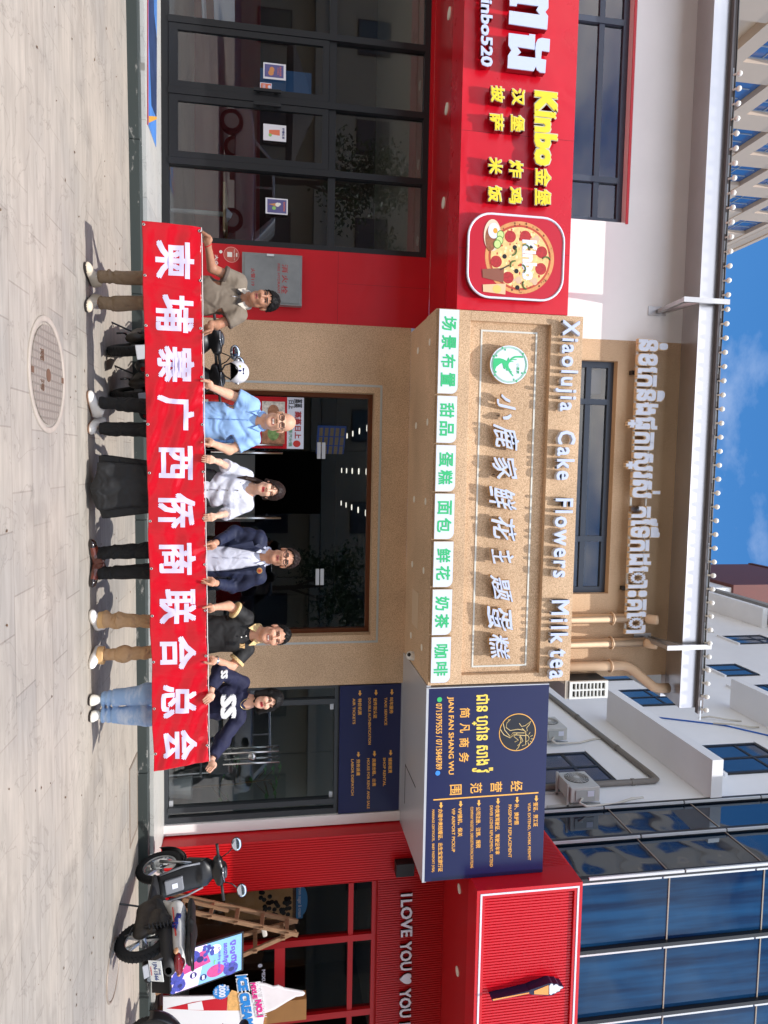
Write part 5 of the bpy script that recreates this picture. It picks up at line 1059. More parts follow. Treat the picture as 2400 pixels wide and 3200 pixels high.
# ================================================================ blue glass facade at the far right
cw = thing('glass_building', 'blue glass curtain wall building with white lit strips at the far right', 'building', (9, 10, 0))
def curtain_glass(name='curtain_glass', dark=1.0, spec=.36, ior=1.5):
    m = bpy.data.materials.new(name); m.use_nodes = True; n = m.node_tree; b = n.nodes["Principled BSDF"]; L = n.links.new
    t = n.nodes.new("ShaderNodeTexCoord"); q = n.nodes.new("ShaderNodeMapping"); q.inputs['Scale'].default_value = (6.5, 6.5, .45); L(t.outputs['Object'], q.inputs[0])
    z = n.nodes.new("ShaderNodeTexNoise"); z.inputs['Scale'].default_value = 1.1; z.inputs['Detail'].default_value = 4; L(q.outputs[0], z.inputs[0])
    r = n.nodes.new("ShaderNodeValToRGB"); e = r.color_ramp.elements; e[0].position = .35; e[0].color = lin((6*dark, 24*dark, 54*dark)); e[1].position = .68; e[1].color = lin((20*dark, 64*dark, 102*dark)); L(z.outputs[0], r.inputs[0]); L(r.outputs[0], b.inputs['Base Color'])
    b.inputs['Roughness'].default_value = .03; b.inputs['Specular IOR Level'].default_value = spec; b.inputs['IOR'].default_value = ior; b.inputs['Specular Tint'].default_value = (.35, .62, 1, 1) if dark == 1 else (.7, .85, 1, 1)
    z2 = n.nodes.new("ShaderNodeTexNoise"); z2.inputs['Scale'].default_value = 1.1; z2.inputs['Detail'].default_value = 1; L(t.outputs['Object'], z2.inputs[0])
    bp = n.nodes.new("ShaderNodeBump"); bp.inputs['Strength'].default_value = .12; bp.inputs['Distance'].default_value = .08; L(z2.outputs[0], bp.inputs['Height']); L(bp.outputs[0], b.inputs['Normal'])
    return m
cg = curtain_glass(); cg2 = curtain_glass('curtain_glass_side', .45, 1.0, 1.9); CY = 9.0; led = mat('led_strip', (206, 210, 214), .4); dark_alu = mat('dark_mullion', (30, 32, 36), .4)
zj = [5.84, 7.41, 8.985, 10.56, 12.13, 13.7, 15.3]
xs_ = [WX+.0+1.09*i for i in range(6)]; ysj = [CY, 9.97, 10.93]
for i in range(5):
    for j in range(len(zj)-1): MB().box(xs_[i]+.03, xs_[i+1]-.03, CY+.02, CY+.04, zj[j]+.012, zj[j+1]-.012).build('glass_pane', cg, cw)
    MB().box(xs_[i]+.03, xs_[i+1]-.03, CY+.02, CY+.04, 4.3, zj[0]-.012).build('glass_pane', cg, cw)
for i in range(2):
    for j in range(len(zj)-1): MB().box(WX+.02, WX+.04, ysj[i]+.03, ysj[i+1]-.03, zj[j]+.012, zj[j+1]-.012).build('glass_pane', cg2, cw)
    MB().box(WX+.02, WX+.04, ysj[i]+.03, ysj[i+1]-.03, 4.3, zj[0]-.012).build('glass_pane', cg2, cw)
MB().box(WX+.045, 14, CY+.045, 10.9, 4.3, 16).build('core', mat('core_dark', (12, 18, 28), .6), cw)
q = MB(); q2 = MB()
for x in xs_[1:]: q.box(x-.028, x+.028, CY-.05, CY+.03, 4.3, 16)
q.box(WX-.03, WX+.03, CY-.05, CY+.03, 4.3, 16)
for y in ysj[1:]: q.box(WX-.05, WX+.03, y-.028, y+.028, 4.3, 16)
q.build('mullions', dark_alu, cw)
for i, x in enumerate(xs_):
    q2 = MB(); z = 5.75+.05*i
    while z < 15: q2.box(x+.034, x+.062, CY-.045, CY-.005, z, z+1.5); z += 1.53
    q2.build('led_strip', led, cw)
for i, y in enumerate(ysj):
    q2 = MB(); z = 6.1-.15*i
    while z < 15: q2.box(WX-.05, WX-.012, y-.062, y-.034, z, z+1.5); z += 1.53
    q2.build('led_strip', led, cw)
q = MB()
for z in zj: q.box(xs_[0]+.035, xs_[-1], CY+.008, CY+.019, z-.01, z+.01); q.box(WX+.008, WX+.019, CY+.035, 10.9, z-.01, z+.01)
q.build('joints', mat('joint_pale', (150, 140, 128), .5), cw)

# ================================================================ tall beige tower behind on the left
tw_ = thing('beige_tower', 'tall beige tower with blue windows rising behind the gutter at the left', 'building', (-25, 45, 0))
TX = -18.5; beige = mat('tower_beige', (198, 178, 160), .8, var=.04, vscale=.3)
fl = [22.1+3.32*i for i in range(6)]; RZ = 39.6; TY0, TY1 = 16.0, 78.0
q = MB(); q.box(-40, TX-.45, TY0, TY1, 0, RZ-.5)
for z in [fl[0]-3.32*k for k in range(6, 0, -1)]+fl: q.box(TX-.449, TX, TY0, TY1, z-.28, z+.55)
q.box(TX-.449, TX+.02, TY0, TY1, RZ-.6, RZ+.3)
pier = [30.6+4.15*i for i in range(-3, 12)]
zz = [fl[0]-3.32*k for k in range(6, 0, -1)]+fl
for p in pier:
    for a, b in zip(zz, zz[1:]+[RZ]): q.box(TX-.449, TX-.05, p-.75, p+.75, a+.55, b-.28 if b < RZ else RZ-.6)
q.build('wall', beige, tw_)
tg = mat('tower_glass', (44, 92, 150), .08, spec=.9, var=.25, vscale=.4)
MB().box(-39.9, TX+.1, TY0-.1, TY1+.1, RZ+.301, RZ+.7).build('roof', beige, tw_)
for a, b in zip(fl, fl[1:]+[RZ]):
    for i, p in enumerate(pier[:-1]):
        y0_, y1_ = p+.76, pier[i+1]-.76
        wf = MB(); xx = TX-.30
        for y in (y0_+.02, (y0_*2+y1_)/3, (y0_+2*y1_)/3, y1_-.02): wf.box(xx-.03, xx+.04, y-.03, y+.03, a+.56, b-.6)
        wf.box(xx-.025, xx+.035, y0_, y1_, a+1.5, a+1.56)
        fr = wf.build('window', mat('tower_frame', (150, 160, 172), .4), tw_)
        MB().box(xx-.02, xx, y0_, y1_, a+.55, b-.3).build('pane', tg, fr)
        if (i*3+int(a)) % 3 == 0:
            ym = (y0_*2+y1_)/3; MB().add([(xx+.05, ym+.03, a+.7), (xx+.05, ym+.03, a+1.48), (xx+.42, ym+.75, a+1.48), (xx+.42, ym+.75, a+.7), (xx+.07, ym+.03, a+.7), (xx+.07, ym+.03, a+1.48), (xx+.44, ym+.75, a+1.48), (xx+.44, ym+.75, a+.7)], [(0,1,2,3),(7,6,5,4),(0,4,5,1),(1,5,6,2),(2,6,7,3),(3,7,4,0)]).build('open_sash', mat('sash_grey', (120, 140, 165), .15, spec=.8), fr)

# ================================================================ the other side of the street, seen in the shop glass
op = thing('opposite_building', 'pale two storey building across the street mirrored in the shop glass', 'building', (0, -20, 0))
ob = mat('opposite_wall', (176, 168, 150), .8, var=.06, vscale=.4)
q = MB(); q.box(-45, 45, -26, -18, 0, 9.5).box(-45, 45, -17.99, -16.6, 3.6, 4.0); q.build('wall', ob, op)
MB().box(-46, 46, -27, -16.8, 9.501, 10.1).build('roof', mat('roof_dark', (110, 108, 106), .7), op)
for i in range(18):
    x = -42+i*4.9
    for z in (.2, 5.2):
        f = MB().box(x, x+1.7, -17.995, -17.9, z+.6, z+2.3).build('window', mat('opp_frame', (40, 42, 46), .4), op); MB().box(x+.08, x+1.62, -17.92, -17.88, z+.68, z+2.22).build('pane', mat('opp_glass', (50, 62, 76), .1), f)
def street_tree(x, y, h, label):
    t_ = thing('street_tree', label, 'tree', (x, y, 0), 'trees across the street')
    MB().tube([(x, y, 0), (x+.05, y, h*.3), (x-.05, y+.05, h*.6)], [.14, .11, .06], 10).tube([(x, y, h*.35), (x+.6, y+.1, h*.6)], [.07, .03], 6).tube([(x, y, h*.4), (x-.55, y-.2, h*.66)], [.06, .03], 6).build('trunk', mat('bark', (86, 72, 58), .9), t_)
    r_ = np.random.default_rng(int(abs(x*10))); N = 2600; c = []
    cl = [(x+r_.normal(0, .75), y+r_.normal(0, .7), h*.7+r_.normal(0, .65)) for _ in range(22)]
    q = MB()
    for k in range(N):
        b = np.array(cl[r_.integers(len(cl))])+r_.normal(0, .33, 3); d1 = r_.normal(0, 1, 3); d1 /= np.linalg.norm(d1); d2 = np.cross(d1, r_.normal(0, 1, 3)); d2 /= np.linalg.norm(d2); s = r_.uniform(.07, .13)
        q.add([b-d1*s, b+d2*s*.5, b+d1*s, b-d2*s*.5], [(0, 1, 2, 3)])
    q.build('crown', mat('leaf_dark', (44, 74, 34), .6, var=.35, vscale=1.5), t_, fix=False)
street_tree(-10.5, -8.5, 7.5, 'bushy street tree across the road mirrored in the red shop windows')
street_tree(5.5, -11.5, 6.5, 'street tree across the road mirrored in the bronze framed entrance')
def parked_car(x, y, rgb, nm, label):
    t_ = thing('parked_car', label, 'car', (0, 0, 0), 'cars mirrored in the shop glass')
    body = mat('car_'+nm, rgb, .25, .3, coat=.6); gl_ = mat('car_glass', (22, 28, 32), .05, spec=.8)
    prof = [(-2.25, .42), (-2.2, .85), (-1.5, .98), (-.75, 1.02), (.1, 1.02), (1.7, 1.0), (2.2, .92), (2.28, .42)]
    MB().prism(prof, -.88, .88).build('body', body, t_, bevel=.06, smooth=True)
    MB().prism([(-1.1, 1.0), (-.45, 1.60), (1.25, 1.64), (1.95, 1.0)], -.76, .76).build('cabin', body, t_, bevel=.06, smooth=True)
    q = MB(); q.prism([(-.85, 1.06), (-.38, 1.52), (.3, 1.54), (.3, 1.06)], -.79, -.765).prism([(.38, 1.06), (.38, 1.54), (1.2, 1.54), (1.65, 1.06)], -.79, -.765).prism([(-.85, 1.06), (-.38, 1.52), (.3, 1.54), (.3, 1.06)], .765, .79).prism([(.38, 1.06), (.38, 1.54), (1.2, 1.54), (1.65, 1.06)], .765, .79); q.build('side_window', gl_, t_)
    for sx in (-1.42, 1.4):
        for sy in (-.86, .86):
            w_ = MB().cyl((sx, sy-.1, .34), (sx, sy+.1, .34), .34, n=28).build('wheel', mat('rubber', (26, 26, 27), .8), t_); MB().cyl((sx, sy-.105, .34), (sx, sy+.105, .34), .22, n=20).build('rim', mat('rim_silver', (170, 172, 176), .3, .8), w_)
    for sy in (-.6, .6): MB().box(-2.27, -2.15, sy-.2, sy+.2, .7, .82).build('headlight', mat('lamp_clear', (230, 232, 230), .1), t_, bevel=.02)
    t_.location = (x, y, 0); return t_
parked_car(-8.6, -4.2, (176, 178, 182), 'silver', 'silver car behind the photographer mirrored in the red shop glass')
parked_car(8.6, -4.6, (196, 198, 200), 'white', 'white car behind the photographer mirrored in the dark framed doors')
parked_car(3.4, -6.4, (60, 64, 70), 'grey', 'dark grey car behind the photographer mirrored in the bronze framed entrance')
pa = thing('market_parasol', 'dark market parasol behind the photographer mirrored in the red shop doors', 'parasol', (-11.5, -5.2, 0))
MB().cyl((-11.5, -5.2, 0), (-11.5, -5.2, 2.9), .03).build('pole', mat('white_metal', (214, 216, 216), .4), pa)
q = MB(); n = 8; rim = [(-11.5+1.9*math.cos(math.tau*i/n), -5.2+1.9*math.sin(math.tau*i/n), 2.15) for i in range(n)]
q.add(rim+[(-11.5, -5.2, 2.95)]+[(a, b, c-.16) for a, b, c in rim], [(i, (i+1) % n, n) for i in range(n)]+[(i, i+n+1, (i+1) % n+n+1, (i+1) % n) for i in range(n)]); q.build('canopy', mat('parasol_dark', (54, 48, 44), .8), pa)
# ================================================================ people: smooth blended solids turned into one continuous surface
class SDF:
    """signed distance on a grid; every shape is only evaluated in its own neighbourhood"""
    def __init__(s, xs, ys, zs):
        s.xs, s.ys, s.zs = [np.asarray(a, np.float32) for a in (xs, ys, zs)]
        s.D = np.full((len(xs), len(ys), len(zs)), 0.5, np.float32)
    def win(s, lo, hi):
        r = []
        for a, l, h in zip((s.xs, s.ys, s.zs), lo, hi):
            i = max(0, np.searchsorted(a, l)-1); j = min(len(a), np.searchsorted(a, h)+1)
            if j <= i: return None
            r.append(slice(i, j))
        return tuple(r)
    def pts(s, w): return s.xs[w[0]][:, None, None], s.ys[w[1]][None, :, None], s.zs[w[2]][None, None, :]
    def blend(s, w, d, k, mode):
        A = s.D[w]
        if mode == 'add':
            h = np.clip(.5+.5*(A-d)/k, 0, 1); s.D[w] = A*(1-h)+d*h-k*h*(1-h)
        else:
            d = -d; h = np.clip(.5-.5*(A-d)/k, 0, 1); s.D[w] = A*(1-h)+d*h+k*h*(1-h)
    def cone(s, a, b, ra, rb, k=.02, mode='add', sq=(1, 1, 1)):
        """tapered rod from a to b; sq stretches the cross-section per axis"""
        a = np.array(a, float); b = np.array(b, float); sq = np.array(sq, float); R_ = max(ra, rb)*max(sq)+.06+k
        w = s.win(np.minimum(a, b)-R_, np.maximum(a, b)+R_)
        if w is None: return s
        X, Y, Z = s.pts(w); A = a/sq; B = b/sq; px, py, pz = X/sq[0]-A[0], Y/sq[1]-A[1], Z/sq[2]-A[2]; v = B-A; L2 = max(1e-9, float(v@v))
        h = np.clip((px*v[0]+py*v[1]+pz*v[2])/L2, 0, 1)
        d = np.sqrt((px-h*v[0])**2+(py-h*v[1])**2+(pz-h*v[2])**2)-(ra+(rb-ra)*h)
        s.blend(w, (d*min(sq)).astype(np.float32), k, mode); return s
    def ell(s, c, r, k=.02, mode='add', M=None):
        """ellipsoid; M (3x3) holds its axes as columns"""
        c = np.array(c, float); r = np.array(r, float); R_ = r.max()+.06+k; w = s.win(c-R_, c+R_)
        if w is None: return s
        X, Y, Z = s.pts(w); X, Y, Z = X-c[0], Y-c[1], Z-c[2]
        if M is not None: X, Y, Z = [X*M[0, i]+Y*M[1, i]+Z*M[2, i] for i in range(3)]
        k0 = np.sqrt((X/r[0])**2+(Y/r[1])**2+(Z/r[2])**2); k1 = np.sqrt((X/r[0]**2)**2+(Y/r[1]**2)**2+(Z/r[2]**2)**2)+1e-6
        s.blend(w, (k0*(k0-1)/k1).astype(np.float32), k, mode); return s
    def cut(s, p, n, k=.004):
        """remove what lies on the n side of the plane through p"""
        X, Y, Z = s.pts((slice(None),)*3); n = np.array(n, float); n /= np.linalg.norm(n)
        d = ((X-p[0])*n[0]+(Y-p[1])*n[1]+(Z-p[2])*n[2]).astype(np.float32); s.D = np.maximum(s.D, d); return s
    def cut_near(s, p, n, R_):
        """the same, only within R_ of p"""
        p = np.array(p, float); w = s.win(p-R_, p+R_)
        if w is None: return s
        X, Y, Z = s.pts(w); n = np.array(n, float); n /= np.linalg.norm(n)
        d = (X-p[0])*n[0]+(Y-p[1])*n[1]+(Z-p[2])*n[2]; r = np.sqrt((X-p[0])**2+(Y-p[1])**2+(Z-p[2])**2)
        A = s.D[w]; s.D[w] = np.where(r < R_, np.maximum(A, d), A).astype(np.float32); return s
    def wrinkle(s, amp, seed, f=(22, 14, 30), lo=None, hi=None):
        w = (slice(None),)*3 if lo is None else s.win(lo, hi)
        if w is None: return s
        X, Y, Z = s.pts(w); r = np.random.default_rng(seed); acc = 0
        for i in range(4):
            q = r.normal(0, 1, 3)*np.array(f)*.55; ph = r.uniform(0, 6.28)
            acc = acc+np.sin(q[0]*X+q[1]*Y+q[2]*Z+ph+1.6*np.sin(.55*(q[1]*X-q[0]*Z)+ph*2))
        acc = acc/4; s.D[w] += (amp*(1-2*np.abs(acc))).astype(np.float32)*np.exp(-(s.D[w]/.05)**2); return s
def nets(S):
    D = S.D; xs, ys, zs = S.xs, S.ys, S.zs; I_ = D < 0
    c = I_[:-1, :-1, :-1].astype(np.int8)
    n = sum(I_[a:D.shape[0]-1+a, b:D.shape[1]-1+b, e:D.shape[2]-1+e].astype(np.int8) for a in (0, 1) for b in (0, 1) for e in (0, 1))
    mixed = (n > 0) & (n < 8); idx = np.full(mixed.shape, -1, np.int64); I, J, K = np.nonzero(mixed); idx[mixed] = np.arange(len(I))
    acc = np.zeros((len(I), 3)); wt = np.zeros(len(I)); co = [(a, b, e) for a in (0, 1) for b in (0, 1) for e in (0, 1)]
    P = lambda o: np.stack([xs[I+o[0]], ys[J+o[1]], zs[K+o[2]]], 1)
    for o in co:
        for ax in range(3):
            if o[ax]: continue
            o2 = list(o); o2[ax] = 1
            d1 = D[I+o[0], J+o[1], K+o[2]]; d2 = D[I+o2[0], J+o2[1], K+o2[2]]; cr = (d1 < 0) != (d2 < 0)
            t = np.where(cr, d1/np.where(cr, d1-d2, 1), 0)[:, None]; p = P(o)*(1-t)+P(o2)*t
            acc[cr] += p[cr]; wt[cr] += 1
    v = acc/wt[:, None]; faces = []
    for ax in range(3):
        a1, a2 = [(1, 2), (2, 0), (0, 1)][ax]
        sl1 = [slice(1, -1)]*3; sl1[ax] = slice(0, -1); sl2 = list(sl1); sl2[ax] = slice(1, None)
        A = I_[tuple(sl1)]; B = I_[tuple(sl2)]; cr = A != B; i, j, k = np.nonzero(cr); g_ = [i, j, k]
        for q in range(3):
            if q != ax: g_[q] = g_[q]+1
        def at(d1, d2):
            h = [x.copy() for x in g_]; h[a1] -= d1; h[a2] -= d2; return idx[h[0], h[1], h[2]]
        f = np.stack([at(1, 1), at(0, 1), at(0, 0), at(1, 0)], 1); fl_ = ~A[cr]; f[fl_] = f[fl_][:, ::-1]; faces.append(f)
    F_ = np.concatenate(faces); return v, F_[(F_ >= 0).all(1)]
def smooth_v(v, f, it=1, lam=.5):
    e = np.concatenate([f[:, [0, 1]], f[:, [1, 2]], f[:, [2, 3]], f[:, [3, 0]]]); e = np.concatenate([e, e[:, ::-1]])
    for _ in range(it):
        a = np.zeros_like(v); c = np.zeros(len(v)); np.add.at(a, e[:, 0], v[e[:, 1]]); np.add.at(c, e[:, 0], 1); v = v+(a/np.maximum(c, 1)[:, None]-v)*lam
    return v
def solid(name, S, mats, parent, assign=None, sm=1):
    v, f = nets(S); v = smooth_v(v, f, sm) if sm else v
    me = bpy.data.meshes.new(name); me.vertices.add(len(v)); me.vertices.foreach_set('co', v.astype(np.float32).ravel())
    me.loops.add(len(f)*4); me.loops.foreach_set('vertex_index', f.ravel().astype(np.int32)); me.polygons.add(len(f))
    me.polygons.foreach_set('loop_start', np.arange(0, len(f)*4, 4, dtype=np.int32))
    if not isinstance(mats, (list, tuple)): mats = [mats]
    for m_ in mats: me.materials.append(m_)
    if assign is not None: me.polygons.foreach_set('material_index', assign(v[f].mean(1)).astype(np.int32))
    me.polygons.foreach_set('use_smooth', np.ones(len(f), bool)); me.update(calc_edges=True); me.validate()
    return link(name, me, parent)
def grid(lo, hi, h): return [np.arange(l, u+h, h) for l, u in zip(lo, hi)]
def varied(lo, hi, bands):
    """grid line positions from lo to hi; bands = [(upper limit, step), ...]"""
    o = [lo]
    while o[-1] < hi:
        st = next((s_ for u, s_ in bands if o[-1] < u), bands[-1][1]); o.append(o[-1]+st)
    return np.array(o)

def skin(nm, rgb): 
    m_ = mat('skin_'+nm, rgb, .5, var=.13, vscale=16, spec=.35); b = m_.node_tree.nodes["Principled BSDF"]
    b.inputs['Subsurface Weight'].default_value = .12; b.inputs['Subsurface Radius'].default_value = (.01, .004, .002); b.inputs['Subsurface Scale'].default_value = .6; return m_
lip_m = mat('lip', (176, 96, 88), .4); brow_m = mat('brow', (40, 30, 26), .8); eye_m = mat('eye_dark', (30, 22, 20), .25); lipred = mat('lip_red', (190, 56, 62), .35); teeth_m = mat('teeth', (226, 216, 200), .3)
hair_black = mat('hair_black', (20, 17, 16), .6, spec=.2, var=.4, vscale=60, vstretch=(6, 6, .6)); hair_brown = mat('hair_brown', (40, 26, 22), .55, spec=.25, var=.4, vscale=60, vstretch=(6, 6, .6))
BY = 5.90                                  # the banner hangs on this plane
def person(P):
    """P holds joints as (photo x, photo y, depth)"""
    J = {k: PY(*v) for k, v in P['j'].items()}
    root = thing('person', P['label'], 'person', (float(J['neck'][0]), float(J['neck'][1]), 0))
    # head frame: z up along the head, -y is the face
    hc = J['head']; s = P.get('hs', 1.0); ro = Matrix.Rotation(P.get('tilt', 0), 3, 'Y') @ Matrix.Rotation(P.get('yaw', 0), 3, 'Z') @ Matrix.Rotation(P.get('nod', 0), 3, 'X'); M = np.array(ro)
    H = lambda x, y, z: hc+M @ (np.array([x, y, z])*s)
    inv = lambda p: (p-hc) @ M/s
    fw, ch = P.get('fw', 1.0), P.get('chub', 0.0)
    lo = np.min(list(J.values()), 0)-.16; hi = np.max(list(J.values()), 0)+.2; lo[2] = .02; hi[2] = hc[2]+.17
    shz = min(J['shL'][2], J['shR'][2])
    # ---------------- body (one surface): head, neck, torso, arms, hands, legs
    zs = varied(.03, hi[2], [(.72, .016), (shz-.16, .005), (shz+.05, .009), (9, .0042)])
    handx = [J['haL'][0], J['haR'][0], hc[0]]
    xs = [lo[0]-.05]
    while xs[-1] < hi[0]+.05:
        near = min(abs(xs[-1]-h) for h in handx[:2]) < .10 or abs(xs[-1]-hc[0]) < .13
        xs.append(xs[-1]+(.0045 if near else .009))
    S = SDF(xs, varied(lo[1]-.04, hi[1]+.06, [(9, .006)]), zs)
    sk = .018*s
    S.ell(H(0, .018, .035), np.array([.074*fw, .094, .092])*s, sk, M=M); S.ell(H(0, -.018, -.04), np.array([(.060+ch*.5)*fw, .072, .080])*s, .025, M=M)
    S.cone(H(-.045*fw, -.01, -.065), H(0, -.062, -.098), .020*s+ch, .020*s, .03); S.cone(H(.045*fw, -.01, -.065), H(0, -.062, -.098), .020*s+ch, .020*s, .03)
    for sx in (-1, 1):
        S.ell(H(sx*.036*fw, -.066, -.022), np.array([.026+ch, .022, .026])*s, .02, M=M)
        S.ell(H(sx*.031*fw, -.102, .014), np.array([.018, .016, .0115])*s, .010, 'sub', M=M)
        S.ell(H(sx*.079*fw, .012, -.004), np.array([.010, .020, .032])*s, .008, M=M)
        S.cone(H(sx*.014, -.087, .031), H(sx*.046*fw, -.073, .031), .0085*s, .007*s, .012)
    S.cone(H(0, -.086, .022), H(0, -.106, -.018), .0075*s, .0125*s, .012); S.ell(H(-.013, -.094, -.024), np.array([.010, .011, .009])*s, .007, M=M); S.ell(H(.013, -.094, -.024), np.array([.010, .011, .009])*s, .007, M=M)
    S.cone(H(-.019, -.083, -.053), H(.019, -.083, -.053), .0065*s, .0065*s, .008); S.cone(H(-.014, -.084, -.064), H(.014, -.084, -.064), .0075*s, .0075*s, .008)
    nr = P.get('neck_r', .056); nb = J['neck']
    S.cone(H(0, .02, -.06), nb, nr*.98, nr*1.1, .03)
    up = (J['shL']+J['shR'])/2; hipc = J['hip']; tw = abs(J['shR'][0]-J['shL'][0]); tor = P.get('torso', .14)
    S.cone(J['shL'], J['shR'], .046, .046, .03); S.cone(nb, up-[0, 0, .05], .062, .075, .04); S.cone(up-[0, 0, .15], hipc, .088, .092, .05, sq=(tor/.1*.85, .95, 1))
    for L_ in 'LR':
        S.cone(J['sh'+L_], J['el'+L_], .044, .040, .02); S.cone(J['el'+L_], J['wr'+L_], P.get('arm', .040), .026, .015)
        S.cone(hipc+[.09*(-1 if L_ == 'L' else 1), 0, 0], J['kn'+L_], .062, .044, .03); S.cone(J['kn'+L_], J['an'+L_], .044, .034, .02)
        hand(S, J['wr'+L_], J['ha'+L_], P.get('hand'+L_, 'thumb'), -1 if L_ == 'L' else 1, P.get('hsz', 1.0))
    lipz = P.get('smile', 0)
    def assign(c):
        q = inv(c); a = np.zeros(len(c), int); ax_ = np.abs(q[:, 0]); fr_ = q[:, 1] < -.045
        a[fr_ & (ax_ < .024+.006*lipz) & (q[:, 2] > -.071) & (q[:, 2] < -.048+lipz*8*ax_*ax_*20*0)] = 1
        if lipz: a[fr_ & (ax_ < .021) & (np.abs(q[:, 2]+.0575) < .0042)] = 4
        else: a[fr_ & (ax_ < .022) & (np.abs(q[:, 2]+.0588) < .0018)] = 3
        br = .033-.12*np.maximum(0, ax_-.034); a[fr_ & (ax_ > .013) & (ax_ < .050*fw) & (np.abs(q[:, 2]-br) < P.get('brow', .0045))] = 2
        a[fr_ & (np.abs(ax_-.031*fw) < .0145) & (np.abs(q[:, 2]-.0125) < P.get('eye', .0042))] = 3
        a[fr_ & (np.abs(ax_-.009) < .004) & (np.abs(q[:, 2]+.031) < .0022)] = 3
        return a
    solid('body', S, [P['skin'], P.get('lip', lip_m), brow_m, eye_m, teeth_m], root, assign, 1)
    P['dress'](P, J, root, H, M, s, inv)
    return root
def hand(S, W, G, mode, side, z=1.0):
    """a hand closing on the banner's top edge at G: palm above the edge, fingers to one face of it, thumb to the other"""
    G = np.array(G, float); W = np.array(W, float)
    up = W-G; up[1] = 0; up = up/np.linalg.norm(up); up = up*.75+np.array([0, 0, .45]); up /= np.linalg.norm(up)
    lat = np.cross([0, -1, 0], up); lat /= np.linalg.norm(lat)        # across the knuckles
    back = 1 if mode == 'thumb' else -1                                   # +y: fingers behind the banner
    pc = G+up*.040*z+np.array([0, .004*back, 0])
    S.cone(W, pc+up*.012, .026, .022*z, .015, sq=(1, .9, 1))
    kn = []
    for i, (o, l, r) in enumerate(((-.031, .058, .0082), (-.0105, .066, .0088), (.0105, .062, .0086), (.031, .048, .0076))):
        k0 = pc+lat*o*z+np.array([0, .012*back, 0]); k1 = G+lat*(o*.95)*z+up*.012*z+np.array([0, .019*back, 0]); k2 = G+lat*(o*.9)*z-up*(l*.55)*z+np.array([0, .017*back, 0])
        S.cone(pc+up*.03*z+lat*o*.55*z, k0, .012*z, .0115*z, .008); S.cone(k0, k1, .0105*z, r*z, .004); S.cone(k1, k2, r*z, r*.82*z, .003)
    th = -side if back > 0 else side; b0 = pc+lat*.022*th*z+up*.02*z-np.array([0, .012*back, 0]); b1 = G+lat*.018*th*z+up*.014*z-np.array([0, .018*back, 0]); b2 = G+lat*.010*th*z-up*.015*z-np.array([0, .016*back, 0])
    S.cone(pc+up*.03*z, b0, .014*z, .0125*z, .01); S.cone(b0, b1, .0118*z, .0105*z, .004); S.cone(b1, b2, .0105*z, .0088*z, .003)

# ---------------- garments
def shirt(P, J, root, m_, name='shirt', sleeve=.62, fat=.0, hem=None, wr=.006, seed=1, thick=.012, neck_cut=True, neckv=.0, cuff=None, armr=(.066, .072), m2=None, shr=.066):
    up = (J['shL']+J['shR'])/2; hipc = J['hip']; nb = J['neck']
    lo = np.minimum(np.minimum(J['shL'], J['shR']), np.minimum(J['elL'], J['elR']))-.17; hi = np.maximum(np.maximum(J['shL'], J['shR']), np.maximum(J['elL'], J['elR']))+.17
    if sleeve > 1: lo = np.minimum(lo, np.minimum(J['wrL'], J['wrR'])-.08); hi = np.maximum(hi, np.maximum(J['wrL'], J['wrR'])+.08)
    zl = hem if hem is not None else .80; lo[2] = min(lo[2], zl-.03); hi[2] = max(hi[2], nb[2]+.09); lo[1] = min(lo[1], up[1]-.2); hi[1] = max(hi[1], up[1]+.2)
    S = SDF(*grid(lo, hi, .0075)); tor = P.get('torso', .14)
    S.cone(J['shL']+[0.01, 0, -.005], J['shR']+[-.01, 0, -.005], shr, shr, .03)
    S.cone(nb+[0, .012, -.015], up+[0, 0, -.03], .075, .10, .05)
    chest = up-[0, 0, .13]; S.cone(chest, [hipc[0], hipc[1], zl+.0], .105, .105+fat, .06, sq=(tor/.105, P.get('deep', 1.05), 1))
    for L_ in 'LR':
        a, e, w_ = J['sh'+L_], J['el'+L_], J['wr'+L_]
        if sleeve <= 1:
            b = a+(e-a)*sleeve; S.cone(a, b, armr[0], armr[1], .03)
        else:
            S.cone(a, e, armr[0], armr[1]*.92, .03); b = e+(w_-e)*(sleeve-1); S.cone(e, b, armr[1]*.92, armr[1]*.74, .025)
    S.wrinkle(wr, seed)
    for L_ in 'LR':
        a, e, w_ = J['sh'+L_], J['el'+L_], J['wr'+L_]
        if sleeve <= 1: b = a+(e-a)*sleeve; S.cut_near(b, e-a, .115)
        else: b = e+(w_-e)*(sleeve-1); S.cut_near(b, w_-e, .085)
    S.cut((0, 0, zl), (0, 0, -1))
    nr = P.get('neck_r', .056)
    if neck_cut:
        S.cone(nb+[0, -.004, .02], nb+[0, -.02, .16], nr+.006, nr+.012, .008, 'sub')
        if neckv: S.cone(nb+[0, -.075, .03], nb+[0, -.11, -neckv], .045, .012, .012, 'sub')
    return solid(name, S, m_ if m2 is None else [m_, m2[0]], root, None if m2 is None else m2[1], 1), S
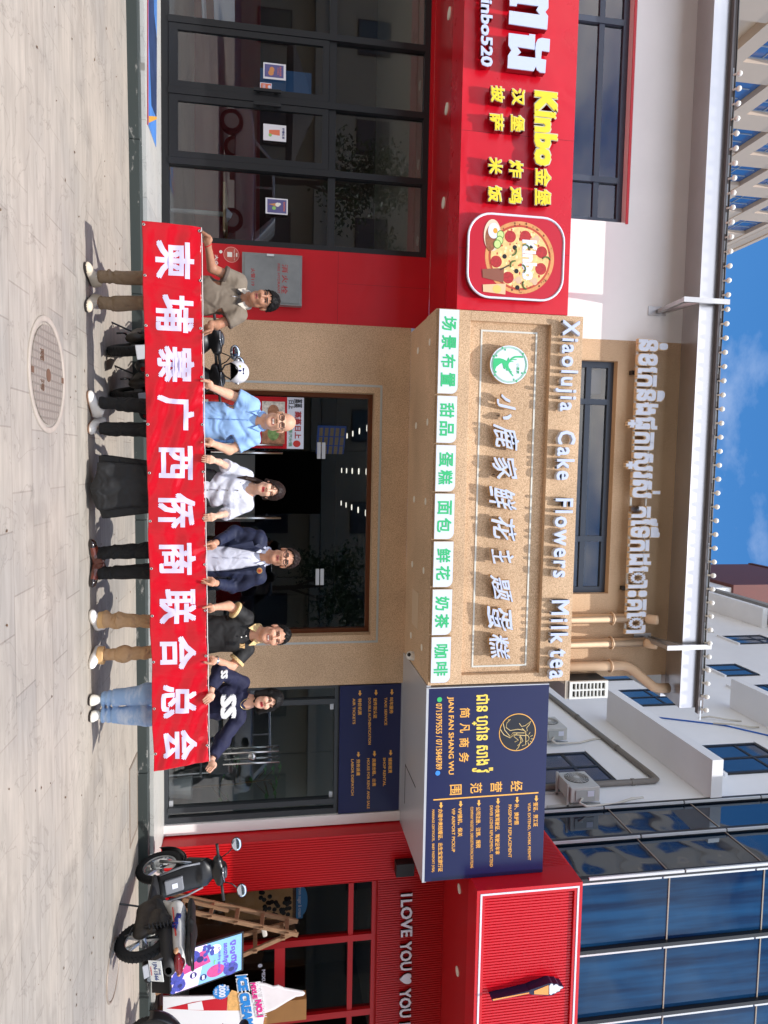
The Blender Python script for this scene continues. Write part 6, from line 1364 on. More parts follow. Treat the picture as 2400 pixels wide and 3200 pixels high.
def collar(P, J, root, m_, name='collar', drop=.055, spread=.05, r=.013, stand=.03):
    nb = J['neck']; nr = P.get('neck_r', .056)+.010; q = SDF(*grid(nb-.16, nb+.16, .005))
    ring = [nb+np.array([nr*1.05*math.cos(t), nr*1.05*math.sin(t)*.95+.006, .025+.022*math.sin(t)]) for t in np.linspace(-.35*math.pi, 1.35*math.pi, 14)]
    for a, b in zip(ring[:-1], ring[1:]): q.cone(a, b, r, r, .006, sq=(1, 1, 1.7))
    for sx, e in ((-1, ring[-1]), (1, ring[0])):
        tip = nb+np.array([sx*spread, -nr-.030, -drop]); mid = nb+np.array([sx*(nr*.55), -nr*.95, .002]); side_ = nb+np.array([sx*(nr+.02), -nr*.35, .005])
        for t in np.linspace(0, 1, 5): q.cone(mid*(1-t)+side_*t, tip*(1-t*.55)+(side_)*(t*.55), .0075, .006, .004)
    return solid(name, q, m_, root, None, 1)
def trousers(P, J, root, m_, rad=(.10, .082, .074), wr=.007, seed=3, hemz=None, flare=0.0, name='trousers', crop=None):
    hipc = J['hip']; ks = [J[k] for k in ('knL', 'knR', 'anL', 'anR')]; lo = np.min(ks+[hipc], 0)-.17; hi = np.max(ks+[hipc], 0)+.17; lo[2] = .03; hi[2] = hipc[2]+.10
    S = SDF(*grid(lo, hi, .0085)); tor = P.get('torso', .14)
    S.cone(hipc+[0, 0, .08], hipc-[0, 0, .06], .10, .11, .04, sq=(tor/.1*.9, 1.05, 1))
    for L_ in 'LR':
        a, k_, n_ = hipc+[.085*(-1 if L_ == 'L' else 1), 0, -.02], J['kn'+L_], J['an'+L_]; e = n_+np.array([0, .012, -.02])
        S.cone(a, k_, rad[0], rad[1], .03); S.cone(k_, e, rad[1], rad[2], .02)
    S.wrinkle(wr, seed, f=(16, 10, 34)); 
    for L_ in 'LR':
        n_ = J['an'+L_]; S.wrinkle(wr*1.1, seed+9, f=(12, 8, 80), lo=n_-[.12, .12, .1], hi=n_+[.12, .12, .10])
    S.cut((0, 0, hemz if hemz else .085), (0, 0, -1))
    return solid(name, S, m_, root, None, 1)
def shoe(name, toe, ank, root, m_up, m_sole, wd=.043, high=.07, sole=.024, toe_m=None):
    """a shoe lying along the line from under the ankle to the toe point on the ground"""
    toe = np.array(toe, float); an = np.array(ank, float); d = toe-an; d[2] = 0; L_ = np.linalg.norm(d); d /= L_; p = np.array([-d[1], d[0], 0]); heel = toe-d*P_SHOE; heel[2] = 0; toe[2] = 0
    lo = np.minimum(toe, heel)-.08; hi = np.maximum(toe, heel)+.08; lo[2] = -.012; hi[2] = .18
    S = SDF(*grid(lo, hi, .0045)); z = np.array([0, 0, 1.])
    S.cone(heel+d*.045+z*.035, heel+d*.16+z*.03, .036, .041, .02, sq=(1, 1, .9)); S.cone(heel+d*.15+z*.03, toe-d*.05+z*.024, .041, wd, .02, sq=(1, 1, .8)); S.cone(toe-d*.06+z*.024, toe-d*.042+z*.022, wd*.98, .036, .02, sq=(1, 1, .8))
    S.cone(heel+d*.05+z*.06, heel+d*.06+z*(high+.025), .037, .036, .02); S.cone(heel+d*.07+z*.085, toe-d*.09+z*.035, .034, .026, .02)
    S.cone(heel+d*.055+z*.10, heel+d*.055+z*.16, .030, .030, .005, 'sub')
    S.D = np.maximum(S.D, (-S.zs)[None, None, :]+.001)
    def assign(c): return np.where(c[:, 2] < sole, 1, 0) if toe_m is None else np.where(c[:, 2] < sole, 1, np.where(((c-toe) @ d) > -.06, 2, 0))
    ms = [m_up, m_sole]+([toe_m] if toe_m else []); sh = solid(name, S, ms, root, assign, 1)
    return sh, toe, heel, d, p
P_SHOE = .265
def laces(sh, toe, heel, d, p, m_):
    q = MB(); z = np.array([0, 0, 1.])
    for i in range(4):
        c = heel+d*(.115+.026*i)+z*(.098-.015*i); q.tube([c-p*.022-z*.006, c+z*.004, c+p*.022-z*.006], .0035, 6)
    return q.build('laces', m_, sh, smooth=True)
def hair_cap(root, H, M, s, hc, m_, fw=1.0, line=(.6, .8, .015), puff=.010, side=.0, name='hair', extra=None, seed=2, rough=.004, inv=None, hi_=.17, lo_=.30, hgrid=.005):
    S = SDF(*grid(hc-[.16, .16, lo_], hc+[.16, .17, hi_], hgrid))
    S.ell(H(0, .020, .037), np.array([.074*fw+puff, .094+puff, .092+puff*1.1])*s, .01, M=M)
    X, Y, Z = S.pts((slice(None),)*3); q = [(X-hc[0])*M[0, i]+(Y-hc[1])*M[1, i]+(Z-hc[2])*M[2, i] for i in range(3)]; q = [a/s for a in q]
    jag = .005*np.sin(q[0]*190)+.004*np.sin(q[0]*330+1)
    S.D = np.maximum(S.D, (line[2]-(line[0]*q[1]+line[1]*q[2])+jag).astype(np.float32))
    if extra: extra(S, H, s, q)
    rs_ = np.random.default_rng(int(abs(hc[0])*1000)); st = MB()
    for i in range(420 if not extra else 160):
        a_ = rs_.uniform(0, 6.28); z_ = rs_.uniform(-.2, 1); ph = math.sqrt(max(0, 1-z_*z_)); p = np.array([(.074*fw+puff)*ph*math.cos(a_), .020+(.094+puff)*ph*math.sin(a_), .037+(.092+puff)*z_])
        if line[0]*p[1]+line[1]*p[2] < line[2]-.001: continue
        n_ = np.array([ph*math.cos(a_), ph*math.sin(a_), z_]); t_ = np.array([rs_.normal(0, .5), -.55*(p[1] < .02)+.3*(p[1] >= .02), -.75]); t_ -= n_*(t_@n_)*.75; t_ /= np.linalg.norm(t_); l_ = rs_.uniform(.010, .024)
        st.tube([H(*(p-n_*.004)), H(*(p+t_*l_*.5+n_*.0035)), H(*(p+t_*l_+n_*.001))], [.0028*s, .0022*s, .0004], 4, cap=False)
    S.D += (rough*np.sin(q[0]*150+3*np.sin(q[2]*40))*np.sin(q[1]*60+q[2]*50)).astype(np.float32)
    h_ = solid(name, S, m_, root, None, 1)
    if st.v: st.build('strands', m_, h_, smooth=True, fix=False)
    return h_
def glasses(root, H, s, m_, rim=.0026, w=.026, h=.019, lens=True):
    q = MB(); g_ = thing_part('glasses', root)
    for sx in (-1, 1):
        pts = [H(sx*.033+w*math.cos(t)*(1 if abs(math.cos(t)) < .9 else .97), -.099, .010+h*math.sin(t)) for t in np.linspace(0, math.tau, 20)[:-1]]
        q.tube(pts, rim*s, 6, closed=True); q.tube([H(sx*(.033+w), -.097, .014), H(sx*.075, -.06, .014), H(sx*.081, .01, .012)], rim*s, 6)
    q.tube([H(-.008, -.101, .013), H(0, -.104, .015), H(.008, -.101, .013)], rim*s, 6)
    o = q.build('glasses', m_, root, smooth=True)
    if lens:
        l_ = MB()
        for sx in (-1, 1): l_.add([H(sx*.033+w*math.cos(t), -.0985, .010+h*math.sin(t)) for t in np.linspace(0, math.tau, 20)[:-1]], [tuple(range(19))])
        l_.build('lens', glass('spectacle_lens', (.86, .84, .84) if lens != 'dark' else (.5, .46, .46), .06), o)
    return o
def thing_part(n, r): return None
# ---------------- the six people, left to right
def foot_pts(*a): return [PZ(x, y, 0) for x, y in a]
YB_ = 6.16
def joints(head, neck, shL, shR, elL, elR, wrL, wrR, haL, haR, hip, knL, knR, anL, anR, yh=6.10):
    b = YB_
    return dict(head=(*head, yh), neck=(*neck, b+.01), shL=(*shL, b+.02), shR=(*shR, b+.02), elL=(*elL, elL[2] if len(elL) > 2 else b-.02)[:2]+((elL[2] if len(elL) > 2 else b-.02),), elR=(*elR[:2], elR[2] if len(elR) > 2 else b-.02),
                wrL=(*wrL[:2], BY+.045), wrR=(*wrR[:2], BY+.045), haL=(*haL, BY), haR=(*haR, BY), hip=(*hip, b+.03), knL=(*knL, b+.0), knR=(*knR, b+.0), anL=(*anL, b+.03), anR=(*anR, b+.03))
white_sneaker = mat('sneaker_white', (226, 222, 216), .45, var=.04, vscale=8); sole_dark = mat('sole_dark', (60, 52, 50), .7); sole_white = mat('sole_white', (224, 216, 204), .6)
# 1: olive polo, brown trousers
def dress1(P, J, root, H, M, s, inv):
    m_ = mat('olive_knit', (124, 112, 98), .8, var=.04, vscale=60, bump=.55, bscale=6.5, bdist=.05); dk = mat('knit_dark', (40, 36, 36), .8); pale = mat('knit_pale', (196, 186, 172), .8)
    sh_, S = shirt(P, J, root, m_, 'polo_shirt', .56, seed=11, wr=.010, neckv=.05)
    for L_ in 'LR':
        a, e = J['sh'+L_], J['el'+L_]; b = a+(e-a)*.53; d_ = (e-a)/np.linalg.norm(e-a)
        q = SDF(*grid(b-.11, b+.11, .006)); q.cone(b-d_*.016, b+d_*.012, .075, .076, .005); q.cut(b+d_*.012, d_); q.cut(b-d_*.018, -d_); solid('cuff', q, mat('cuff_brown', (92, 80, 72), .8), sh_, None, 1)
    collar(P, J, sh_, pale, drop=.05, spread=.062); nb = J['neck']
    q = MB(); q.tube([nb+np.array([0, -.079, -.055]), nb+np.array([0, -.098, -.10])], .004, 6); q.build('zip', mat('zip_pale', (220, 216, 214), .3, .6), sh_, smooth=True)
    q = MB()
    for sx in (-1, 1): q.prism([(nb[0]+sx*.02, nb[2]-.02), (nb[0]+sx*.066, nb[2]-.052), (nb[0]+sx*.060, nb[2]-.068), (nb[0]+sx*.012, nb[2]-.05)], nb[1]-.098, nb[1]-.085)
    q.build('collar_band', dk, sh_)
    trousers(P, J, root, mat('trouser_brown', (128, 108, 86), .85, var=.06, vscale=20, bump=.85, bscale=9, bdist=.05), (.092, .064, .062), .012, 5)
    hair_cap(root, H, M, s, J['head'], hair_black, puff=.012, line=(.60, .80, .012), inv=inv)
    for a, t in (('anL', (259, 822)), ('anR', (262, 965))):
        r_ = shoe('shoe', PZ(*t, 0), J[a], root, mat('sneaker_beige', (188, 176, 158), .6, var=.06, vscale=18), sole_dark, toe_m=mat('sneaker_cream', (214, 200, 176), .6)); laces(*r_, mat('lace_pale', (206, 202, 196), .6))
    w_ = J['wrL']; q = MB(); ax = (J['haL']-w_); ax /= np.linalg.norm(ax); u = np.cross(ax, [0, 1, 0]); u /= np.linalg.norm(u); v = np.cross(ax, u)
    q.tube([w_+ax*.0+u*.031*math.cos(t)+v*.031*math.sin(t) for t in np.linspace(0, math.tau, 16)[:-1]], .0045, 6, closed=True); q.build('bracelet', mat('thread_red', (196, 30, 40), .7), root, smooth=True)
p1 = dict(label='man in an olive grey polo and brown trousers at the left end of the banner', skin=skin('tan', (170, 122, 96)), torso=.165, tilt=0, yaw=-.12, hs=1.0, dress=dress1, smile=0,
          j=joints((824, 937), (764, 936), (746, 880), (750, 985), (662, 838, 6.10), (676, 1016, 6.15), (650, 766), (660, 1012), (634, 735), (637, 1034), (596, 912), (452, 868), (452, 948), (318, 866), (315, 946)))
# 2: bald, glasses, light blue shirt
def dress2(P, J, root, H, M, s, inv):
    m_ = mat('cotton_blue', (146, 184, 232), .75, var=.03, vscale=40, bump=.55, bscale=6.5, bdist=.05)
    sh_, S = shirt(P, J, root, m_, 'shirt', .66, seed=21, wr=.011, neckv=.05); collar(P, J, sh_, m_, drop=.058, spread=.066)
    nb = J['neck']; q = MB(); q2 = MB()
    for i in range(5): c = nb+np.array([.004, -.135, -.10-.075*i]); q2.cyl(c+[0, 0, 0], c+[0, .02, 0], .0055, n=10)
    q2.build('buttons', mat('button_blue', (110, 150, 206), .3), sh_)
    q.tube([nb+np.array([0, -.105-.02*min(1, i*.5), -.06-.06*i]) for i in range(6)], .0018, 4); q.build('placket', mat('placket_blue', (104, 142, 196), .7), sh_)
    trousers(P, J, root, mat('cloth_black', (20, 20, 22), .85, bump=.85, bscale=9, bdist=.05), (.094, .067, .061), .008, 6)
    glasses(root, H, s, mat('rim_brown', (52, 36, 32), .3))
    for a, t in (('anL', (270, 1222)), ('anR', (272, 1348))):
        r_ = shoe('shoe', PZ(*t, 0), J[a], root, white_sneaker, mat('sole_tan', (180, 140, 116), .6), sole=.018); laces(*r_, mat('lace_grey', (186, 186, 184), .6))
p2 = dict(label='bald smiling man with glasses in a light blue shirt', skin=skin('fair', (212, 164, 136)), torso=.172, hs=1.06, chub=.006, dress=dress2, smile=1, arm=.045, brow=.0026, neck_r=.062,
          j=joints((876, 1319), (811, 1316), (792, 1262), (792, 1372), (714, 1232, 6.14), (716, 1406, 6.14), (660, 1209), (664, 1386), (634, 1196), (637, 1380), (600, 1310), (456, 1270), (456, 1343), (322, 1258), (322, 1339)))
# 3: woman in a white blouse and a long black skirt
def dress3(P, J, root, H, M, s, inv):
    m_ = mat('blouse_white', (206, 208, 220), .75, var=.03, vscale=40, bump=.55, bscale=6.5, bdist=.05)
    sh_, S = shirt(P, J, root, m_, 'blouse', 1.22, seed=31, wr=.012, neckv=.06, armr=(.062, .070)); collar(P, J, sh_, m_, drop=.06, spread=.062)
    for L_ in 'LR':
        e, w_ = J['el'+L_], J['wr'+L_]; b = e+(w_-e)*.28; d_ = (w_-e)/np.linalg.norm(w_-e); q = SDF(*grid(b-.11, b+.11, .006)); q.cone(b-d_*.025, b+d_*.025, .056, .062, .005); q.wrinkle(.005, 77); q.cut(b+d_*.03, d_); q.cut(b-d_*.03, -d_); solid('cuff', q, m_, sh_, None, 1)
    nb = J['neck']; q2 = MB()
    for i in range(4): c = nb+np.array([.004, -.125, -.085-.085*i]); q2.cyl(c, c+[0, .02, 0], .006, n=10)
    q2.build('buttons', mat('button_brown', (120, 110, 110), .3), sh_)
    hp = J['hip']; zl = [PY(300, 1520, 6.12)[2], .5, .9]; S = SDF(*grid((hp[0]-.40, hp[1]-.32, .02), (hp[0]+.40, hp[1]+.32, 1.05), .009))
    S.cone([hp[0], hp[1], 1.0], [hp[0]+.0, hp[1]-.02, .13], .10, .152, .03, sq=(1.66, 1.05, 1)); X, Y, Z = S.pts((slice(None),)*3)
    th = np.arctan2(Y-hp[1], (X-hp[0])/1.5); S.D += (.012*np.sin(th*9+1.2*np.sin(Z*4))*np.clip((1.0-Z)/.8, 0, 1)).astype(np.float32)
    zb = .055+.035*np.abs((X-hp[0])/.3)+.02*np.sin(X*16); S.D = np.maximum(S.D, (zb-Z).astype(np.float32)); solid('skirt', S, mat('skirt_black', (24, 24, 26), .62, var=.1, vscale=30, bump=.55, bscale=6.5, bdist=.05), root, None, 1)
    def ex(S, H, s, q):
        for sx in (-1, 1): S.cone(H(sx*.064, .0, .05), H(sx*.079, .035, -.04), .024*s, .022*s, .015)
        S.cone(H(0, .085, .0), H(0, .075, -.10), .055*s, .045*s, .02)
        pt = [H(-.05, .05, -.09), J['neck']+np.array([-.085, -.02, .055]), J['neck']+np.array([-.105, -.105, -.02]), J['neck']+np.array([-.11, -.13, -.09])]
        for a, b, ra, rb in zip(pt[:-1], pt[1:], (.026, .022, .018), (.022, .018, .006)): S.cone(a, b, ra, rb, .01)
        d = np.sqrt((q[0]/.060)**2+((q[1]+.09)/.09)**2+((q[2]+.025)/.105)**2)
        S.D = np.maximum(S.D, ((1-d)*.05).astype(np.float32))
    hair_cap(root, H, M, s, J['head'], hair_brown, puff=.016, line=(.45, .89, -.012), extra=ex, rough=.002, lo_=.36)
p3 = dict(label='woman in a white blouse and long black skirt with brown hair tied back', skin=skin('pale', (218, 172, 146)), torso=.150, deep=1.12, hs=.94, tilt=.14, fw=.95, dress=dress3, smile=0, lip=lipred, brow=.003, neck_r=.046, hsz=.9, arm=.034,
          handL='fingers', handR='fingers',
          j=joints((843, 1531), (776, 1530), (770, 1485), (772, 1578), (716, 1462, 6.15), (714, 1604, 6.15), (686, 1444), (688, 1609), (644, 1434), (648, 1617), (600, 1524), (450, 1500), (450, 1550), (320, 1500), (320, 1550)))
# 4: man in a navy blazer
def dress4(P, J, root, H, M, s, inv):
    nv = mat('blazer_navy', (20, 28, 58), .7, var=.05, vscale=50, bump=.55, bscale=6.5, bdist=.05); wh = mat('shirt_white', (206, 208, 224), .7, bump=.55, bscale=6.5, bdist=.05)
    P2 = dict(P); P2['torso'] = P['torso']*.9
    sh_, _ = shirt(P2, J, root, wh, 'shirt', .3, shr=.05, armr=(.05, .048), seed=41, wr=.006, neckv=.06); collar(P, J, sh_, wh, drop=.066, spread=.05)
    nb = J['neck']; q2 = MB()
    for i in range(4): c = nb+np.array([.006, -.128, -.12-.08*i]); q2.cyl(c, c+[0, .02, 0], .005, n=10)
    q2.build('buttons', mat('button_white', (200, 200, 206), .3), sh_)
    up = (J['shL']+J['shR'])/2; hipc = J['hip']; lo = np.minimum(np.minimum(J['elL'], J['elR']), J['shL'])-.17; hi = np.maximum(np.maximum(J['elR'], J['shR']), J['elL'])+.17; lo = np.minimum(lo, J['wrL']-.06); hi = np.maximum(hi, J['wrR']+.06); lo[2] = .78; hi[2] = nb[2]+.08; lo[1] = up[1]-.3; hi[1] = up[1]+.26
    S = SDF(*grid(lo, hi, .0075)); tor = P['torso']
    S.cone(J['shL']+[0, 0, 0], J['shR'], .08, .08, .03); S.cone(nb+[0, .02, -.02], up+[0, 0, -.03], .08, .105, .05); S.cone(up-[0, 0, .13], [hipc[0], hipc[1], .8], .115, .118, .06, sq=(tor/.105, 1.1, 1))
    for L_ in 'LR':
        a, e, w_ = J['sh'+L_], J['el'+L_], J['wr'+L_]; S.cone(a, e, .08, .068, .03); b = e+(w_-e)*.9; S.cone(e, b, .066, .048, .02)
    S.wrinkle(.011, 47)
    for L_ in 'LR': e, w_ = J['el'+L_], J['wr'+L_]; S.cut_near(e+(w_-e)*.86, w_-e, .075)
    S.cut((0, 0, .80), (0, 0, -1))
    # open front: a long wedge in front of the shirt, a round hole for the neck
    S.cone(nb+[0, 0, .02], nb+[0, -.02, .16], P.get('neck_r', .056)+.02, .08, .008, 'sub')
    X, Y, Z = S.pts((slice(None),)*3); half = .050+.055*np.clip((nb[2]-.02-Z)/.3, 0, 1)*1.0-.085*np.clip((Z-(nb[2]-.10))/.12, 0, 1)*0
    wedge = np.maximum(np.abs(X-(nb[0]+.012))-half, (Y-(up[1]-.04))); S.D = np.maximum(S.D, (-wedge).astype(np.float32))
    jk = solid('blazer', S, nv, root, None, 1)
    q = MB()
    for sx in (-1, 1):
        pts = [(nb[0]+sx*.062, nb[2]+.01), (nb[0]+sx*.125, nb[2]-.05), (nb[0]+sx*.105, nb[2]-.085), (nb[0]+sx*.148, nb[2]-.10), (nb[0]+sx*.118+.01, nb[2]-.30)]
        yf = [nb[1]-.06, nb[1]-.105, nb[1]-.125, nb[1]-.125, nb[1]-.138]; q.add([(x, y, z) for (x, z), y in zip(pts, yf)]+[(x, y+.012, z) for (x, z), y in zip(pts, yf)], [(0, 1, 2), (0, 2, 4), (2, 3, 4), (5, 7, 6), (5, 9, 7), (7, 9, 8)]+[(i, i+5, (i+1) % 5+5, (i+1) % 5) for i in range(5)])
    q.build('lapel', nv, jk, bevel=.002)
    c = PY(811, 1784, up[1]-.155); q = MB().cyl(c, c+np.array([0, .03, 0]), .024, n=24); bd = q.build('badge', mat('badge_gold', (226, 170, 100), .3, .5), jk); q = MB(); q.tube([c+np.array([.013*math.cos(t), -.003, .013*math.sin(t)]) for t in np.linspace(0, math.tau, 16)[:-1]], .0025, 5, closed=True); q.box(c[0]-.006, c[0]+.006, c[1]-.004, c[1]-.0005, c[2]-.007, c[2]+.007); q.build('badge_mark', mat('badge_red', (170, 60, 50), .4), bd)
    trousers(P, J, root, mat('cloth_black', (20, 20, 22), .85, bump=.85, bscale=9, bdist=.05), (.098, .071, .060), .007, 8, hemz=.06)
    glasses(root, H, s, mat('rim_black', (20, 18, 18), .3), rim=.003, h=.0165, lens='dark')
    hair_cap(root, H, M, s, J['head'], hair_brown, puff=.014, line=(.64, .77, .022))
    br_ = mat('leather_brown', (96, 42, 28), .22, coat=.4); bt = mat('leather_black', (30, 18, 16), .16, coat=.6)
    for a, t in (('anL', (277, 1686)), ('anR', (278, 1836))): shoe('shoe', PZ(*t, 0), J[a], root, br_, bt, toe_m=bt, sole=.016, wd=.040)
p4 = dict(label='man with glasses in an open navy blazer over a white shirt, badge on the chest', skin=skin('medium', (200, 148, 120)), torso=.165, hs=1.0, tilt=.05, yaw=-.10, dress=dress4, smile=0, neck_r=.058,
          j=joints((888, 1744), (826, 1738), (806, 1684), (804, 1802), (730, 1664, 6.20), (728, 1832, 6.20), (668, 1700), (668, 1821), (646, 1707), (644, 1815), (606, 1748), (460, 1721), (460, 1785), (318, 1728), (318, 1792)))
# 5: black polo with a patterned collar, tan trousers
def dress5(P, J, root, H, M, s, inv):
    m_ = mat('knit_black', (24, 23, 24), .72, var=.06, vscale=50, bump=.55, bscale=6.5, bdist=.05); pt = mat('collar_pattern', (214, 184, 130), .7, var=.45, vscale=90)
    sh_, _ = shirt(P, J, root, m_, 'polo_shirt', .66, seed=51, wr=.010, neckv=.06, fat=.008); collar(P, J, sh_, pt, drop=.050, spread=.078)
    for L_ in 'LR':
        a, e = J['sh'+L_], J['el'+L_]; b = a+(e-a)*.63; d_ = (e-a)/np.linalg.norm(e-a); q = SDF(*grid(b-.11, b+.11, .006)); q.cone(b-d_*.016, b+d_*.012, .0755, .0765, .005); q.cut(b+d_*.014, d_); q.cut(b-d_*.016, -d_); solid('cuff', q, pt, sh_, None, 1)
    c = PY(757, 2020, J['neck'][1]-.155); q = MB(); letters(q, "NY", c[0]-.02, c[0]+.02, c[2]-.022, c[2]+.022, c[1], depth=.03, bold=.05); q.build('chest_emblem', mat('thread_gold', (226, 186, 130), .6), sh_)
    nb = J['neck']; q = MB()
    for dx, dz in ((-.004, -.075), (.0, -.115)): q.sphere(nb+np.array([dx, -.115+.02*(dz > -.1), dz]), .007, 10, 8)
    q.build('buttons', mat('button_pearl', (230, 226, 220), .2), sh_, smooth=True)
    trousers(P, J, root, mat('trouser_tan', (188, 152, 114), .85, var=.05, vscale=20, bump=.85, bscale=9, bdist=.05), (.098, .064, .076), .015, 9, hemz=.10)
    for L_ in 'LR':
        n_ = J['an'+L_]; q = SDF(*grid(n_-[.11, .11, .09], n_+[.11, .11, .09], .006)); q.cone(n_+[0, .01, -.035], n_+[0, .008, .005], .076, .079, .006); q.wrinkle(.006, 91, f=(10, 10, 60)); q.cut(n_-[0, 0, .045], (0, 0, -1)); q.cut(n_+[0, 0, .012], (0, 0, 1)); solid('turn_up', q, mat('turn_up_pale', (212, 172, 120), .85), root, None, 1)
    hair_cap(root, H, M, s, J['head'], hair_black, puff=.010, line=(.62, .785, .028))
    for a, t in (('anL', (276, 1912)), ('anR', (274, 2086))): shoe('shoe', PZ(*t, 0), J[a], root, mat('sneaker_bright', (236, 234, 232), .4), sole_white, sole=.02)
    w_ = J['wrR']; ax = (J['haR']-w_); ax /= np.linalg.norm(ax); u = np.cross(ax, [0, 1, 0]); u /= np.linalg.norm(u); v = np.cross(ax, u); q = MB(); q.tube([w_+u*.031*math.cos(t)+v*.031*math.sin(t) for t in np.linspace(0, math.tau, 18)[:-1]], .006, 8, closed=True); c = w_-np.array([0, .034, 0]); q.cyl(c, c+np.array([0, .01, 0]), .018, n=18); q.build('wristwatch', mat('watch_steel', (200, 200, 204), .2, 1.0), root, smooth=True)
p5 = dict(label='smiling man in a black polo with a patterned gold collar and tan trousers', skin=skin('rosy', (210, 156, 128)), torso=.172, hs=1.03, chub=.008, fw=1.04, dress=dress5, smile=1, neck_r=.062, arm=.042,
          j=joints((860, 1985), (797, 1980), (772, 1928), (772, 2030), (714, 1893, 6.12), (722, 2084, 6.12), (674, 1897), (678, 2063), (641, 1902), (646, 2064), (604, 1983), (456, 1941), (456, 2040), (324, 1938), (322, 2048)))
# 6: woman in a navy sweater and jeans
def dress6(P, J, root, H, M, s, inv):
    m_ = mat('sweater_navy', (22, 24, 56), .8, var=.05, vscale=50, bump=.55, bscale=6.5, bdist=.05)
    sh_, _ = shirt(P, J, root, m_, 'sweater', 1.86, seed=61, wr=.014, neckv=.09, armr=(.074, .080), fat=.012)
    wm_ = mat('print_white', (228, 228, 228), .6); c0 = XZ(696, 2180, J['neck'][1]-.155); q = MB(); a = PY(689, 2174, J['neck'][1]-.175); b = PY(738, 2246, J['neck'][1]-.175)
    letters(q, "SS", a[0], b[0], a[2], b[2], a[1], depth=.035, bold=.045); q.build('chest_print', wm_, sh_, fix=False)
    e = J['elL']; q = MB(); p0 = PY(690, 2096, e[1]-.082); p1_ = PY(711, 2121, e[1]-.082); letters(q, "SS", p0[0], p1_[0], p0[2], p1_[2], p0[1], depth=.03, bold=.045); q.build('sleeve_print', wm_, sh_, fix=False)
    dn = patchy('denim_blue', (146, 176, 214), (214, 222, 234), .50, .72, 3.0, .85); trousers(P, J, root, dn, (.105, .098, .074), .015, 10, hemz=.075)
    def ex(S, H, s, q):
        S.ell(H(0, .03, -.02), np.array([.098, .088, .135])*s, .03, M=M)
        for sx in (-1, 1): S.cone(H(sx*.078, -.022, .03), H(sx*.090, -.018, -.095), .024*s, .026*s, .02)
        d = np.sqrt((q[0]/.064)**2+((q[1]+.10)/.105)**2+((q[2]+.03)/.105)**2); S.D = np.maximum(S.D, ((1-d)*.05).astype(np.float32))
        zcut = -.128+.012*np.sin(q[0]*120); S.D = np.maximum(S.D, ((zcut-q[2])*s).astype(np.float32))
    hair_cap(root, H, M, s, J['head'], hair_black, puff=.016, line=(.45, .89, -.03), extra=ex, rough=.002, lo_=.28)
    for a, t in (('anL', (272, 2190)), ('anR', (274, 2243))): 
        r_ = shoe('shoe', PZ(*t, 0), J[a], root, mat('sneaker_offwhite', (222, 216, 202), .55), sole_dark, sole=.02)
    nb = J['neck']; q = MB(); q.tube([nb+np.array([.05*math.cos(t), -.062-.03*abs(math.sin(t)), .015-.075*abs(math.sin(t))]) for t in np.linspace(math.pi, math.tau, 14)], .002, 5); q.build('necklace', mat('necklace_gold', (220, 190, 130), .2, 1.0), root, smooth=True)
p6 = dict(label='woman with a black bob in a navy sweater lettered SS and pale jeans', skin=skin('light', (222, 172, 146)), torso=.168, hs=.95, tilt=-.12, fw=.97, dress=dress6, smile=0, lip=lipred, brow=.003, neck_r=.046, hsz=.9, arm=.034, handL='fingers',
          j=joints((838, 2188), (774, 2192), (752, 2134), (748, 2240), (686, 2094, 6.04), (694, 2312, 6.10), (659, 2158), (660, 2376), (647, 2186), (655, 2404), (600, 2196), (456, 2170), (456, 2237), (312, 2186), (312, 2234)))
for P in (p1, p2, p3, p4, p5, p6): person(P)

# ================================================================ the banner
bn = thing('banner', 'long red vinyl banner with lilac Chinese characters held by six people', 'banner', (.4, BY, .8))
cor = [(443, 690), (630, 712), (655, 2380), (480, 2412)]      # bottom left, top left, top right, bottom right (photo)
B_ = [PY(x, y, BY) for x, y in cor]
GRIPS = [float(PY(640, y_, BY)[0]) for y_ in (735, 1034, 1196, 1380, 1434, 1617, 1707, 1815, 1902, 2064, 2190, 2400)]
CREASES = [float(PY(550, y_, BY)[0]) for y_ in (895, 1060, 1215, 1372, 1525, 1668, 1818, 1965, 2115, 2258)]
def wave(x, z):
    zt_ = 1.0; t = (x+1.9)/4.5
    hang = .010*math.sin(7.5*x+.6)+.006*math.sin(15.3*x+2.0*z)+.004*math.sin(31*x+9*z)+.003*math.sin(23*z+5*x)
    gx = min(abs(x-h_) for h_ in GRIPS); grip = math.exp(-(gx/.10)**2)*math.exp(-max(0, .99-z)/.11)
    hang += .010*grip*math.sin(52*(x+.35*z))+.0035*math.sin(38*z+5*math.sin(3*x))*math.sin(5.1*x+1)**2+.0025*math.sin(60*z+21*x)*max(0, math.sin(2.3*x+2))
    for cx_ in CREASES:
        d_ = abs(x-cx_-.02*math.sin(9*z)); hang += .0030*math.exp(-(d_/.010)**2)
    top = max(0.0, (z-.88)/.12); return BY-.002+hang+.006*top*math.sin(46*x+11*z)+.005*math.sin(9*z+3.3*x)*math.sin(11*x)
NX, NZ = 480, 56; q = MB(); vs_ = []
for i in range(NX+1):
    s_ = i/NX; lo_ = B_[0]*(1-s_)+B_[3]*s_; hi_ = B_[1]*(1-s_)+B_[2]*s_
    for j in range(NZ+1):
        t_ = j/NZ; p = lo_*(1-t_)+hi_*t_
        gd = min(abs(p[0]-h_) for h_ in GRIPS); sag = -.011*min(1, gd/.14)*t_**3+.003*math.sin(s_*41)*(1-t_)**4
        vs_.append((p[0], wave(p[0], p[2]), p[2]+sag))
q.add(vs_, [(i*(NZ+1)+j, (i+1)*(NZ+1)+j, (i+1)*(NZ+1)+j+1, i*(NZ+1)+j+1) for i in range(NX) for j in range(NZ)])
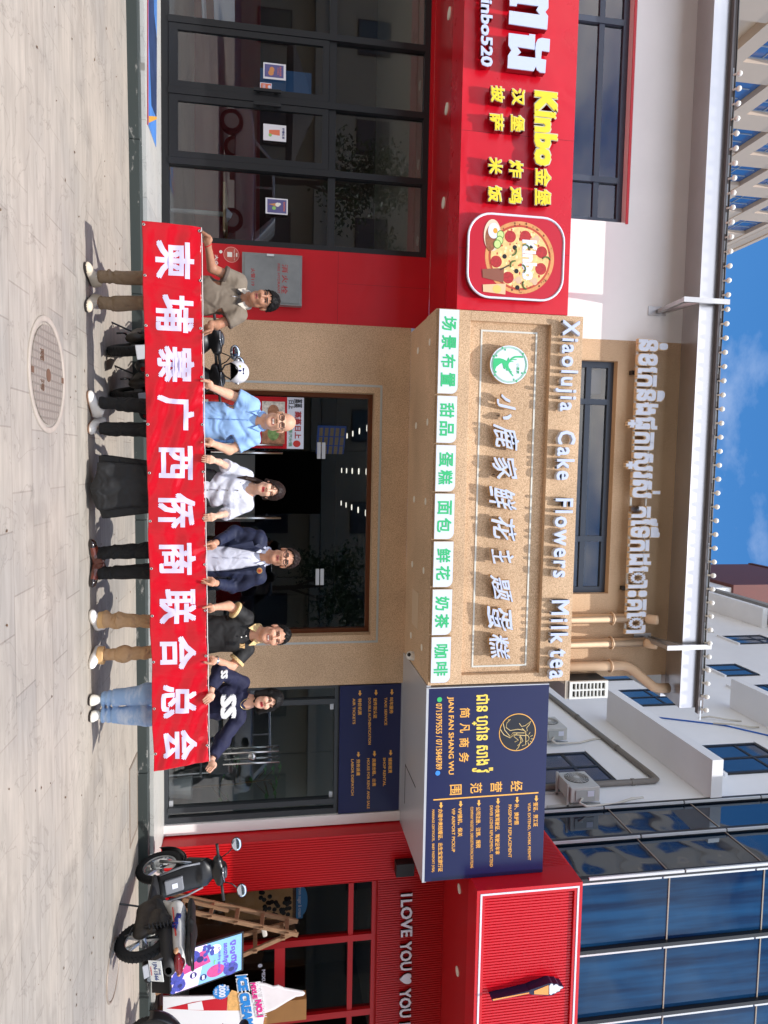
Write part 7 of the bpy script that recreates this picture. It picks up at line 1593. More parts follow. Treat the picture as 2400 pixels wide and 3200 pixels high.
vin = mat('banner_vinyl', (200, 16, 36), .22, spec=.5, bump=.5, bscale=8)
sheet = q.build('sheet', vin, bn, smooth=True, fix=False); so = sheet.modifiers.new('thickness', 'SOLIDIFY'); so.thickness = .003; so.offset = -1
q = MB(); ch = "柬埔寨广西侨商联合总会"
bxs = [(485, 606, 753, 873), (488, 606, 922, 1040), (491, 607, 1082, 1195), (491, 607, 1236, 1344), (496, 602, 1393, 1499), (494, 610, 1541, 1651), (497, 612, 1696, 1797), (498, 613, 1841, 1948), (500, 613, 1987, 2093), (504, 614, 2139, 2242), (509, 616, 2279, 2376)]
for c, (xa, xb, ya, yb) in zip(ch, bxs): letters_px(q, c, xa, xb, ya, yb, BY, depth=.0004, bold=.027)
# drape the characters over the same waves: only their faces, cut fine enough to bend
bm_ = bmesh.new(); vv_ = [bm_.verts.new(v) for v in q.v]
for f in q.f:
    if max(q.v[i][1] for i in f)-min(q.v[i][1] for i in f) < 1e-5 and q.v[f[0]][1] < BY+.0002+.0013:
        try: bm_.faces.new([vv_[i] for i in f])
        except ValueError: pass
bmesh.ops.delete(bm_, geom=[v for v in bm_.verts if not v.link_faces], context='VERTS')
bmesh.ops.triangulate(bm_, faces=bm_.faces)
for it in range(5):
    es = [e for e in bm_.edges if e.calc_length() > .022]
    if not es: break
    bmesh.ops.subdivide_edges(bm_, edges=es, cuts=1); bmesh.ops.triangulate(bm_, faces=bm_.faces)
bm_.verts.ensure_lookup_table(); bm_.verts.index_update()
q.v = [tuple(v.co) for v in bm_.verts]; q.f = [tuple(v.index for v in f.verts) for f in bm_.faces]; q.m = [0]*len(q.f); bm_.free()
q.v = [(x, wave(x, z)-.0022+(y-BY)*.6, z) for x, y, z in q.v]
q.build('lettering', mat('banner_lilac', (222, 214, 246), .35), bn, fix=False)
eye_ = mat('grommet_steel', (200, 198, 196), .3, .9)
for y in list(range(708, 2400, 148))+[]:
    s_ = (y-700)/(2395-700)
    for lo_, hi_, dz in ((B_[0], B_[3], .016), (B_[1], B_[2], -.016)):
        p = lo_*(1-s_)+hi_*s_; p = np.array([p[0]+.008, 0, p[2]+dz]); yy = wave(p[0], p[2])-.003
        g_ = MB(); g_.tube([(p[0]+.0085*math.cos(t), yy, p[2]+.0085*math.sin(t)) for t in np.linspace(0, math.tau, 14)[:-1]], .0035, 6, closed=True); o_ = g_.build('grommet', eye_, bn, smooth=True)
        MB().cyl((p[0], yy-.0005, p[2]), (p[0], yy+.002, p[2]), .006, n=10).build('eyelet_hole', mat('hole_black', (14, 12, 12), .9), o_)
hemq = MB(); hemq.tube([(lambda p: (p[0], wave(p[0], p[2])-.001, p[2]))(B_[1]*(1-i/200)+B_[2]*(i/200)) for i in range(201)], .0035, 6); hemq.build('top_hem', mat('hem_white', (226, 214, 214), .5), bn, smooth=True)
# ================================================================ motor scooters (built once along +x, rear axle at the origin)
rubber = mat('rubber', (26, 26, 27), .8); rim_s = mat('rim_alloy', (186, 188, 190), .3, .85); plastic_b = mat('plastic_black', (22, 22, 24), .32); plastic_m = mat('plastic_matt', (40, 40, 42), .6, var=.15, vscale=14)
panel_w = mat('panel_white', (206, 204, 200), .3, var=.06, vscale=5); panel_g = mat('panel_grey', (120, 122, 128), .4, var=.1, vscale=6); seat_m = mat('seat_black', (28, 26, 26), .55); engine_m = mat('engine_dirty', (62, 56, 50), .6, .3, var=.4, vscale=18); chrome = mat('chrome', (206, 208, 212), .1, 1.0); tail_red = mat('tail_lens', (110, 24, 28), .15); mirror_m = mat('mirror_glass', (214, 224, 238), .04, 1.0); amber = mat('lens_amber', (200, 150, 110), .2)
def lsdf(lo, hi, h=.010): return SDF(*grid(lo, hi, h))
def build_scooter(label):
    r = thing('scooter', label, 'scooter', (0, 0, 0), 'scooters parked in front of the shops')
    WB, RW = 1.22, .282
    def wheel(x, wdt):
        n = 44; q = MB(); q.tube([(x+(RW-wdt)*math.cos(t), 0, RW+(RW-wdt)*math.sin(t)) for t in np.linspace(0, math.tau, n+1)[:-1]], wdt, 14, closed=True, sx=1.0)
        rimb = MB(); rimb.tube([(x+.195*math.cos(t), 0, RW+.195*math.sin(t)) for t in np.linspace(0, math.tau, 37)[:-1]], .022, 8, closed=True); rimb.cyl((x, -.05, RW), (x, .05, RW), .045, n=18)
        for k in range(5):
            a = k*math.tau/5+.3
            for da in (-.14, .14): rimb.bar((x+.04*math.cos(a), 0, RW+.04*math.sin(a)), (x+.185*math.cos(a+da), 0, RW+.185*math.sin(a+da)), .022, .03)
        w_ = rimb.build('wheel', rim_s, r, smooth=False); q.build('tyre', rubber, w_, smooth=True)
        tr = MB()
        for k in range(40):
            t = k*math.tau/40
            for sy in (-1, 1): tr.bar((x+(RW-.0015)*math.cos(t), sy*.004, RW+(RW-.0015)*math.sin(t)), (x+(RW-.012)*math.cos(t+.09), sy*wdt*.75, RW+(RW-.012)*math.sin(t+.09)), .006, .006)
        tr.build('tread', mat('tread_black', (14, 14, 15), .9), w_); return w_
    wheel(0, .052); wf = wheel(WB, .045)
    MB().cyl((WB, .035, RW), (WB, .042, RW), .105, n=28).build('brake_disc', chrome, wf)
    S = lsdf((-.5, -.3, .3), (.6, .3, .95)); S.cone((-.36, 0, .70), (.28, 0, .61), .070, .098, .03, sq=(1, 1.75, .95)); S.cone((.28, 0, .59), (.48, 0, .42), .095, .05, .04, sq=(1, 1.6, 1)); S.cut((0, 0, .765), (0, 0, 1)); S.cut((0, 0, .50), (-.45, 0, -1))
    bp = solid('side_panel', S, panel_w, r, None, 2)
    for sy in (1, -1):
        q = MB(); letters(q, "BeAT", -.20, .02, .60, .65, 0, depth=.03, bold=.05, shear=.3); q.v = [(-x-.10, -y+.172, z+.02-.14*(x+.1)) if sy > 0 else (x-.0, y-.172-.03, z+.02+.14*(x+.1)) for x, y, z in q.v]; q.build('decal_lettering', mat('decal_navy', (30, 40, 120), .4), bp, fix=False)
        q = MB(); q.add([(-.22, sy*.150, .655), (.20, sy*.174, .575), (.20, sy*.175, .588), (-.22, sy*.151, .672)], [(0, 1, 2, 3) if sy < 0 else (3, 2, 1, 0)]); q.build('decal_stripe', mat('decal_red', (206, 50, 40), .4), bp, fix=False)
    S = lsdf((-.5, -.3, .3), (.55, .3, .8)); S.cone((-.44, 0, .61), (.1, 0, .52), .065, .10, .03, sq=(1, 1.5, 1)); S.cone((.1, 0, .49), (.42, 0, .37), .10, .09, .03, sq=(1, 1.6, 1)); solid('under_panel', S, plastic_m, r, None, 2)
    S = lsdf((-.5, -.3, .6), (.6, .3, 1.0)); S.cone((-.36, 0, .795), (.02, 0, .785), .042, .050, .03, sq=(1, 2.4, 1)); S.cone((.02, 0, .775), (.40, 0, .742), .050, .040, .03, sq=(1, 2.6, 1)); solid('seat', S, seat_m, r, None, 2)
    q = MB(); q.tube([(-.20, -.13, .80), (-.40, -.12, .82), (-.47, -.05, .83), (-.47, .05, .83), (-.40, .12, .82), (-.20, .13, .80)], .014, 8); q.build('grab_rail', plastic_b, r, smooth=True)
    S = lsdf((.2, -.35, .15), (1.35, .35, 1.15)); S.cone((.38, 0, .30), (.86, 0, .29), .045, .045, .02, sq=(1, 3.4, 1)); solid('footboard', S, plastic_m, r, None, 1)
    S = lsdf((.6, -.42, .15), (1.4, .42, 1.2)); S.cone((.84, 0, .36), (.965, 0, .84), .045, .050, .02, sq=(1, 3.3, 1)); S.cone((.96, 0, .80), (1.02, 0, .95), .07, .06, .03, sq=(1, 1.6, 1)); S.cone((1.02, 0, .86), (1.16, 0, .64), .085, .06, .03, sq=(1, 1.7, 1)); ls = solid('leg_shield', S, plastic_b, r, None, 2)
    q = MB(); q.box(.82, .86, -.085, .085, .40, .60); q.v = [(x+(z-.4)*.26-.035, y, z) for x, y, z in q.v]; q.build('inner_panel', panel_g, ls, bevel=.012)
    q = MB(); q.box(.842, .846, -.030, .030, .48, .54); q.v = [(x+(z-.4)*.26-.062, y, z) for x, y, z in q.v]; q.build('sticker', white_face, ls)
    q = MB(); 
    for sy in (-.17, .17): q.tube([(.80, sy, .36), (.875, sy*1.08, .62), (.93, sy*.9, .80)], .012, 6)
    q.build('edge_trim', panel_g, ls, smooth=True)
    S = lsdf((.7, -.35, .85), (1.3, .35, 1.25)); S.cone((.97, -.13, 1.0), (.97, .13, 1.0), .058, .058, .03, sq=(1.1, 1, 1)); S.cone((1.0, 0, .96), (1.07, 0, 1.0), .075, .060, .03, sq=(1, 1.6, 1)); S.cone((.95, 0, 1.03), (1.0, 0, 1.06), .055, .05, .03, sq=(1, 1.7, .8)); hcv = solid('handlebar_cover', S, plastic_b, r, None, 2)
    MB().sphere((.915, 0, 1.075), .062, 18, 10, (.8, 1.15, .45)).build('dashboard', mat('dash_glass', (70, 74, 80), .06), hcv, smooth=True)
    q = MB(); q.tube([(.87, -.09, 1.065), (.86, 0, 1.055), (.87, .09, 1.065)], .006, 6); q.build('dash_rim', chrome, hcv, smooth=True)
    MB().sphere((1.12, 0, .985), .055, 16, 10, (.5, 1.5, .8)).build('headlight', mat('lamp_clear', (230, 232, 230), .1), hcv, smooth=True)
    for sy in (-1, 1):
        q = MB(); q.cyl((.955, sy*.17, 1.015), (.925, sy*.345, 1.02), .017, n=12).cyl((.925, sy*.345, 1.02), (.923, sy*.358, 1.02), .02, n=12); q.build('grip', plastic_m, r, smooth=True)
        MB().tube([(1.0, sy*.18, 1.0), (1.02, sy*.25, 1.0), (.985, sy*.33, 1.0)], .006, 6).build('brake_lever', chrome, r, smooth=True)
        mr = MB().tube([(.97, sy*.16, 1.05), (.975, sy*.20, 1.13), (.965, sy*.27, 1.20)], .007, 8).build('mirror_stem', plastic_b, r, smooth=True)
        MB().sphere((.965, sy*.30, 1.24), .078, 18, 10, (.22, 1.15, .78)).build('mirror', plastic_b, mr, smooth=True)
        MB().sphere((.956, sy*.30, 1.24), .072, 18, 10, (.16, 1.15, .78)).build('mirror_glass', mirror_m, mr, smooth=True)
    q = MB()
    for sy in (-.075, .075): q.tube([(1.09, sy, .68), (WB, sy, .29)], .018, 8)
    q.build('fork', rim_s, r, smooth=True)
    q = MB(); n = 14; pr = [(WB+(RW+.03)*math.cos(t), RW+(RW+.03)*math.sin(t)) for t in np.linspace(-.1, 2.2, n)]; qv = []
    for (x, z) in pr: qv += [(x, -.065, z-.012), (x, -.04, z+.012), (x, .04, z+.012), (x, .065, z-.012)]
    q.add(qv, [(4*i+j, 4*i+j+1, 4*i+5+j, 4*i+4+j) for i in range(n-1) for j in range(3)]); ff = q.build('front_fender', plastic_b, r, smooth=True); mo = ff.modifiers.new('t', 'SOLIDIFY'); mo.thickness = .006
    S = lsdf((-.2, -.05, .12), (.6, .3, .6)); S.cone((-.02, .11, .28), (.30, .11, .29), .085, .105, .03, sq=(1, .65, 1)); S.cone((.30, .08, .30), (.50, .02, .36), .11, .10, .03); S.ell((.30, .13, .29), (.10, .05, .10), .02); S.cone((-.03, .12, .40), (.20, .12, .42), .05, .065, .02, sq=(1, .8, 1)); solid('engine', S, engine_m, r, None, 1)
    q = MB(); q.tube([(-.02+.055*0+.030*math.cos(t), .155+.030*math.sin(t), .36+.26*t/(math.tau*7)) for t in np.linspace(0, math.tau*7, 110)], .008, 6); q.cyl((-.02, .155, .32), (0.0, .14, .66), .014, n=8); q.build('shock_absorber', plastic_m, r, smooth=True)
    q = MB(); q.tube([(.30, -.12, .24), (.12, -.15, .27), (-.02, -.165, .30), (-.34, -.17, .38)], [.018, .02, .055, .05], 14); q.build('muffler', mat('muffler_black', (36, 34, 34), .45, .4), r, smooth=True); MB().cyl((-.345, -.17, .382), (-.352, -.17, .384), .026, n=12).build('muffler_cap', chrome, r)
    q = MB(); q.add([(-.36, -.06, .60), (-.36, .06, .60), (-.47, .07, .36), (-.47, -.07, .36), (-.34, -.06, .60), (-.34, .06, .60), (-.45, .07, .36), (-.45, -.07, .36)], [(0,1,2,3),(7,6,5,4),(0,4,5,1),(1,5,6,2),(2,6,7,3),(3,7,4,0)]); rf = q.build('rear_fender', mat('fender_grey', (150, 152, 158), .45), r, bevel=.008)
    S = lsdf((-.55, -.2, .55), (-.2, .2, .85), .007); S.cone((-.425, -.07, .70), (-.425, .07, .70), .040, .040, .02, sq=(1.2, 1, .8)); S.cone((-.44, 0, .68), (-.41, 0, .73), .04, .03, .02, sq=(1, 1.6, 1)); tl = solid('tail_light', S, tail_red, r, None, 1)
    for sy in (-1, 1): MB().sphere((-.40, sy*.125, .685), .034, 12, 8, (1.2, .6, .7)).build('turn_signal', amber, r, smooth=True)
    # number plate, leaning with the fender
    pq = MB(); pq.box(-.115, .115, -.004, .004, -.068, .068); Mx = Matrix.Translation((-.468, 0, .485)) @ Matrix.Rotation(R(90), 4, 'Z') @ Matrix.Rotation(R(-20), 4, 'X')
    Mx = Matrix.Translation((-.468, 0, .485)) @ Matrix.Rotation(R(-90), 4, 'Z') @ Matrix.Rotation(R(18), 4, 'X')
    pq.v = [tuple(Mx @ Vector(v)) for v in pq.v]; pl_ = pq.build('number_plate', mat('plate_white', (222, 224, 222), .4), r, bevel=.003)
    lq = MB(); letters(lq, "1JN-1566", -.10, .10, -.032, .022, -.0055, depth=.001, bold=.03); letters(lq, "ភ្នំពេញ", -.035, .035, .028, .056, -.0055, depth=.001, bold=.02); lq.v = [tuple(Mx @ Vector(v)) for v in lq.v]; lq.build('lettering', mat('plate_blue', (50, 70, 130), .5), pl_, fix=False)
    lq = MB(); letters(lq, "CAMBODIA", -.05, .05, -.056, -.042, -.0055, depth=.001, bold=.03); lq.v = [tuple(Mx @ Vector(v)) for v in lq.v]; lq.build('red_lettering', mat('plate_red', (200, 70, 70), .5), pl_, fix=False)
    q = MB(); q.tube([(.34, .13, .26), (.30, .22, .10), (.26, .28, .0)], .010, 8); q.box(.235, .285, .262, .298, -.002, .006); q.build('side_stand', plastic_b, r)
    q = MB(); q.tube([(.10, .10, .20), (.0, .16, .20), (-.10, .17, .19), (-.12, .17, .14)], .010, 6); q.build('kick_starter', plastic_b, r, smooth=True)
    return r
proto = build_scooter('white and black scooter with a white number plate, parked alone before the red pier')
def place(o, rear, head, roll=0.06, z=0.0):
    d = Vector((head[0]-rear[0], head[1]-rear[1], 0)); o.rotation_euler = (-roll, 0, math.atan2(d.y, d.x)); o.location = (rear[0], rear[1], z)
dark = {'panel_white': plastic_b, 'panel_grey': plastic_m, 'fender_grey': mat('fender_pale', (170, 172, 178), .45)}
blk = {'panel_white': mat('panel_maroon', (60, 22, 26), .3), 'panel_grey': plastic_m}
s2 = copy_tree(proto, None, dark); s2['label'] = 'black scooter seen from behind between the olive polo man and the light blue shirt man, helmet on its mirror'[:110]
s2['label'] = 'black scooter under the hanging white helmet, half behind the banner'
s3 = copy_tree(proto, None, blk); s3['label'] = 'dark scooter with a round mirror beside the light blue shirt man, half behind the banner'
s4 = copy_tree(proto, None, dark); s4['label'] = 'scooter cut off by the picture edge, only its wheel showing near the ice cream standee'
place(proto, (4.90, 6.98), (4.80, 8.1), .10)
place(s2, (-1.0, 6.90), (-1.26, 8.0), .10); place(s3, (-.60, 7.02), (-.86, 8.1), .08); fx = PY(457, 3219, 7.45)[0]; place(s4, (fx+1.30, 7.62), (fx+.10, 7.45), .05)
proto.scale = (.92, 1.0, .965)
for o in (s2, s3): o.scale = (.93,)*3
for o, extra in ((s2, None), (s3, None), (s4, None)):      # the plate text is only readable on the first one; the others hide theirs
    for ch in list(o.children):
        if ch.name.startswith(('number_plate',)):
            for g_ in list(ch.children): bpy.data.objects.remove(g_)
            bpy.data.objects.remove(ch)
        elif ch.name.startswith('side_panel'):
            for g_ in list(ch.children): bpy.data.objects.remove(g_)
# the white helmet hung on a mirror
hm = PY(742, 1163, 7.72); hl = thing('helmet', 'white open face helmet hung on a scooter mirror above the banner', 'helmet', tuple(hm))
S = SDF(*grid(hm-.17, hm+.17, .005)); S.ell(hm, (.122, .138, .125), .01); S.ell(hm+np.array([0, -.004, -.02]), (.104, .122, .112), .004, 'sub')
X, Y, Z = S.pts((slice(None),)*3); S.D = np.maximum(S.D, -(np.maximum(np.maximum(Y-(hm[1]-.02), Z-(hm[2]+.012-.9*(np.abs(X-hm[0])**2)/.1)), np.abs(X-hm[0])-.098))).astype(np.float32); S.D = np.maximum(S.D, ((hm[2]-.085)-Z).astype(np.float32))
def asg(c): d = np.sqrt((((c-hm)/np.array([.122, .138, .125]))**2).sum(1)); return (d < .955).astype(int)
solid('shell', S, [mat('helmet_white', (228, 226, 230), .25, coat=.5), mat('helmet_lining', (22, 20, 22), .8)], hl, asg, 1)
q = MB()
for sx in (-1, 1): q.cyl(hm+np.array([sx*.118, -.01, .0]), hm+np.array([sx*.132, -.01, .0]), .024, n=18)
q.build('visor_pivot', mat('pivot_silver', (190, 190, 196), .25, .7), hl)
q = MB(); q.tube([hm+np.array(p) for p in ((-.09, -.04, -.06), (-.06, -.06, -.13), (-.0, -.06, -.165))], .009, 6); q.tube([hm+np.array(p) for p in ((.09, -.04, -.06), (.05, -.05, -.13), (.0, -.06, -.165))], .009, 6); q.build('strap', plastic_b, hl, smooth=True)
q = MB(); letters(q, "TSC-47", hm[0]-.035, hm[0]+.035, hm[2]+.062, hm[2]+.078, hm[1]-.124, depth=.02, bold=.03); q.disc((hm[0], hm[2]+.035), .010, .018, hm[1]-.138, hm[1]-.11, 12); q.build('lettering', mat('ink_navy', (40, 50, 110), .5), hl)
q = MB(); q.disc((hm[0]-.045, hm[2]+.035), .014, .012, hm[1]-.127, hm[1]-.10, 12); q.build('sticker', mat('sticker_lime', (200, 200, 110), .5), hl)

# ================================================================ step ladder, lit display board, ice cream standee
timber = mat('rough_timber', (140, 106, 78), .8, var=.25, vscale=14, vstretch=(4, 4, 1), bump=.2)
ld = thing('step_ladder', 'rough wooden step ladder standing before the red framed windows', 'ladder', (5.9, 8.5, FLOOR))
def rail(p0, p1, Y): 
    a = np.array([*PY(*p0, Y)]); b = np.array([*PY(*p1, Y)]); t = (FLOOR-b[2])/(a[2]-b[2]); e = b+(a-b)*t; b2 = b+(b-a)*.03
    MB().bar(e, b2, .052, .032).build('rail', timber, ld, bevel=.003); return e, b2
A = rail((613, 2853), (922, 2919), 8.42); Bq = rail((640, 2816), (922, 2878), 8.80); C_ = rail((757, 2985), (922, 2913), 8.46); D_ = rail((721, 2932), (915, 2880), 8.84)
for fr, (a0, b0), ts in (('f', (A, Bq), (.18, .38, .56, .74, .92)), ('b', (C_, D_), (.45, .70, .90))):
    for t in ts:
        p = Vector(a0[0]+(a0[1]-a0[0])*t); q_ = Vector(b0[0]+(b0[1]-b0[0])*t); d = (q_-p).normalized(); MB().bar(p-d*.06+Vector((0, 0, .0)), q_+d*.06, .05, .024).build('rung', timber, ld, bevel=.003)
p = Vector(A[0]+(A[1]-A[0])*.18); q_ = Vector(A[0]+(A[1]-A[0])*.5); MB().bar(p+Vector((.0, .2, 0)), q_+Vector((.02, .2, 0)), .04, .02).build('brace', timber, ld)
tag(MB().bar(tuple(PY(822, 2897, 8.5)), tuple(PY(829, 2925, 8.5)), .06, .05).build('rag', mat('rag_pale', (190, 184, 176), .9), bevel=.015), 'pale rag lying on a rung of the wooden ladder', 'rag')
bd = thing('display_board', 'lit poster board of purple berry drinks leaning behind the scooter', 'display', (6.2, 8.6, FLOOR))
q4 = [PY(534, 2985, 8.15), PY(538, 3107, 8.15), PY(754, 3030, 8.40), PY(755, 2917, 8.40)]       # bl, br, tr, tl
q4 = [np.array(v) for v in q4]; nrm = np.cross(q4[1]-q4[0], q4[3]-q4[0]); nrm /= np.linalg.norm(nrm); nrm = nrm if nrm[1] < 0 else -nrm
def bq(s_, t_, o_=0.0): return (q4[0]*(1-s_)+q4[1]*s_)*(1-t_)+(q4[3]*(1-s_)+q4[2]*s_)*t_+nrm*o_
def slab(mb, s0, s1, t0, t1, o0, o1):
    vs_ = [bq(s0, t0, o1), bq(s1, t0, o1), bq(s1, t1, o1), bq(s0, t1, o1), bq(s0, t0, o0), bq(s1, t0, o0), bq(s1, t1, o0), bq(s0, t1, o0)]
    return mb.add(vs_, [(0,1,2,3),(7,6,5,4),(0,4,5,1),(1,5,6,2),(2,6,7,3),(3,7,4,0)])
slab(MB(), -.04, 1.04, -.03, 1.03, -.05, -.002).build('frame', plastic_b, bd)
slab(MB(), 0, 1, 0, 1, -.0015, .001).build('screen', mat('screen_sky', (120, 168, 214), .25, emit=.35, var=.12, vscale=3), bd)
def blob(mb, s_, t_, rs, rt, o_, n=20): return mb.add([bq(s_+rs*math.cos(a), t_+rt*math.sin(a), o_) for a in np.linspace(0, math.tau, n+1)[:-1]], [tuple(range(n))])
berry = mat('print_berry', (60, 66, 150), .3, emit=.35, var=.5, vscale=30); berry2 = mat('print_berry_dark', (36, 34, 96), .3, emit=.3); pink = mat('print_pink', (176, 62, 122), .3, emit=.45, var=.3, vscale=20); lilac = mat('print_lilac', (214, 190, 230), .3, emit=.5, var=.2, vscale=14); wh_e = mat('print_glow_white', (236, 236, 244), .3, emit=.5); red_e = mat('print_glow_red', (206, 40, 50), .3, emit=.4)
q = MB(); q.add([bq(.0, .0, .0014), bq(1, 0, .0014), bq(1, .36, .0014), bq(.0, .5, .0014)], [(0,1,2,3)]); q.build('lilac_print', lilac, bd, fix=False)
q = MB(); q.add([bq(.28, .12, .002), bq(.62, .10, .002), bq(.50, .55, .002), bq(.12, .48, .002)], [(0,1,2,3)]); blob(q, .78, .62, .16, .13, .0021); q.build('drink_print', pink, bd, fix=False)
q = MB(); blob(q, .02+.2, .28, .16, .12, .0026); blob(q, .86, .84, .17, .11, .0026); blob(q, .84, .10, .15, .09, .0026); blob(q, .62, .06, .10, .06, .0027); rr_ = random.Random(9)
for k in range(22): blob(q, rr_.uniform(.5, 1.0), rr_.uniform(.0, .16), .05, .032, .0028+.00003*k, 10)
for k in range(16): blob(q, rr_.uniform(.05, .40), rr_.uniform(.46, .58), .045, .03, .0028+.00003*k, 10)
q.build('berry_print', berry, bd, fix=False)
q = MB(); blob(q, .22, .29, .05, .035, .0034, 8); blob(q, .88, .85, .06, .045, .0034, 8); blob(q, .85, .11, .05, .035, .0034, 8); q.build('berry_crown_print', berry2, bd, fix=False)
q = MB(); blob(q, .12, .10, .12, .08, .0020); blob(q, .2, .62, .12, .08, .0020); q.build('cup_print', wh_e, bd, fix=False)
q = MB(); q.add([bq(0, 0, .0022), bq(.16, 0, .0022), bq(.02, .14, .0022), bq(0, .14, .0022)], [(0,1,2,3)]); q.build('red_print', red_e, bd, fix=False)
def bletters(s, s0, s1, t0, t1, o_, m_, nm, bold=.03):
    q = MB(); letters(q, s, s0, s1, t0, t1, 0, depth=.001, bold=bold); q.v = [tuple(bq(x, z, o_-y)) for x, y, z in q.v]; return q.build(nm, m_, bd, fix=False)
def vletters(s, s0, s1, t0, t1, o_, m_, nm, bold=.03): return bletters(s, s0, s1, t0, t1, o_, m_, nm, bold)
bletters("ប៊្លូបឺរី", .10, .72, .83, .93, .0045, mat('glow_violet', (96, 70, 190), .3, emit=.4), 'khmer_heading'); bletters("រសជាតិថ្មី!", .12, .78, .72, .81, .0045, MATS['glow_violet'], 'khmer_line'); bletters("ត្រជាក់ៗ ឆ្ងាញ់", .16, .86, .65, .70, .0045, MATS['glow_violet'], 'khmer_small_line', .02); bletters("New", .48, .60, .59, .63, .0045, mat('glow_green', (120, 190, 120), .3, emit=.4), 'new_mark')
for s0, t0, tx in ((.70, .30, "6000"), (.84, .44, "5000"), (.34, .40, "")):
    q = MB(); blob(q, s0, t0, .08, .05, .0042, 18); q.build('price_disc', berry2, bd, fix=False)
    if tx: bletters(tx, s0-.055, s0+.055, t0-.018, t0+.018, .0055, wh_e, 'price', .03)
q = MB(); a = bq(.5, -.02, -.03); b = bq(.5, .9, -.06); q.bar(a, (a[0], a[1]+.05, FLOOR), .5, .02); q.bar(tuple(bq(.5, .6, -.06)), (b[0], b[1]+.25, FLOOR), .04, .03); q.build('stand', plastic_b, bd)

sd = thing('cone_standee', 'white cut-out standee of an ice cream cone with big blue and pink lettering', 'standee', (6.9, 8.4, FLOOR))
YS = 8.42
def cs5(x, y): return 480+x/3.19, 2750+y/3.19
def pp(pts): return polyY([cs5(*p) for p in pts], YS)
red_p = mat('print_red', (196, 30, 44), .4); blue_p = mat('print_blue2', (40, 130, 206), .4); pink_p = mat('print_magenta', (222, 50, 140), .4); waf = mat('print_waffle', (222, 170, 104), .4, var=.25, vscale=30)
q = MB(); q.prism(pp([(95, 1165), (1020, 1150), (1040, 1025), (1120, 1040), (1190, 1065), (1240, 1055), (1300, 1080), (1490, 1115), (1510, 1135), (1490, 1155), (1420, 1165), (1330, 1215), (1210, 1290), (1110, 1330), (1060, 1620), (90, 1680)]), YS, YS+.02); q.build('board', mat('board_white', (232, 230, 232), .45), sd)
q = MB(); q.prism(pp([(130, 1280), (400, 1215), (740, 1165), (730, 1300), (500, 1300)]), YS-.003, YS-.0005); q.build('red_sleeve', red_p, sd)
q = MB(); q.prism(pp([(340, 1235), (480, 1205), (500, 1295), (345, 1290)]), YS-.0045, YS-.0031); q.build('sleeve_band', mat('board_white', (232, 230, 232), .45), sd)
q = MB(); q.prism(pp([(735, 1160), (780, 1095), (860, 1120), (870, 1300), (735, 1300)]), YS-.003, YS-.0005); q.build('waffle_print', waf, sd)
q = MB(); q.prism(pp([(1010, 1050), (1120, 1055), (1190, 1085), (1240, 1075), (1300, 1098), (1480, 1125), (1495, 1138), (1410, 1150), (1320, 1200), (1205, 1270), (1120, 1300), (1030, 1280)]), YS-.003, YS-.0005); q.build('cream_print', mat('cream_shade', (222, 214, 216), .5, var=.06, vscale=5), sd)
n = 40; cbx = cs5(675, 1110); cb = XZ(*cbx, YS); q = MB(); q.prism([(cb[0]+(.100 if i % 2 else .088)*math.cos(math.tau*i/n), cb[1]+(.106 if i % 2 else .094)*math.sin(math.tau*i/n)) for i in range(n)], YS-.012, YS-.0005); pb_ = q.build('price_badge', blue_p, sd)
q = MB()
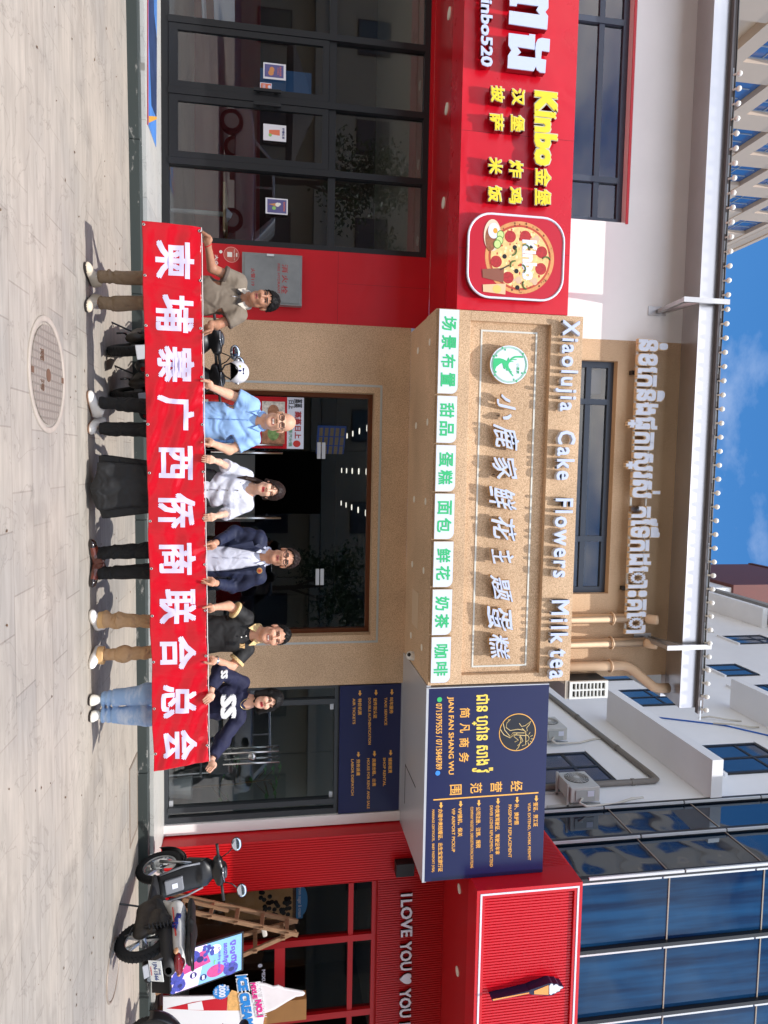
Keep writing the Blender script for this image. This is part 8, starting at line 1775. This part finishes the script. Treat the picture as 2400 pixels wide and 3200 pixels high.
a, b = cs5(650, 1045), cs5(718, 1170); letters_px(q, "2000", a[0], b[0], a[1], b[1], YS-.014, depth=.0015, bold=.04); a, b = cs5(608, 1085), cs5(635, 1150); letters_px(q, "ONLY", a[0], b[0], a[1], b[1], YS-.014, depth=.0015, bold=.03); a, b = cs5(727, 1055), cs5(750, 1105); letters_px(q, "KHR", a[0], b[0], a[1], b[1], YS-.014, depth=.0015, bold=.02); q.build('lettering', white_face, pb_, fix=False)
qw, qb, qp = MB(), MB(), MB()
def slant(mb, s, x0, x1, y0_, y1_, dx, o_, bold):
    k = len(mb.v); a, b = cs5(x0, y0_), cs5(x1, y1_); letters_px(mb, s, a[0], b[0], a[1], b[1], YS-o_, depth=.004, bold=bold)
    X0 = min(v[0] for v in mb.v[k:]); X1 = max(v[0] for v in mb.v[k:]); dz = (XZ(*cs5(x0+dx, y1_), YS)[1]-XZ(*cs5(x0, y1_), YS)[1])
    mb.v[k:] = [(x, y, z+dz*(x-X0)/(X1-X0)) for x, y, z in mb.v[k:]]
slant(qb, "ICE CREAM", 825, 925, 955, 1470, 75, .018, .06); slant(qw, "ICE CREAM", 812, 938, 945, 1480, 75, .012, .17)
slant(qp, "MIXUE", 965, 1015, 1025, 1190, 22, .018, .04); slant(qp, "NO.1", 1010, 1075, 1195, 1370, 22, .018, .05); slant(qw, "MIXUE NO.1", 955, 1065, 1018, 1378, 65, .0125, .16)
qb.build('blue_lettering', blue_p, sd, fix=False); qp.build('pink_lettering', pink_p, sd, fix=False); qw.build('white_outline', mat('board_white', (232, 230, 232), .45), sd, fix=False)
MB().box(XZ(*cs5(90, 1200), YS)[0], XZ(*cs5(90, 1600), YS)[0], YS-.12, YS+.16, FLOOR+.001, FLOOR+.03).build('base', plastic_b, sd)
# planks and cartons behind the board
cr = thing('carton', 'tall brown carton behind the ice cream standee', 'carton', (6.6, 8.8, FLOOR))
x0, z1 = XZ(*cs5(1520, 1225), 8.8); x1 = x0+.17
MB().box(x0-.12, x1, 8.72, 8.88, FLOOR, z1).build('carton', mat('carton_brown', (186, 132, 74), .7, var=.1, vscale=4), cr, bevel=.004)
q = MB(); letters(q, "MIXUE", x0-.09, x1-.03, z1-.62, z1-.55, 8.718, depth=.001, bold=.03); q.build('lettering', ink_r, cr)
